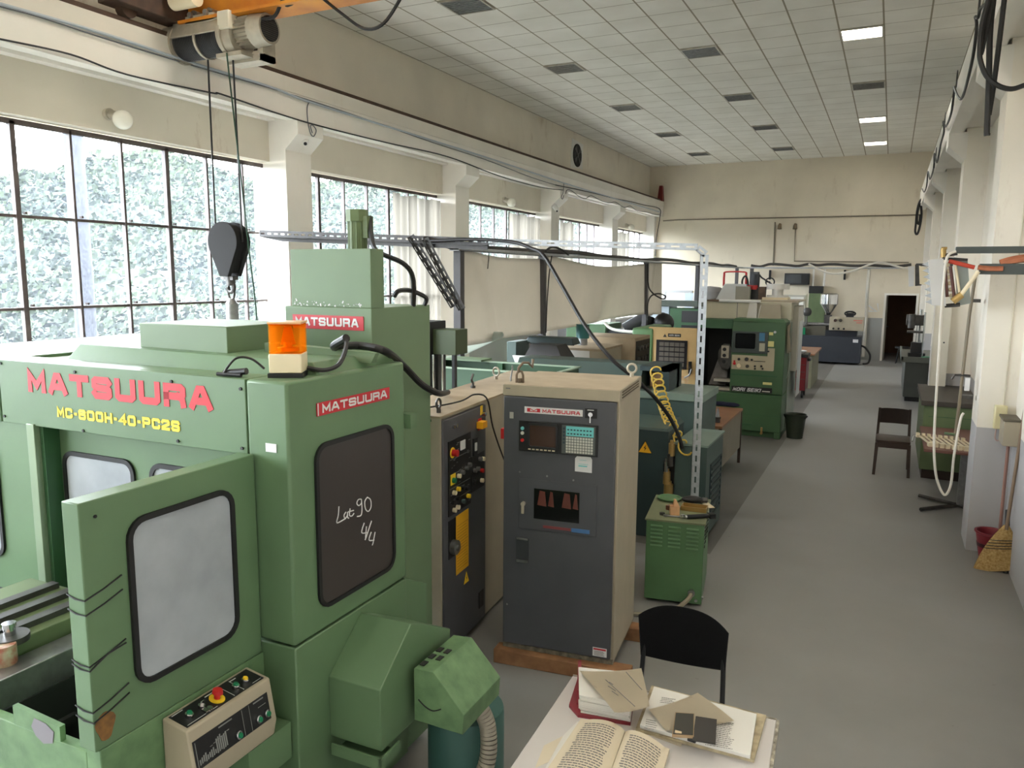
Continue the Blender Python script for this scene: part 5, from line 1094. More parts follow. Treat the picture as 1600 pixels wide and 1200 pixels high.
# phone in its open flip case
zp = DT+.062
ph = flatthing('phone_case', [(1087, 1121), (1120, 1126), (1118, 1164), (1082, 1158)], zp, zp+.006, mat('grey_black_case', (48, 45, 42), .6), 'open flip case with a phone, dark grey, lying on the binder', 'phone')
pq = [fp(x, y, zp) for x, y in ((1055, 1116), (1085, 1118), (1084, 1154), (1050, 1152))]
make('phone_rim', B().hexa([(p.x, p.y, zp) for p in pq], [(p.x, p.y, zp+.009) for p in pq]), mat('gold_rim', (186, 160, 128), .3, metal=.7), ph)
pc_ = sum(pq, Vector())/4; q2 = [pc_+(p-pc_)*.92 for p in pq]
make('phone_back', B().hexa([(p.x, p.y, zp+.009) for p in q2], [(p.x, p.y, zp+.0105) for p in q2]), mat('dark_grey_back', (58, 56, 50), .35), ph)
ql = [q2[3].lerp(q2[0], .05).lerp(q2[2], .08), q2[3].lerp(q2[0], .05).lerp(q2[2], .42), q2[3].lerp(q2[0], .18).lerp(q2[2], .42), q2[3].lerp(q2[0], .18).lerp(q2[2], .08)]
make('camera_window', B().hexa([(p.x, p.y, zp+.0105) for p in ql], [(p.x, p.y, zp+.012) for p in ql]), mat('gold_camera', (206, 184, 150), .3), ph)
p = fp(1081, 1163, DT+.03); tag(make('marker_cap', B().cyl((p.x-.014, p.y, DT+.052), (p.x+.014, p.y-.004, DT+.052), .011, n=14), BLACK), 'small black cap lying under the phone case by the binder edge', 'cap')
# open book at the front
def page(P_, name, sgn, par=None, z=DT):
    q = [fp(x, y, z) for x, y in P_]
    def f(u, v):
        p = (q[0].lerp(q[1], u)).lerp(q[3].lerp(q[2], u), v); h = .012+.028*math.sin(PI*min(1, max(0, (u if sgn > 0 else 1-u)*1.15)))**.7*(.5+.5*(u if sgn < 0 else 1-u)); return (p.x, p.y, z+.004+h)
    def lowf(u, v): p = Vector(f(u, v)); return (p.x, p.y, z)
    b = B(); n = 16; P1 = [[b.v(f(i/n, j/4)) for j in range(5)] for i in range(n+1)]; P0 = [[b.v(lowf(i/n, j/4)) for j in range(5)] for i in range(n+1)]
    for i in range(n):
        for j in range(4): b.b.faces.new([P1[i][j], P1[i+1][j], P1[i+1][j+1], P1[i][j+1]]); b.b.faces.new([P0[i][j], P0[i][j+1], P0[i+1][j+1], P0[i+1][j]])
        b.b.faces.new([P0[i][0], P0[i+1][0], P1[i+1][0], P1[i][0]]); b.b.faces.new([P0[i][4], P1[i][4], P1[i+1][4], P0[i+1][4]])
    for j in range(4): b.b.faces.new([P0[0][j], P1[0][j], P1[0][j+1], P0[0][j+1]]); b.b.faces.new([P0[n][j], P0[n][j+1], P1[n][j+1], P1[n][j]])
    o = make(name, b, PAPERY, par); bb = B(); r_ = random.Random(11+sgn); rows = 22
    for k in range(rows):
        v = .08+.84*k/rows; u = .12+r_.uniform(0, .05); e = .86-r_.uniform(0, .25 if k % 5 == 4 else .04)
        while u < e:
            w_ = r_.uniform(.04, .1); s_ = [Vector(f(a, c))+Vector((0, 0, .0008)) for a, c in ((u, v), (min(e, u+w_), v), (min(e, u+w_), v+.014), (u, v+.014))]
            bb.hexa(s_, [x+Vector((0, 0, .0005)) for x in s_]); u += w_+.015
    make('printed_text', bb, INK, o, smooth=False); return o
BK = thing('open_book', 'thick open book with typed yellowish pages at the front of the desk', 'book', (fp(960, 1180).x, fp(960, 1180).y, DT))
lp_ = page([(908, 1128), (976, 1148), (940, 1250), (850, 1215)], 'left_pages', -1); rp_ = page([(977, 1149), (1046, 1176), (1012, 1290), (940, 1250)], 'right_pages', 1)
for o in (lp_, rp_): o.parent = BK; o.matrix_parent_inverse = Matrix.Translation(-BK.location)
flatthing('page_sheet', [(880, 1150), (902, 1128), (912, 1130), (860, 1215), (848, 1208)], DT+.0008, DT+.003, PAPER, 'loose white sheet sticking out left of the open book', 'sheet of paper')
flatthing('tape_strip', [(850, 1165), (880, 1150), (864, 1188), (836, 1200)], DT+.0002, DT+.0007, PAPERY, 'patch of yellowed tape on the left edge of the desk', 'tape')
# black office chair
CH = thing('office_chair', 'black fabric conference chair with curved backrest behind the desk', 'chair', (-.79, 3.52, 0), 4)
def fb(u, v):
    x = -.215+.43*u; r_ = abs(2*u-1); top = .94-.06*r_**3-.015*u; bot = .66-.035*(1-r_**2); z = bot+(top-bot)*v
    return (x*(1-.05*(1-v)), .0-.055*(1-r_**2)*-1-.03*(v-.5), z)
b = B(); n = 20
b.grid(lambda u, v: (lambda p: (p[0], p[1], p[2]))(fb(u, v)), 20, 10, th=.035)
for v in b.b.verts: pass
bk = make('backrest', b, FABRIC, CH, bev=.012, ang=60)
b = B(); b.prism(rr(-.235, .235, -.46, -.04, .06), .43, .475); make('seat', b, FABRIC, CH, bev=.012)
for s in (-1, 1):
    make('back_tube', B().tube(smoothpts([(s*.19, .03, .80), (s*.195, .02, .6), (s*.2, -.02, .47), (s*.2, -.1, .43)], 4), .012, 10), BLACK, CH)
    make('leg', B().tube([(s*.22, -.04, .44), (s*.235, .06, .0)], .012, 10), BLACK, CH); make('leg', B().tube([(s*.22, -.44, .44), (s*.235, -.50, .0)], .012, 10), BLACK, CH)
make('seat_rail', B().tube([(-.22, -.08, .425), (.22, -.08, .425)], .012, 8).tube([(-.22, -.4, .425), (.22, -.4, .425)], .012, 8), BLACK, CH)

# ------------------------------------------------------------------ lathe
LX, LY = -1.41, 12.47
LT = thing('cnc_lathe', 'big green computer lathe with beige sliding door, open workspace and screen console', 'lathe', (LX, LY, 0))
rp = lambda px, py, y=LY: (lambda p: (p.x-LX, p.z))(at(px, py, 'Y', y))
xl = rp(985, 560)[0]
b = B().box(xl, 0, .0, 1.7, .1, .69).box(xl, 0, .08, 1.65, 0, .1).box(-.09, 0, .0, .3, 0, .1); make('base', b, LGREEN, LT, bev=.008)
xc0 = rp(1142, 560)[0]
b = B().box(xc0, 0, .0, .55, .70, 1.83); con = make('control_console', b, LGREEN, LT, bev=.01)
make('console_top', B().hexa([(xc0, -.01, 1.83), (.0, -.01, 1.83), (.0, .55, 1.83), (xc0, .55, 1.83)], [(xc0+.03, .04, 1.87), (-.04, .04, 1.87), (-.04, .5, 1.87), (xc0+.03, .5, 1.87)]), LGREEN, LT)
FL = FY(0)
def pr(px0, py0, px1, py1): a, c = rp(px0, py0), rp(px1, py1); return (min(a[0], c[0]), max(a[0], c[0]), min(a[1], c[1]), max(a[1], c[1]))
scu = make('screen_unit', B(FL).box(*pr(1145, 517, 1199, 553), 0, .02), mat('dark_green_grey', (58, 66, 62), .4), con, bev=.004)
make('screen', B(FL).prism(rr(*pr(1150, 520, 1180, 545), .02, 3), .02, .026), SCREEN, scu)
make('softkey_label', B(FL).box(*pr(1187, 520, 1195, 533), .02, .024), mat('blue_label', (60, 116, 150), .5), scu, smooth=False); make('softkey_label', B(FL).box(*pr(1187, 536, 1195, 549), .02, .024), mat('pale_label', (170, 166, 146), .5), scu, smooth=False)
opn = make('operator_panel', B(FL).box(*pr(1144, 554, 1208, 580), 0, .015), mat('console_beige', (178, 168, 142), .5), con, smooth=False)
make('operator_panel_side', B(FL).box(*pr(1200, 544, 1209, 579), 0, .014), mat('console_beige', (178, 168, 142)), con, smooth=False)
for px, py, r_, m_ in ((1148, 564, .014, RED), (1148, 567.5, .022, RED), (1155, 571, .034, CREAM), (1155, 561, .02, BLACK), (1167, 561, .03, STEEL_D), (1175, 562, .016, BLACK), (1168, 572, .026, STEEL_D), (1180, 572, .016, BLACK), (1190, 572, .016, BLACK), (1180, 576, .014, BLACK), (1192, 576, .014, BLACK), (1201, 549, .014, BLACK)):
    x, z = rp(px, py); make('control_knob', B(FL).cyl((x, z, .015), (x, z, .04), r_, n=14), m_, opn)
x0, x1, z0, z1 = pr(1178, 563.5, 1196, 565.5); make('printed_row', B(FL).box(x0, x1, z0, z1, .015, .017), BLACK, opn, smooth=False)
for q in ((1202, 519, 1208, 524), (1200, 533, 1209, 542)): make('yellow_sticker', B(FL).box(*pr(*q), 0, .004), mat('pale_yellow', (216, 210, 140), .6), con, smooth=False)
make('screw_cap', B(FL).cyl((rp(1211, 519)[0], rp(1211, 519)[1], 0), (rp(1211, 519)[0], rp(1211, 519)[1], .01), .02, n=10), LABELW, con)
make('dark_recess', B(FL).box(*pr(1142, 583, 1214, 590), -.0, .004), DGREEN, con, smooth=False)
np_ = make('name_plate', B(FL).box(*pr(1143, 602.5, 1206, 615), 0, .006), BLACK, con, smooth=False)
a0, a1, c0, c1 = pr(1145, 604.5, 1188, 613); lettering('MORI SEIKI', FL, a0, a1, c0, c1, LABELW, np_, slant=.25, c=.006, wt=.26)
a0, a1, c0, c1 = pr(1191, 609, 1203, 613); lettering('SL-4H', FL, a0, a1, c0, c1, mat('grey_key', (0, 0, 0)), np_, slant=.2, c=.006) if False else make('model_mark', B(FL).box(a0, a1, c0, (c0+c1)/2, .006, .007), KEY, np_, smooth=False)
make('yellow_sticker', B(FL).box(*pr(1192, 597, 1206, 601.8), 0, .004), mat('pale_yellow', (0, 0, 0)), con, smooth=False)
make('seam_line', B(FL).box(xl, 0, .36, .368, 0, .003), DGREEN, LT, smooth=False)
x, z = rp(1170, 664); make('rope_handle', B(FL).box(x-.1, x+.06, z-.0, z+.02, 0, .01), DGREEN, LT)
x, z = rp(1190, 676); make('drain_tap', B(FL).cyl((x, z, 0), (x, z, .06), .02).cyl((x, z+.02, .03), (x, z+.09, .03), .016), BRASS, LT)
# enclosure
xo0, xd1, xd0 = rp(1100, 560)[0], rp(1084, 560)[0], rp(1010, 560)[0]
b = B().box(xl, xd0+.08, .05, 1.3, .69, 1.66); make('left_housing', b, mat('light_lathe_green', (104, 144, 100), .45), LT, bev=.03)
b = B().box(xd0, xd1+.06, .08, .14, rp(1040, 618)[1], rp(1040, 512)[1]); sd = make('sliding_door', b, mat('yellowed_beige', (208, 178, 126), .5, var=.08), LT, bev=.012)
FD = FY(.08)
bg_ = make('badge', B(FD).box(*pr(1042, 521.5, 1062, 527.5), 0, .006), BLACK, sd, smooth=False); a0, a1, c0, c1 = pr(1043.5, 523, 1060.5, 526); lettering('MORI SEIKI', FD, a0, a1, c0, c1, LABELW, bg_, c=.006)
x0, z0 = rp(1034, 527); x1, z1 = rp(1040, 522); make('badge_emblem', B(FD).prism([(x0, z0), (x1, z0), ((x0+x1)/2, z1)], 0, .004), STEEL_D, sd, smooth=False)
a0, a1, c0, c1 = pr(1024, 531, 1071, 578)
dw = make('door_window', B(FD).box(a0, a1, c0, c1, 0, .02), mat('window_black', (30, 28, 34), .4), sd, bev=.004)
for i in range(5):
    for j in range(5):
        w_ = (a1-a0)*.145; h_ = (c1-c0)*.13; x = a0+(a1-a0)*(.11+.165*i); z = c0+(c1-c0)*(.09+.175*j); make('window_cell', B(FD).box(x, x+w_, z, z+h_, .02, .028), mat('cell_grey', (106, 102, 96), .35), dw, smooth=False)
make('door_sheet', B(FD).box(*pr(1050, 587, 1073, 616), 0, .003), mat('stained_label', (196, 150, 100), .7, var=.3, vs=12, col2=(214, 196, 160)), sd, smooth=False)
x, z = rp(1077, 575); make('door_handle', B(FD).box(x-.02, x+.02, z-.1, z+.1, 0, .06), BLACK, sd); make('latch', B(FD).tube([(x-.08, z-.17, .05), (x, z-.12, .05), (x+.03, z-.02, .05)], .014, 8), STEEL, sd)
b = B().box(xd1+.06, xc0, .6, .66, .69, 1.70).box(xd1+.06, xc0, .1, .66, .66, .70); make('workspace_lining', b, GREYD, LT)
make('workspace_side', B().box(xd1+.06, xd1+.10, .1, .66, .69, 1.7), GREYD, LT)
b = B().hexa([(xo0+.02, .35, .75), (xc0-.12, .35, .75), (xc0-.12, .6, .75), (xo0+.02, .6, .75)], [(xo0+.12, .50, 1.15), (xc0-.12, .50, 1.15), (xc0-.12, .6, 1.15), (xo0+.12, .6, 1.15)]); make('sloped_slide', b, STEEL_D, LT)
x, z = rp(1128, 560); tt = make('tool_turret', B(FY(.3)).prism([(x+.13*math.cos(t), z+.22*math.sin(t)) for t in [rad(22.5+45*k) for k in range(8)]], -.15, 0), STEEL_D, LT); b = B(FY(.3))
for k in range(3): b.cyl((x-.02, z+.12-.1*k, 0), (x-.02, z+.12-.1*k, .01), .03, n=12)
make('turret_socket', b, BLACK, tt); make('turret_face', B(FY(.3)).box(x-.07, x+.05, z-.02, z+.18, 0, .006), CAST, tt)
b = B().box(xc0-.28, xc0, .12, .3, .70, .74).box(xc0-.28, xc0, .12, .3, .84, .88); make('way_cover', b, CAST, LT)
# upper beige covers set back over the workspace, right side panels
b = B().box(xd1+.06, .02, .45, 1.5, 1.84, 2.12); make('upper_cover', b, mat('upper_beige', (196, 190, 168), .5), LT, bev=.008)
make('cover_lid', B().box(xc0-.05, .12, .5, 1.5, 2.12, 2.15), BEIGE, LT); make('cover_shelf', B().box(xd1+.06, xc0+.3, .42, 1.4, 2.12, 2.14), mat('brown_board', (104, 78, 60), .7), LT); make('cover_seam', B(FY(.45)).box(xc0-.02, xc0-.01, 1.84, 2.12, 0, .004), INK, LT, smooth=False)
make('fluorescent_tube', B().cyl((xc0-.3, .4, 2.13), (xc0+.35, .4, 2.13), .025), LABELW, LT)
make('door_track', B().box(xd1+.06, xc0, .10, .45, 1.70, 1.84), DGREEN, LT)
b = B().box(0, .015, .55, 1.7, .1, 1.80); make('side_panel', b, mat('grey_green_panel', (138, 148, 136), .4), LT)
b = B().box(-.02, .10, .75, 1.5, 1.0, 2.05); eb = make('electrical_box', b, mat('grey_white_box', (188, 184, 172), .45), LT, bev=.006)
make('guard_sheet', B().box(.10, .105, .95, 1.5, .55, 1.8), mat('pale_sheet', (196, 200, 200), .4), LT)
nb = tag(make('clipboard_papers', B(), PAPERY), 'x', 'x'); bpy.data.objects.remove(nb)
x, z = rp(1215, 508)
b = B(FXP(0)); b.grid(lambda u, v: (.02+.28*u+.10*v, z-.02-.42*v+.06*u, .02+.05*math.sin(u*5)*v+.02*u), 8, 8, th=.003); 
o = tag(make('hanging_papers', b, PAPERY, ang=180), 'bundle of old papers hanging from the right top corner of the lathe console', 'papers'); o.location = (LX, LY, 0)
o = tag(make('cloth_strip', B(FXP(0)).grid(lambda u, v: (.42+.05*u+.02*v, z-.42-.45*v, .02+.02*math.sin(v*4)), 3, 8, th=.003), WHITE, ang=180), 'narrow white rag hanging on the side of the green lathe', 'rag'); o.location = (LX, LY, 0)
# things on and behind the lathe
def topz(): return 2.15
b = thing('oil_tank', 'pale tank with sloped front and red tube handle on top of the lathe', 'tank', at(1150, 480, 'Y', LY+.8)); b.location.z = 2.14; b.scale = (.9, .9, .62)
make('body', B().hexa([(-.36, -.1, 0), (.18, -.1, 0), (.18, .35, 0), (-.36, .35, 0)], [(-.22, -.05, .42), (.18, -.05, .42), (.18, .3, .42), (-.22, .3, .42)]), mat('pale_tank', (196, 200, 200), .4), b, bev=.01); make('side', B().box(.0, .25, -.12, .3, 0, .36), mat('tank_grey', (150, 148, 136), .5), b)
make('handle', B().tube(smoothpts([(-.26, .1, .36), (-.26, .1, .66), (-.22, .1, .74), (.10, .1, .74), (.14, .1, .66), (.14, .1, .36)], 4), .02, 8), RED, b)
q = at(1176, 480, 'Y', LY+.9); b = thing('spindle_head', 'black drilling head with motor, hoses and handwheel standing on the lathe top', 'drilling head', (q.x, LY+.9, 2.15))
make('base_block', B().box(-.25, .15, -.12, .2, 0, .32), BLACK, b, bev=.01); make('body_plate', B().box(.14, .32, -.12, .1, 0, .36), mat('brown_cast', (92, 74, 60), .6), b, bev=.01); make('motor', B().cyl((.02, 0, .3), (.02, 0, .72), .13, n=18).box(-.10, .12, -.1, .12, .45, .78), NAVY, b, bev=.01)
make('red_collar', B().cyl((-.02, -.03, .28), (-.02, -.03, .40), .15, n=18), RED, b); make('handwheel', B().tube([(.42+.11*math.cos(t), -.05, .50+.11*math.sin(t)) for t in [2*PI*k/18 for k in range(18)]], .018, 8, True).cyl((.42, -.05, .5), (.30, -.02, .5), .02), BLACK, b)
make('hose', B().tube(smoothpts([(.1, 0, .74), (.2, -.05, .62), (.3, -.05, .55), (.55, -.05, .35), (.66, -.05, .0)], 5), .022, 8).tube(smoothpts([(-.25, 0, .1), (-.30, -.05, .5), (-.22, -.05, .66), (-.15, -.05, .5), (-.16, -.05, .2)], 5), .025, 8), BLACK, b)
b.scale = (.62, .62, .58)
q = at(1214, 478, 'Y', LY+.9); b = thing('reel', 'white plastic reel lying on a cream board on the lathe top', 'reel', (q.x, LY+.9, 2.15))
make('board', B().box(-.22, .18, -.15, .2, 0, .04), CREAM, b); make('spool', B().cyl((0, 0, .04), (0, 0, .07), .17, n=24).cyl((0, 0, .07), (0, 0, .17), .09, n=20).cyl((0, 0, .17), (0, 0, .26), .18, n=24), WHITE, b)
for k, (px, w_, h_, col_) in enumerate(((1176, .16, .24, PAPER), (1190, .1, .2, PAPER), (1204, .34, .22, BEIGE))):
    q = at(px, 495, 'Y', LY+.4); o = tag(make('paper_bundle', B().hexa([(-w_/2, 0, 0), (w_/2, 0, 0), (w_/2, .05, 0), (-w_/2, .05, 0)], [(-w_/2+.03, .04, h_), (w_/2-.02, .04, h_), (w_/2-.02, .07, h_), (-w_/2+.03, .07, h_)]), col_), ('cream leaflet standing at the left behind the lathe screen console', 'narrow cream envelope standing between two bundles on the lathe console', 'beige folder leaning behind the lathe console, the widest bundle')[k], 'papers'); o.location = (q.x, LY+.30, 1.87)
# red tool cart, desk beyond
q = at(1238, 600, 'Y', 17.0)
TC = thing('tool_cart', 'dark red wheeled tool cart with black top behind the lathe', 'tool cart', (-1.68, 17.05, 0))
make('body', B().box(-.38, .20, 0, .6, .16, .86), mat('dark_red_cart', (104, 28, 32), .3), TC, bev=.01); make('top', B().box(-.40, .22, -.02, .62, .86, .92), BLACK, TC, bev=.008); make('side_handle', B().box(.21, .26, .1, .5, .78, .83), BLACK, TC)
for x in (-.3, .14):
    for y in (.07, .5): make('caster', B().cyl((x-.02, y, .06), (x+.02, y, .06), .06).box(x-.015, x+.015, y-.03, y+.03, .06, .16), BLACK, TC)
make('drawer_edge', B(FY(0)).box(-.36, .18, .40, .41, 0, .01).box(-.36, .18, .55, .56, 0, .01).box(-.36, .18, .7, .71, 0, .01), STEEL_D, TC, smooth=False)
o = tag(make('white_basin', B().lathe((0, 0, 0), [(.10, 0), (.17, .05), (.18, .06), (.165, .06), (.10, .012)], 24), WHITE), 'white round basin on the red tool cart', 'basin'); o.location = (-1.68+.0, 17.3, .92)
o = thing('red_bottle', 'red spray bottle standing on the tool cart', 'bottle', (-1.86, 17.15, .92)); make('bottle_body', B().lathe((0, 0, 0), [(.05, 0), (.055, .02), (.055, .16), (.025, .22), (.02, .26)], 16), RED, o); make('sprayer', B().box(-.05, .02, -.015, .015, .26, .30), RED, o)
q = at(1262, 548, 'Z', .78)
WD = thing('workbench', 'brown topped bench with greenish side beyond the red tool cart', 'bench', (-1.45, 18.6, 0)); make('bench_top', B().box(-1.3, 0, 0, 1.9, .76, .80), WOODT, WD); make('bench_side', B().box(-1.25, -.05, .05, 1.85, .0, .76), mat('dull_green_side', (124, 122, 98), .6), WD)
# brown office table in the aisle with small things on it
WT = thing('office_table', 'brown laminate table with grey modesty panels beside the lathe', 'table', (-1.70, 9.22, 0), 0)
p0 = at(1162, 637, 'Z', .75)
make('tabletop', B().box(-.80, .0, .0, 1.45, .72, .75), WOODT, WT, bev=.003)
make('end_panel', B().box(-.03, -.01, .05, 1.38, .22, .72), mat('grey_board', (136, 130, 116), .6), WT); make('front_panel', B().box(-.76, -.04, .03, .05, .22, .72), mat('grey_board', (0, 0, 0)), WT)
for x in (-.77, -.02):
    for y in (.02, 1.42): make('leg', B().box(x-.018, x+.018, y-.018, y+.018, 0, .72), mat('brown_steel', (58, 42, 34), .5), WT)
def wt(px, py): q = at(px, py, 'Z', .75); return q
q = wt(1125, 634); o = thing('work_gloves', 'pair of dark blue cloth gloves lying on the brown table', 'gloves', q); make('glove', B().sph((0, 0, .03), .16, (1, .4, .2)).sph((-.12, .03, .03), .09, (1, .6, .3)), mat('blue_cloth', (22, 26, 52), .95), o); make('glove', B().sph((.14, -.02, .03), .13, (1, .5, .24)), mat('blue_cloth', (0, 0, 0)), o)
for px, py, lab in ((1104, 656, 'the left one'), (1121, 660, 'the right one')):
    q = wt(px, py); q.x = max(q.x, -2.45); o = thing('tool_holder', 'small steel tool holder standing on the brown table, %s' % lab, 'tool holder', q, 0, 'tool holders'); make('flange', B().cyl((0, 0, 0), (0, 0, .05), .032, n=16).cyl((0, 0, .05), (0, 0, .07), .04, n=16), STEEL_D, o); make('taper', B().cyl((0, 0, .07), (0, 0, .16), .026, .012, n=16).cyl((0, 0, .16), (0, 0, .18), .008), STEEL if 'right' in lab else STEEL_D, o)
q = at(1237, 665, 'Z', 0); o = thing('waste_bucket', 'dark green bucket with black handle behind the corner of the lathe', 'bucket', (-1.22, 12.75, 0)); make('pail', B().lathe((0, 0, 0), [(.12, 0), (.16, .38), (.17, .38), (.15, .37), (.11, .02)], 20), mat('dark_olive_plastic', (44, 52, 40), .5), o); make('bail', B().tube([(.17*math.cos(t), -.1*math.sin(t), .36-.06*math.sin(t)) for t in [PI*k/10 for k in range(11)]], .012, 6), BLACK, o)
q = at(1065, 640, 'Z', .0)

# ------------------------------------------------------------------ back of the hall
IM = thing('injection_machine', 'dark navy injection moulding machine with beige control box at the back wall', 'machine tool', (-2.55, 24.3, 0))
make('base', B().box(0, 1.88, 0, .8, .06, .82), NAVY, IM, bev=.01); make('base_top', B().box(.9, 1.75, .1, .7, .82, .98), mat('blackish_navy', (34, 36, 44), .5), IM)
ib = make('control_box', B().box(1.0, 1.92, -.05, .4, 1.0, 1.38), BEIGE, IM, bev=.008)
for x in (1.16, 1.30): make('dial', B(FY(-.05)).cyl((x, 1.29, 0), (x, 1.29, .03), .045, n=16), CHROME, ib)
for x in (1.12, 1.26, 1.40): make('switch', B(FY(-.05)).cyl((x, 1.05, 0), (x, 1.05, .03), .03, n=12), BLACK, ib)
lettering('LOREN', FY(-.05), 1.64, 1.88, 1.27, 1.31, SIGNRED, ib) if False else make('red_mark', B(FY(-.05)).box(1.64, 1.88, 1.28, 1.31, 0, .004).box(1.72, 1.87, 1.22, 1.25, 0, .004), mat('faded_red', (190, 110, 96), .6), ib, smooth=False)
make('white_plate', B(FY(0)).box(1.66, 1.80, .66, .75, 0, .006), LABELW, IM, smooth=False)
hpv = at(1295, 480, 'Y', 24.7); make('hopper', B().lathe((hpv.x+2.55, .4, 0), [(.03, 1.40), (.05, 1.42), (.24, 1.74), (.25, 1.74), (.25, 2.02), (.2, 2.06)], 24), CHROME, IM); make('feed_throat', B().box(hpv.x+2.55-.1, hpv.x+2.55+.1, .3, .5, .98, 1.42), STEEL_D, IM)
make('clamp_unit', B().box(.05, .9, .15, .65, .82, 1.1), mat('greasy_steel', (96, 92, 80), .5, metal=.4), IM); make('tie_bars', B().cyl((.05, .25, 1.14), (1.0, .25, 1.14), .04).cyl((.05, .55, 1.14), (1.0, .55, 1.14), .04), STEEL, IM); make('green_guard', B().box(.1, .35, .02, .12, .84, 1.04), GBTN, IM)
tag(make('handwheel_tool', B().tube([(-1.02+.14*math.cos(t), 24.5, 1.48+.06*math.sin(t)) for t in [2*PI*k/16 for k in range(16)]], .025, 6, True).box(-1.12, -.92, 24.42, 24.58, 1.38, 1.5), BLACK), 'black clamp-like fixture standing on the beige control box at the back', 'fixture')
cable('cable', [(-.66, 24.6, .55), (-.55, 24.5, .5), (-.42, 24.5, .3), (-.45, 24.5, .08), (-.6, 24.5, .04)], .03, CABLE, 'black hoses curling down at the right end of the navy machine')
q0, q1 = at(1265, 447, 'Y', 25.7), at(1288, 495, 'Y', 25.7)
gc = thing('wall_cabinet', 'grey-green electrical cabinet with black top against the back wall', 'electrical cabinet', (q0.x, 25.65, 0)); wd_ = q1.x-q0.x
make('body', B().box(0, wd_, 0, .4, .05, q0.z-.22), OLIVE, gc, bev=.005); make('black_top', B().box(-.01, wd_*.8, .0, .4, q0.z-.22, q0.z), BLACK, gc)
for x in (.08, .4): make('riser_pipe', B().cyl((x, .25, q0.z), (x, .25, TZ-.03), .025), WHITE, gc)
q0, q1 = at(1226, 427, 'Y', 25.8), at(1257, 445, 'Y', 25.8)
tv = thing('wall_monitor', 'black box monitor mounted high on the back wall left of the green cabinet', 'monitor', ((q0.x+q1.x)/2, 25.8, (q0.z+q1.z)/2)); hw = (q1.x-q0.x)/2; hh_ = (q0.z-q1.z)/2
make('case', B().box(-hw, hw+.12, 0, .3, -hh_, hh_), BLACK, tv, bev=.01); make('screen', B(FY(0)).box(-hw+.05, hw-.1, -hh_+.05, hh_-.04, 0, .01), mat('grey_screen', (70, 74, 78), .2), tv)
sm = tag(make('bench_fan', B().lathe((0, 0, 0), [(.12, 0), (.12, .03), (.02, .05), (.02, .3)], 16).sph((0, 0, .4), .13, (1, .5, 1)), STEEL_D), 'small desk fan on the moulding machine\'s left end', 'fan'); q = at(1261, 490, 'Y', 24.5); sm.location = (q.x, 24.5, 1.1)
cable('cable', [(at(1358, 424, 'Y', 25.3).x, 25.3, TZ-.03), (at(1355, 460, 'Y', 25.6).x, 25.6, 2.0), (at(1353, 500, 'Y', 26.0).x, 26.03, 1.3), (at(1348, 560, 'Y', 26.0).x, 26.03, .1)], .05, WCABLE, 'white vertical pipe dropping from the cable tray left of the doorway', 'pipe')
for px in (1203, 1320): q = at(px, 428, 'Y', 26.0); tag(make('bracket', B().box(q.x-.03, q.x+.03, 25.98, 26.08, q.z-.18, q.z+.12), BLACK), 'short black bracket on the back wall, %s' % ('left of the monitor' if px < 1250 else 'right of the green cabinet'), 'bracket')
# machines glimpsed under and past the canvas
q = at(1035, 520, 'Y', 19.0)
MM = thing('turret_mill', 'pale blue and green milling machine with dark overarm beyond the lathe', 'milling machine', (q.x, 19.0, 0)); zz_ = at(1035, 478, 'Y', 19.0).z
make('column', B().box(-.35, .15, 0, .8, .1, zz_), mat('pale_blue_paint', (190, 204, 216), .45), MM, bev=.01); make('overarm', B().box(-.9, .95, -.1, .3, zz_, zz_+.14), mat('dark_grey_green', (70, 80, 72), .5), MM); make('gauge', B(FY(0)).cyl((.0, zz_-.28, 0), (.0, zz_-.28, .1), .12, n=20), BLACK, MM)
make('green_box', B().box(.2, 1.15, -.1, .6, .1, zz_-.05), DGREEN, MM, bev=.01); make('display', B(FY(-.1)).box(.5, 1.05, zz_-.38, zz_-.1, 0, .04), BLACK, MM); make('switch_row', B(FY(-.1)).box(.5, 1.1, zz_-.6, zz_-.45, 0, .03), GREYD, MM)
q = at(1108, 480, 'Y', 21.5); sl = thing('dust_silo', 'grey round-topped extraction tank standing behind the lathe', 'tank', (q.x, 21.5, 0)); zq = at(1108, 447, 'Y', 21.5).z
make('tank', B().lathe((0, 0, 0), [(.40, .0), (.46, .04), (.46, zq-.35), (.42, zq-.15), (.28, zq-.03), (.0, zq)], 28), mat('silo_grey', (128, 124, 122), .5), sl); make('side_skirt', B().box(-.66, -.40, -.1, .2, .0, zq-.2), mat('pale_blue_paint', (0, 0, 0)), sl)
q = at(935, 522, 'Y', 14.7); gm_ = thing('green_machine', 'plain green machine with black motor mount seen under the long canvas', 'machine tool', (q.x-.6, 14.7, 0)); zq = at(935, 507, 'Y', 14.7).z
make('housing', B().box(-.1, .75, 0, 1.0, .05, zq), LGREEN, gm_, bev=.01); make('black_side', B().box(.75, 1.6, .1, .9, .05, zq-.12), BLACK, gm_); make('white_pipe', B().tube(smoothpts([(.72, -.02, zq+.05), (.9, -.02, zq-.08), (1.3, -.02, zq-.12), (1.9, -.02, zq-.1)], 5), .03, 8), WHITE, gm_); make('motor_cluster', B().cyl((1.1, .2, zq-.1), (1.5, .3, zq+.15), .14).cyl((1.5, .2, zq-.1), (1.55, .3, zq+.16), .12).sph((1.85, .3, zq+.05), .2), BLACK, gm_)
q = at(1001, 558, 'Y', 12.0)

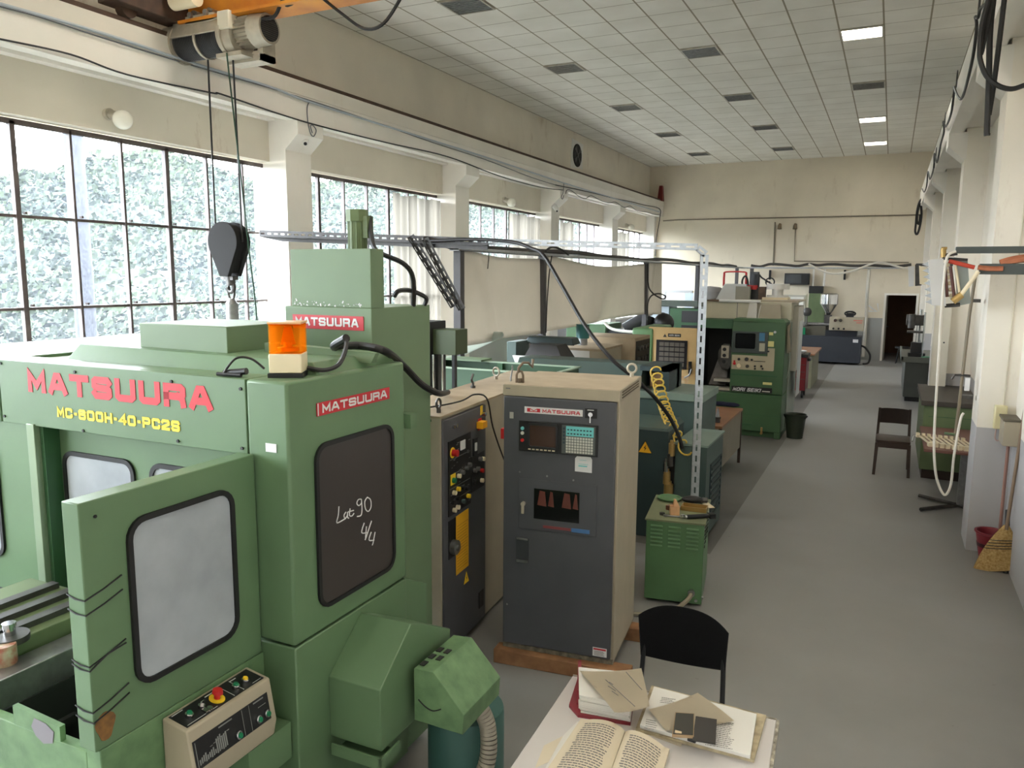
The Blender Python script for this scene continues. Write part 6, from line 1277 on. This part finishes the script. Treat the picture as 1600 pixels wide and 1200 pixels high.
# ------------------------------------------------------------------ right side of the hall
WC = thing('wooden_chair', 'dark varnished wooden chair standing alone in the aisle', 'chair', (.155, 11.05, 0), 0)
for x in (-.2, .2):
    make('leg', B().hexa([(x-.017, -.27, 0), (x+.017, -.27, 0), (x+.017, -.235, 0), (x-.017, -.235, 0)], [(x*.92-.02, -.24, .42), (x*.92+.02, -.24, .42), (x*.92+.02, -.2, .42), (x*.92-.02, -.2, .42)]), WOODD, WC)
    make('leg', B().hexa([(x-.017, .22, 0), (x+.017, .22, 0), (x+.017, .255, 0), (x-.017, .255, 0)], [(x*.9-.016, .26, .80), (x*.9+.016, .26, .80), (x*.9+.016, .28, .80), (x*.9-.016, .28, .80)]), WOODD, WC)
make('seat', B().prism(rr(-.2, .2, -.25, .22, .04), .42, .455), WOODD, WC, bev=.006); make('apron', B().box(-.19, .19, -.24, -.215, .36, .42).box(-.19, -.17, -.22, .22, .37, .42).box(.17, .19, -.22, .22, .37, .42), WOODD, WC)
b = B(); b.grid(lambda u, v: (-.195+.39*u, .245+.03*math.sin(PI*u)+.01*v, .60+.2*v-.012*(2*u-1)**4*v), 12, 4, th=.016); make('backrest', b, WOODD, WC, bev=.004)
# green bench, white cabinet column etc.
GBn = thing('green_workbench', 'green steel workbench with dark top against the wall column', 'workbench', (.47, 10.85, 0)); zb_ = 1.0
make('cabinet', B().box(0, .58, 0, 1.66, .12, zb_-.06), OLIVE, GBn, bev=.008); make('plinth', B().box(.03, .56, .04, 1.6, 0, .12), WOODD, GBn); make('bench_top', B().box(-.03, .60, -.03, 1.70, zb_-.06, zb_), mat('dark_bench_top', (66, 60, 52), .6), GBn); make('handle_crank', B().tube([(-.02, .1, .52), (-.09, .08, .52), (-.10, .05, .46)], .012, 8), CHROME, GBn); make('door_seam', B(FY(0)).box(.06, .55, .80, .806, 0, .004), DGREEN, GBn, smooth=False)
WL = thing('steel_locker', 'narrow white and grey upright panel standing on the green bench', 'panel', (.62, 12.42, zb_)); make('upright', B().box(-.04, .16, 0, .12, 0, 1.35), mat('duct_white', (212, 206, 190), .5), WL); make('white_edge', B().box(-.055, -.04, -.01, .0, 0, 1.2), WHITE, WL); make('holes', B(FY(0)).cyl((.06, .1, 0), (.06, .1, .004), .012, n=8).cyl((.05, .35, 0), (.05, .35, .004), .012, n=8).cyl((.1, .62, 0), (.1, .62, .004), .012, n=8), BLACK, WL)
DB = thing('dark_workbench', 'dark grey steel workbench with tray top near the doorway', 'workbench', (.36, 17.62, 0)); make('cabinet', B().box(0, .68, 0, 2.6, .1, .82), mat('dark_olive_grey', (62, 64, 58), .6), DB, bev=.01); make('plinth', B().box(.04, .66, .1, 2.5, 0, .1), BLACK, DB); make('tray_top', B().box(-.08, .70, -.06, 2.7, .82, .86).box(-.08, .70, -.06, -.02, .86, .93).box(-.08, -.04, -.06, 2.7, .86, .93), mat('tray_grey', (88, 90, 82), .5), DB); make('green_rag', B().sph((.42, .4, .89), .1, (1.3, .8, .3)), GBTN, DB)
DP = thing('drill_press', 'small bench drilling press with bright spindle column on the dark workbench', 'drill press', (.62, 18.6, .86)); make('column', B().cyl((0, 0, 0), (0, 0, 1.0), .035), CHROME, DP); make('base', B().box(-.2, .12, -.2, .1, 0, .08).box(-.16, .06, -.14, .06, .08, .30), BLACK, DP); make('table', B().box(-.25, .06, -.15, .1, .50, .54), STEEL_D, DP); make('head', B().box(-.28, .08, -.12, .14, .66, .88).cyl((-.18, -.14, .60), (-.18, -.14, .90), .07), STEEL_D, DP, bev=.01); make('spindle_rod', B().cyl((.06, -.2, -.02), (.06, -.2, .95), .02), CHROME, DP)
ch_ = thing('stool', 'dark round stool standing in the doorway', 'stool', (.42, 25.6, 0)); make('seat', B().cyl((0, 0, .45), (0, 0, .50), .2, n=20), BLACK, ch_)
for k in range(4): a = k*PI/2+.7; make('leg', B().tube([(.13*math.cos(a), .13*math.sin(a), .45), (.2*math.cos(a), .2*math.sin(a), 0)], .014, 6), BLACK, ch_)
# small table with bracket row
TB = thing('pedestal_table', 'small brown table on a steel cross foot beside the wall pillar', 'table', (.70, 9.62, 0)); make('tabletop', B().box(-.27, .36, -.48, .95, .69, .72), mat('red_brown_top', (112, 74, 62), .5), TB, bev=.003)
make('pedestal', B().box(-.02+.13, .03+.13, -.04, .0, .04, .69).box(.03+.13, .08+.13, -.02, .03, .04, .69), STEEL, TB)
for nm, p, q in (('foot', (.13, 0, .03), (-.25, .22, .03)), ('foot', (.13, 0, .03), (-.25, -.38, .03)), ('foot', (.13, 0, .03), (.30, -.25, .03)), ('foot', (.13, 0, .03), (.30, .3, .03))):
    make(nm, B().tube([p, q], .022, 6), STEEL_D, TB)
rk0 = None
for k in range(9):
    x = .49+.055*k; y = 9.32
    if x > .98: break
    parts = [('bar', B().hexa([(-.008, 0, .02), (.008, 0, .02), (.008, .5, .02), (-.008, .5, .02)], [(-.008, 0, .035), (.008, 0, .035), (.008, .5, .035), (-.008, .5, .035)]), CREAM), ('end_block', B().box(-.02, .02, -.03, .03, 0, .045), CREAM), ('end_block', B().box(-.016, .016, .47, .52, 0, .05), CREAM)]
    if rk0 is None:
        rk0 = thing('cast_bracket', 'cream cast bracket on the small brown table, first from the aisle side of its row', 'casting', (x, y, .72), 12, 'cream castings in a row')
        for nm, bb, mm in parts: make(nm, bb, mm, rk0)
    else:
        c = copy_tree(rk0); c.location = (x, y-.012*k, .72); c['label'] = 'cream cast bracket on the small brown table, %s from the aisle side of its row' % ['first', 'second', 'third', 'fourth', 'fifth', 'sixth', 'seventh', 'eighth', 'ninth'][k]
# bucket and broom
BU = thing('bucket', 'dark red plastic bucket standing at the foot of the pillar', 'bucket', (1.0-.055, 7.90, 0)); make('pail', B().lathe((0, 0, 0), [(.085, 0), (.125, .24), (.138, .25), (.138, .262), (.12, .262), (.11, .23), (.08, .012)], 28), MAROON, BU); make('label_band', B().lathe((0, 0, 0), [(.108, .12), (.1145, .155)], 28), mat('dark_band', (60, 26, 34), .4), BU)
BU.location = (.965, 7.93, 0)
p = at(1568, 905, 'Z', 0); top = at(1597, 600, 'Y', 7.9)
BM = thing('broom', 'straw broom with wooden stick leaning head down beside the red bucket', 'broom', (1.0, 7.62, 0)); 
a_, c_ = Vector((0, 0, 0)), Vector((.075, .03, 1.42))
def fbm(u, v):
    w_ = .155*(1-v)**.9+.022+.02*math.sin(PI*v); x = (2*u-1)*w_; return (x-.015*(1-v)+.05*v*.6, -.035*(1-v*.6)*math.sqrt(max(0, 1-(2*u-1)**2))-.005+.02*v, .012+.40*v+.035*(2*u-1)*(1-v))
def fbk(u, v): q = fbm(u, v); return (q[0], -q[1]+.02*v*2, q[2])
b = B(); n = 18
A = [[b.v(fbm(i/n, j/10)) for j in range(11)] for i in range(n+1)]; K_ = [[b.v(fbk(i/n, j/10)) for j in range(11)] for i in range(n+1)]
for i in range(n):
    for j in range(10): b.b.faces.new([A[i][j], A[i+1][j], A[i+1][j+1], A[i][j+1]]); b.b.faces.new([K_[i][j], K_[i][j+1], K_[i+1][j+1], K_[i+1][j]])
    b.b.faces.new([A[i][0], K_[i][0], K_[i+1][0], A[i+1][0]]); b.b.faces.new([A[i][10], A[i+1][10], K_[i+1][10], K_[i][10]])
make('bristles', b, STRAW, BM, ang=80)
for zf in (.50, .56, .62, .68): make('binding_cord', B().tube([Vector(fbm(u/12, zf))+Vector((0, -.004, 0)) for u in range(13)], .0035, 5), BLACK, BM)
make('stick', B().cyl((.03, .0, .38), (.10, .13, 1.52), .014), mat('stick_wood', (128, 106, 86), .6), BM)
make_dp = tag(make('dustpan_stick', B().cyl((1.055, 7.60, 0), (1.065, 7.9, .48), .02), BLACK), 'short dark wooden stick leaning behind the straw broom', 'stick')
# things on the pillar and wall
def colp(px, py): return at(px, py, 'Y', 8.12)
q0, q1 = colp(1555, 632), colp(1569, 670)
IC = thing('intercom_phone', 'yellowed wall box with hanging loop on the pillar above the red bucket', 'wall box', ((q0.x+q1.x)/2, 8.12, q1.z)); h_ = q0.z-q1.z
make('housing', B().box(-.05, .05, -.06, 0, 0, h_), mat('yellowed_plastic', (214, 204, 160), .35), IC, bev=.012); make('cord_loop', B().tube(smoothpts([(-.02, -.03, 0), (-.025, -.03, -.08), (-.005, -.03, -.11), (.015, -.03, -.08), (.01, -.03, 0)], 4), .006, 6), mat('faded_cord', (176, 150, 140), .6), IC); make('wall_cable', B().cyl((.02, -.01, h_), (.03, -.01, h_+1.9), .006, n=6), mat('painted_cable', (206, 198, 178), .7), IC)
q = at(1592, 648, 'X', XR); SBx = thing('switch_box', 'beige metal switch box on the side wall at the picture edge', 'switch box', (XR, q.y, at(1592, 700, 'X', XR).z)); make('box', B().box(-.12, 0, -.15, .12, 0, .22), BEIGE, SBx, bev=.005); make('pipe', B().cyl((-.05, .05, -1.1), (-.05, .05, 0), .014), mat('pink_brown_pipe', (150, 112, 100), .5), SBx); make('lid', B().box(-.13, .0, -.16, .13, .22, .24), mat('dark_lid', (92, 84, 70), .6), SBx)
# busbar rails with heat-sink unit
RY = 7.75
def ry(px, py): return at(px, py, 'Y', RY)
for nm, p0_, p1_, lab in (('cable_duct', (1493, 392), (1600, 389), 'upper dark grey square duct reaching out from the side wall'), ('cable_duct', (1530, 421), (1600, 420), 'lower dark grey square duct beside the copper pipes')):
    p, q = ry(*p0_), ry(*p1_); hh2 = .028 if 'upper' in lab else .045
    tag(make(nm, B().box(p.x, XR, RY-.03, RY+.03, (p.z+q.z)/2-hh2, (p.z+q.z)/2+hh2), TEAL_D if False else mat('duct_grey', (70, 76, 74), .5), bev=.004), lab, 'duct')
cable('pipe', [ry(1563, 412), ry(1580, 407), ry(1600, 404), (XR, RY-.02, ry(1600, 404).z)], .035, COPPER, 'copper coloured sleeve lying on the lower square duct', 'pipe')
cable('pipe', [ry(1527, 418)+Vector((0, -.05, 0)), ry(1545, 420)+Vector((0, -.05, 0)), ry(1566, 420)+Vector((0, -.05, 0))], .022, COPPER, 'thin copper coloured sleeve at the inner end of the lower duct', 'pipe')
PU = thing('drive_unit', 'silver finned drive unit with brown tubes hanging at the end of the ducts', 'electrical unit', ry(1488, 440)); o_ = PU.location
def rel(px, py, y=RY): return at(px, py, 'Y', y)-o_
p0_, p1_, p2_, p3_ = rel(1450, 406), rel(1474, 404), rel(1478, 478), rel(1456, 477)
b = B().hexa([(p.x, -.02, p.z) for p in (p0_, p1_, p2_, p3_)], [(p.x, .08, p.z) for p in (p0_, p1_, p2_, p3_)]); fr_ = make('silver_cover', b, mat('silver_sheet', (206, 206, 206), .3, metal=.5), PU)
b = B()
for k in range(7):
    p = p0_.lerp(p3_, (k+.3)/7.2); q = p0_.lerp(p3_, (k+1.1)/7.2); b.hexa([(p.x, .0, p.z), (p.x-.045, .0, (p.z+q.z)/2+.0), (q.x, .0, q.z)], [(p.x, .08, p.z), (p.x-.045, .08, (p.z+q.z)/2), (q.x, .08, q.z)])
make('cooling_fins', b, GALV, PU)
a0, a1, a2_, a3 = rel(1491, 402), rel(1512, 404), rel(1517, 474), rel(1497, 478)
make('grey_plate', B().hexa([(p.x, .02, p.z) for p in (a0, a1, a2_, a3)], [(p.x, .05, p.z) for p in (a0, a1, a2_, a3)]), mat('plate_grey', (150, 158, 154), .4, metal=.3), PU)
for s0, s1 in (((1476, 412), (1480, 464)), ((1485, 416), (1491, 464))): make('brown_tube', B().cyl(rel(*s0), rel(*s1), .013), mat('brown_bakelite', (92, 52, 46), .4), PU)
b = B()
for k in range(6): p = rel(1481, 414).lerp(rel(1486, 462), k/5); b.sph(p+Vector((0, .02, 0)), .018)
make('insulators', b, CREAM, PU); make('cream_strip', B().tube([rel(1492, 412), rel(1500, 462)], .012, 6), CREAM, PU)
make('unit_frame', B().tube([rel(1472, 404), rel(1512, 406)], .012, 6).tube([rel(1476, 478), rel(1500, 476)], .018, 6).tube([rel(1470, 400), rel(1496, 396)], .016, 6), STEEL_D, PU)
make('red_pipe', B().cyl(rel(1482, 408)+Vector((0, -.04, 0)), rel(1522, 418)+Vector((0, -.04, 0)), .018), REDPIPE, PU); make('brass_fitting', B().cyl(rel(1474, 388), rel(1474, 402), .022).cyl(rel(1471, 388), rel(1480, 388), .012), BRASS, PU)
make('cream_pipe', B().cyl(rel(1528, 424)+Vector((0, -.05, 0)), rel(1497, 466)+Vector((0, -.05, 0)), .017), CREAM, PU); make('pipe_elbow', B().cyl(rel(1502, 460)+Vector((0, -.05, 0)), rel(1488, 471)+Vector((0, -.05, 0)), .03), BRASS, PU)
PV = thing('drive_unit', 'smaller silver finned unit hanging at the far end near the doorway', 'electrical unit', at(1430, 430, 'Y', 16.5)); o2 = PV.location
q_ = [at(x, y, 'Y', 16.5)-o2 for x, y in ((1419, 416), (1429, 416), (1428, 447), (1420, 448))]; make('silver_cover', B().hexa([(p.x, 0, p.z) for p in q_], [(p.x, .12, p.z) for p in q_]), mat('silver_sheet', (0, 0, 0)), PV)
q_ = [at(x, y, 'Y', 16.5)-o2 for x, y in ((1430, 413), (1440, 414), (1440, 446), (1430, 447))]; make('inner_frame', B().hexa([(p.x, 0.02, p.z) for p in q_], [(p.x, .1, p.z) for p in q_]), STEEL_D, PV); q_ = [at(x, y, 'Y', 16.5)-o2 for x, y in ((1436, 415), (1446, 418), (1452, 432), (1446, 445), (1437, 444))]; make('cream_bulb', B().hexa([(p.x, 0, p.z) for p in q_], [(p.x, .1, p.z) for p in q_]), CREAM, PV)
make('support_arm', B().box(.0, XR-o2.x, .04, .08, .17, .22), STEEL_D, PV)
cable('cable', [ry(1493, 393)+Vector((0, -.05, 0)), ry(1482, 398)+Vector((0, -.06, 0)), ry(1477, 410)+Vector((0, -.07, 0)), ry(1474, 440)+Vector((0, -.07, 0)), ry(1471, 480)+Vector((0, -.05, 0)), ry(1466, 560)+Vector((0, -.05, 0)), ry(1461, 640)+Vector((0, -.05, 0)), ry(1459, 700)+Vector((0, -.05, 0)), ry(1463, 745)+Vector((0, -.05, 0)), ry(1475, 771)+Vector((0, -.05, 0)), ry(1485, 755)+Vector((0, -.05, 0)), ry(1490, 710)+Vector((0, -.05, 0)), ry(1500, 655)+Vector((0, -.05, 0)), ry(1505, 644)+Vector((0, -.05, 0))], .011, WCABLE, 'long white cable hanging in a deep loop from the silver finned unit', n=8)
PP = thing('wall_pipe', 'thin brown vertical pipe with tap fittings left of the pillar', 'pipe', (ry(1524, 540).x-.02, 8.4, 0)); PPx = PP.location.x
make('riser', B().tube([(.02, -.1, 2.55), (.0, -.1, 2.2), (-.02, -.1, 1.3), (-.03, -.1, 1.0)], .014, 8), mat('brown_grey_pipe', (120, 108, 88), .5), PP); make('tap', B().tube([(-.03, -.1, 1.62), (-.08, -.12, 1.62), (-.1, -.12, 1.58)], .012, 6).tube([(-.03, -.1, 1.62), (.05, -.12, 1.62)], .012, 6), STEEL_D, PP); make('white_socket', B().box(.01, .05, -.14, -.1, 1.48, 1.6), LABELW, PP); make('lower_valve', B().tube([(-.03, -.1, 1.05), (-.12, -.12, 1.06)], .014, 6), GREEN_T, PP); make('wall_clamp', B().box(.0, .08, -.1, 0, 2.3, 2.33).box(.0, .09, -.1, 0, 1.4, 1.43), STEEL_D, PP)
# festoon cable along the right rail and hanging black cables
def onr(px, py, x=XBR-.04): return at(px, py, 'X', x)
fl_ = [(1547, 2), (1533, 12), (1528, 28), (1524, 26), (1526, 42), (1520, 90), (1508, 140), (1501, 155), (1494, 145), (1491, 136), (1490, 150), (1486, 178), (1478, 198), (1474, 190), (1475, 206), (1470, 225), (1464, 254), (1460, 240), (1459, 262), (1453, 280), (1450, 268), (1448, 290), (1444, 300), (1441, 295)]
pts = [onr(x, y) for x, y in fl_ if True]
ys = sorted(set(round(p.y, 2) for p in pts))
cable('festoon_cable', pts, .014, CABLE, 'thin black festoon cable zigzagging along the right-hand crane beam', n=6, sm=4)
b = B()
for px, py in ((1527, 22), (1493, 133), (1475, 193), (1461, 246)): q = onr(px, py); b.tube([(XBR-.03, q.y+.07*math.cos(t), q.z+.07+.1*math.sin(t)) for t in [2*PI*k/14 for k in range(14)]], .006, 5, True)
tag(make('festoon_rings', b, STEEL_D), 'wire rings carrying the festoon cable along the right-hand crane beam', 'rings', kind='stuff')
cable('cable_coil', [at(x, y, 'Y', 24.6) for x, y in ((1444, 308), (1437, 315), (1433, 330), (1431, 350), (1430, 362), (1433, 366), (1437, 355), (1440, 335), (1438, 318), (1434, 330), (1433, 345), (1436, 350), (1438, 335))], .03, CABLE, 'coil of black cable hanging at the far end of the right crane beam', sm=4)
def rk(px, py, y=6.6): return at(px, py, 'Y', y)
cable('cable', [rk(1546, -8), rk(1534, 40), rk(1531, 75), rk(1532, 95), rk(1541, 118), rk(1558, 133), rk(1580, 139), rk(1604, 132), rk(1640, 120)], .017, CABLE, 'black cable curving down to the right below the near crane beam')
cable('cable', [rk(1553, -8, 6.7), rk(1547, 50, 6.7), rk(1545, 130, 6.7), rk(1542, 205, 6.7), rk(1543, 208, 6.7)], .020, CABLE, 'straight black cable ending beside the pillar, longest of the hanging ones')
cable('cable', [rk(1570, -8, 6.8), rk(1562, 60, 6.8), rk(1553, 130, 6.8), rk(1545, 180, 6.8)], .018, CABLE, 'slanting black cable nearest the right-hand picture edge')
cable('cable', [rk(1549, -8, 6.65), rk(1538, 50, 6.65), rk(1533, 82, 6.65), rk(1536, 76, 6.65), rk(1548, 10, 6.65), rk(1550, -8, 6.65)], .012, CABLE, 'thin black cable doubled up against the right crane beam')
# loose wire on the back pillar
# ------------------------------------------------------------------ outside: ground, wooded hill, concrete pole
GRASS = mat('outside_grass', (34, 40, 24), .9, var=.3, vs=.6)
struct('terrain', B().box(-330, -8.2, -140, 420, -.6, -.3), GRASS, smooth=False)
def hh(x, y):
    d = max(0, -x-15); az = math.degrees(math.atan2(y, max(20, -x)))
    T = ((-20, 9), (20, 10), (31, 12), (36, 16), (40, 20), (46, 16.5), (52, 20), (62, 19.5), (70, 25), (90, 30)); H = T[-1][1]
    for (a0, h0), (a1, h1) in zip(T, T[1:]):
        if a0 <= az < a1: H = h0+(h1-h0)*(az-a0)/(a1-a0)
    return H*(1-math.exp(-(d/52)**1.7))-.4
HILL = mat('hill_soil', (22, 31, 22), .95, var=.3, vs=.2)
def cano(x, y): return .9*noise.noise(Vector((x*.28, y*.28, 0)))+.9*noise.noise(Vector((x*.11, y*.11, 5)))
def hp_(u, v):
    x = -16-150*u; t = rad(-5+75*v); y = -x*math.tan(t)
    return (x, y, hh(x, y)+1.2*min(1, (-x-15)/10)*(1+cano(x, y)))
struct('terrain_hill', B().grid(hp_, 60, 130), HILL)
LEAF = mat('hill_foliage', (18, 30, 25), .9, var=.3, vs=.22, col2=(44, 54, 30))
rnd = random.Random(3); V_, F_ = [], []
for k in range(150000):
    x = -13.5-140*rnd.random()**1.9; t = rad(-3+72*rnd.random()); y = -x*math.tan(t)
    g = min(1, (-x-13)/10); z = hh(x, y)+1.4*g*(1+cano(x, y))+rnd.uniform(-.3, .6)*(.5+g)
    if x > -24: z = hh(x, y)+rnd.random()**1.5*(2.2+1.2*noise.noise(Vector((x*.5, y*.5, 2))))
    r = rnd.uniform(.05, .1)*(1+(-x-13)/16)
    a = Vector((rnd.gauss(0, 1), rnd.gauss(0, 1), rnd.gauss(0, 1))).normalized(); c = a.orthogonal().normalized(); d = a.cross(c); o_ = len(V_); p = Vector((x, y, z))
    V_ += [p+c*r, p+d*r*.7, p-c*r, p-d*r*.7]; F_.append((o_, o_+1, o_+2, o_+3))
me = bpy.data.meshes.new('hillside_forest'); me.from_pydata(V_, [], F_); me.materials.append(LEAF)
o = bpy.data.objects.new('hillside_forest', me); COL.objects.link(o)
tag(o, 'dense green woodland covering the hillside outside the windows', 'forest', kind='stuff')
p = at(122, 330, 'X', -12.0)
tag(make('concrete_pole', B().cyl((p.x, p.y, -.4), (p.x, p.y, 9.5), .17, .13), mat('pole_concrete', (50, 52, 60), .9)), 'tall grey concrete pole standing outside the nearest window', 'pole')
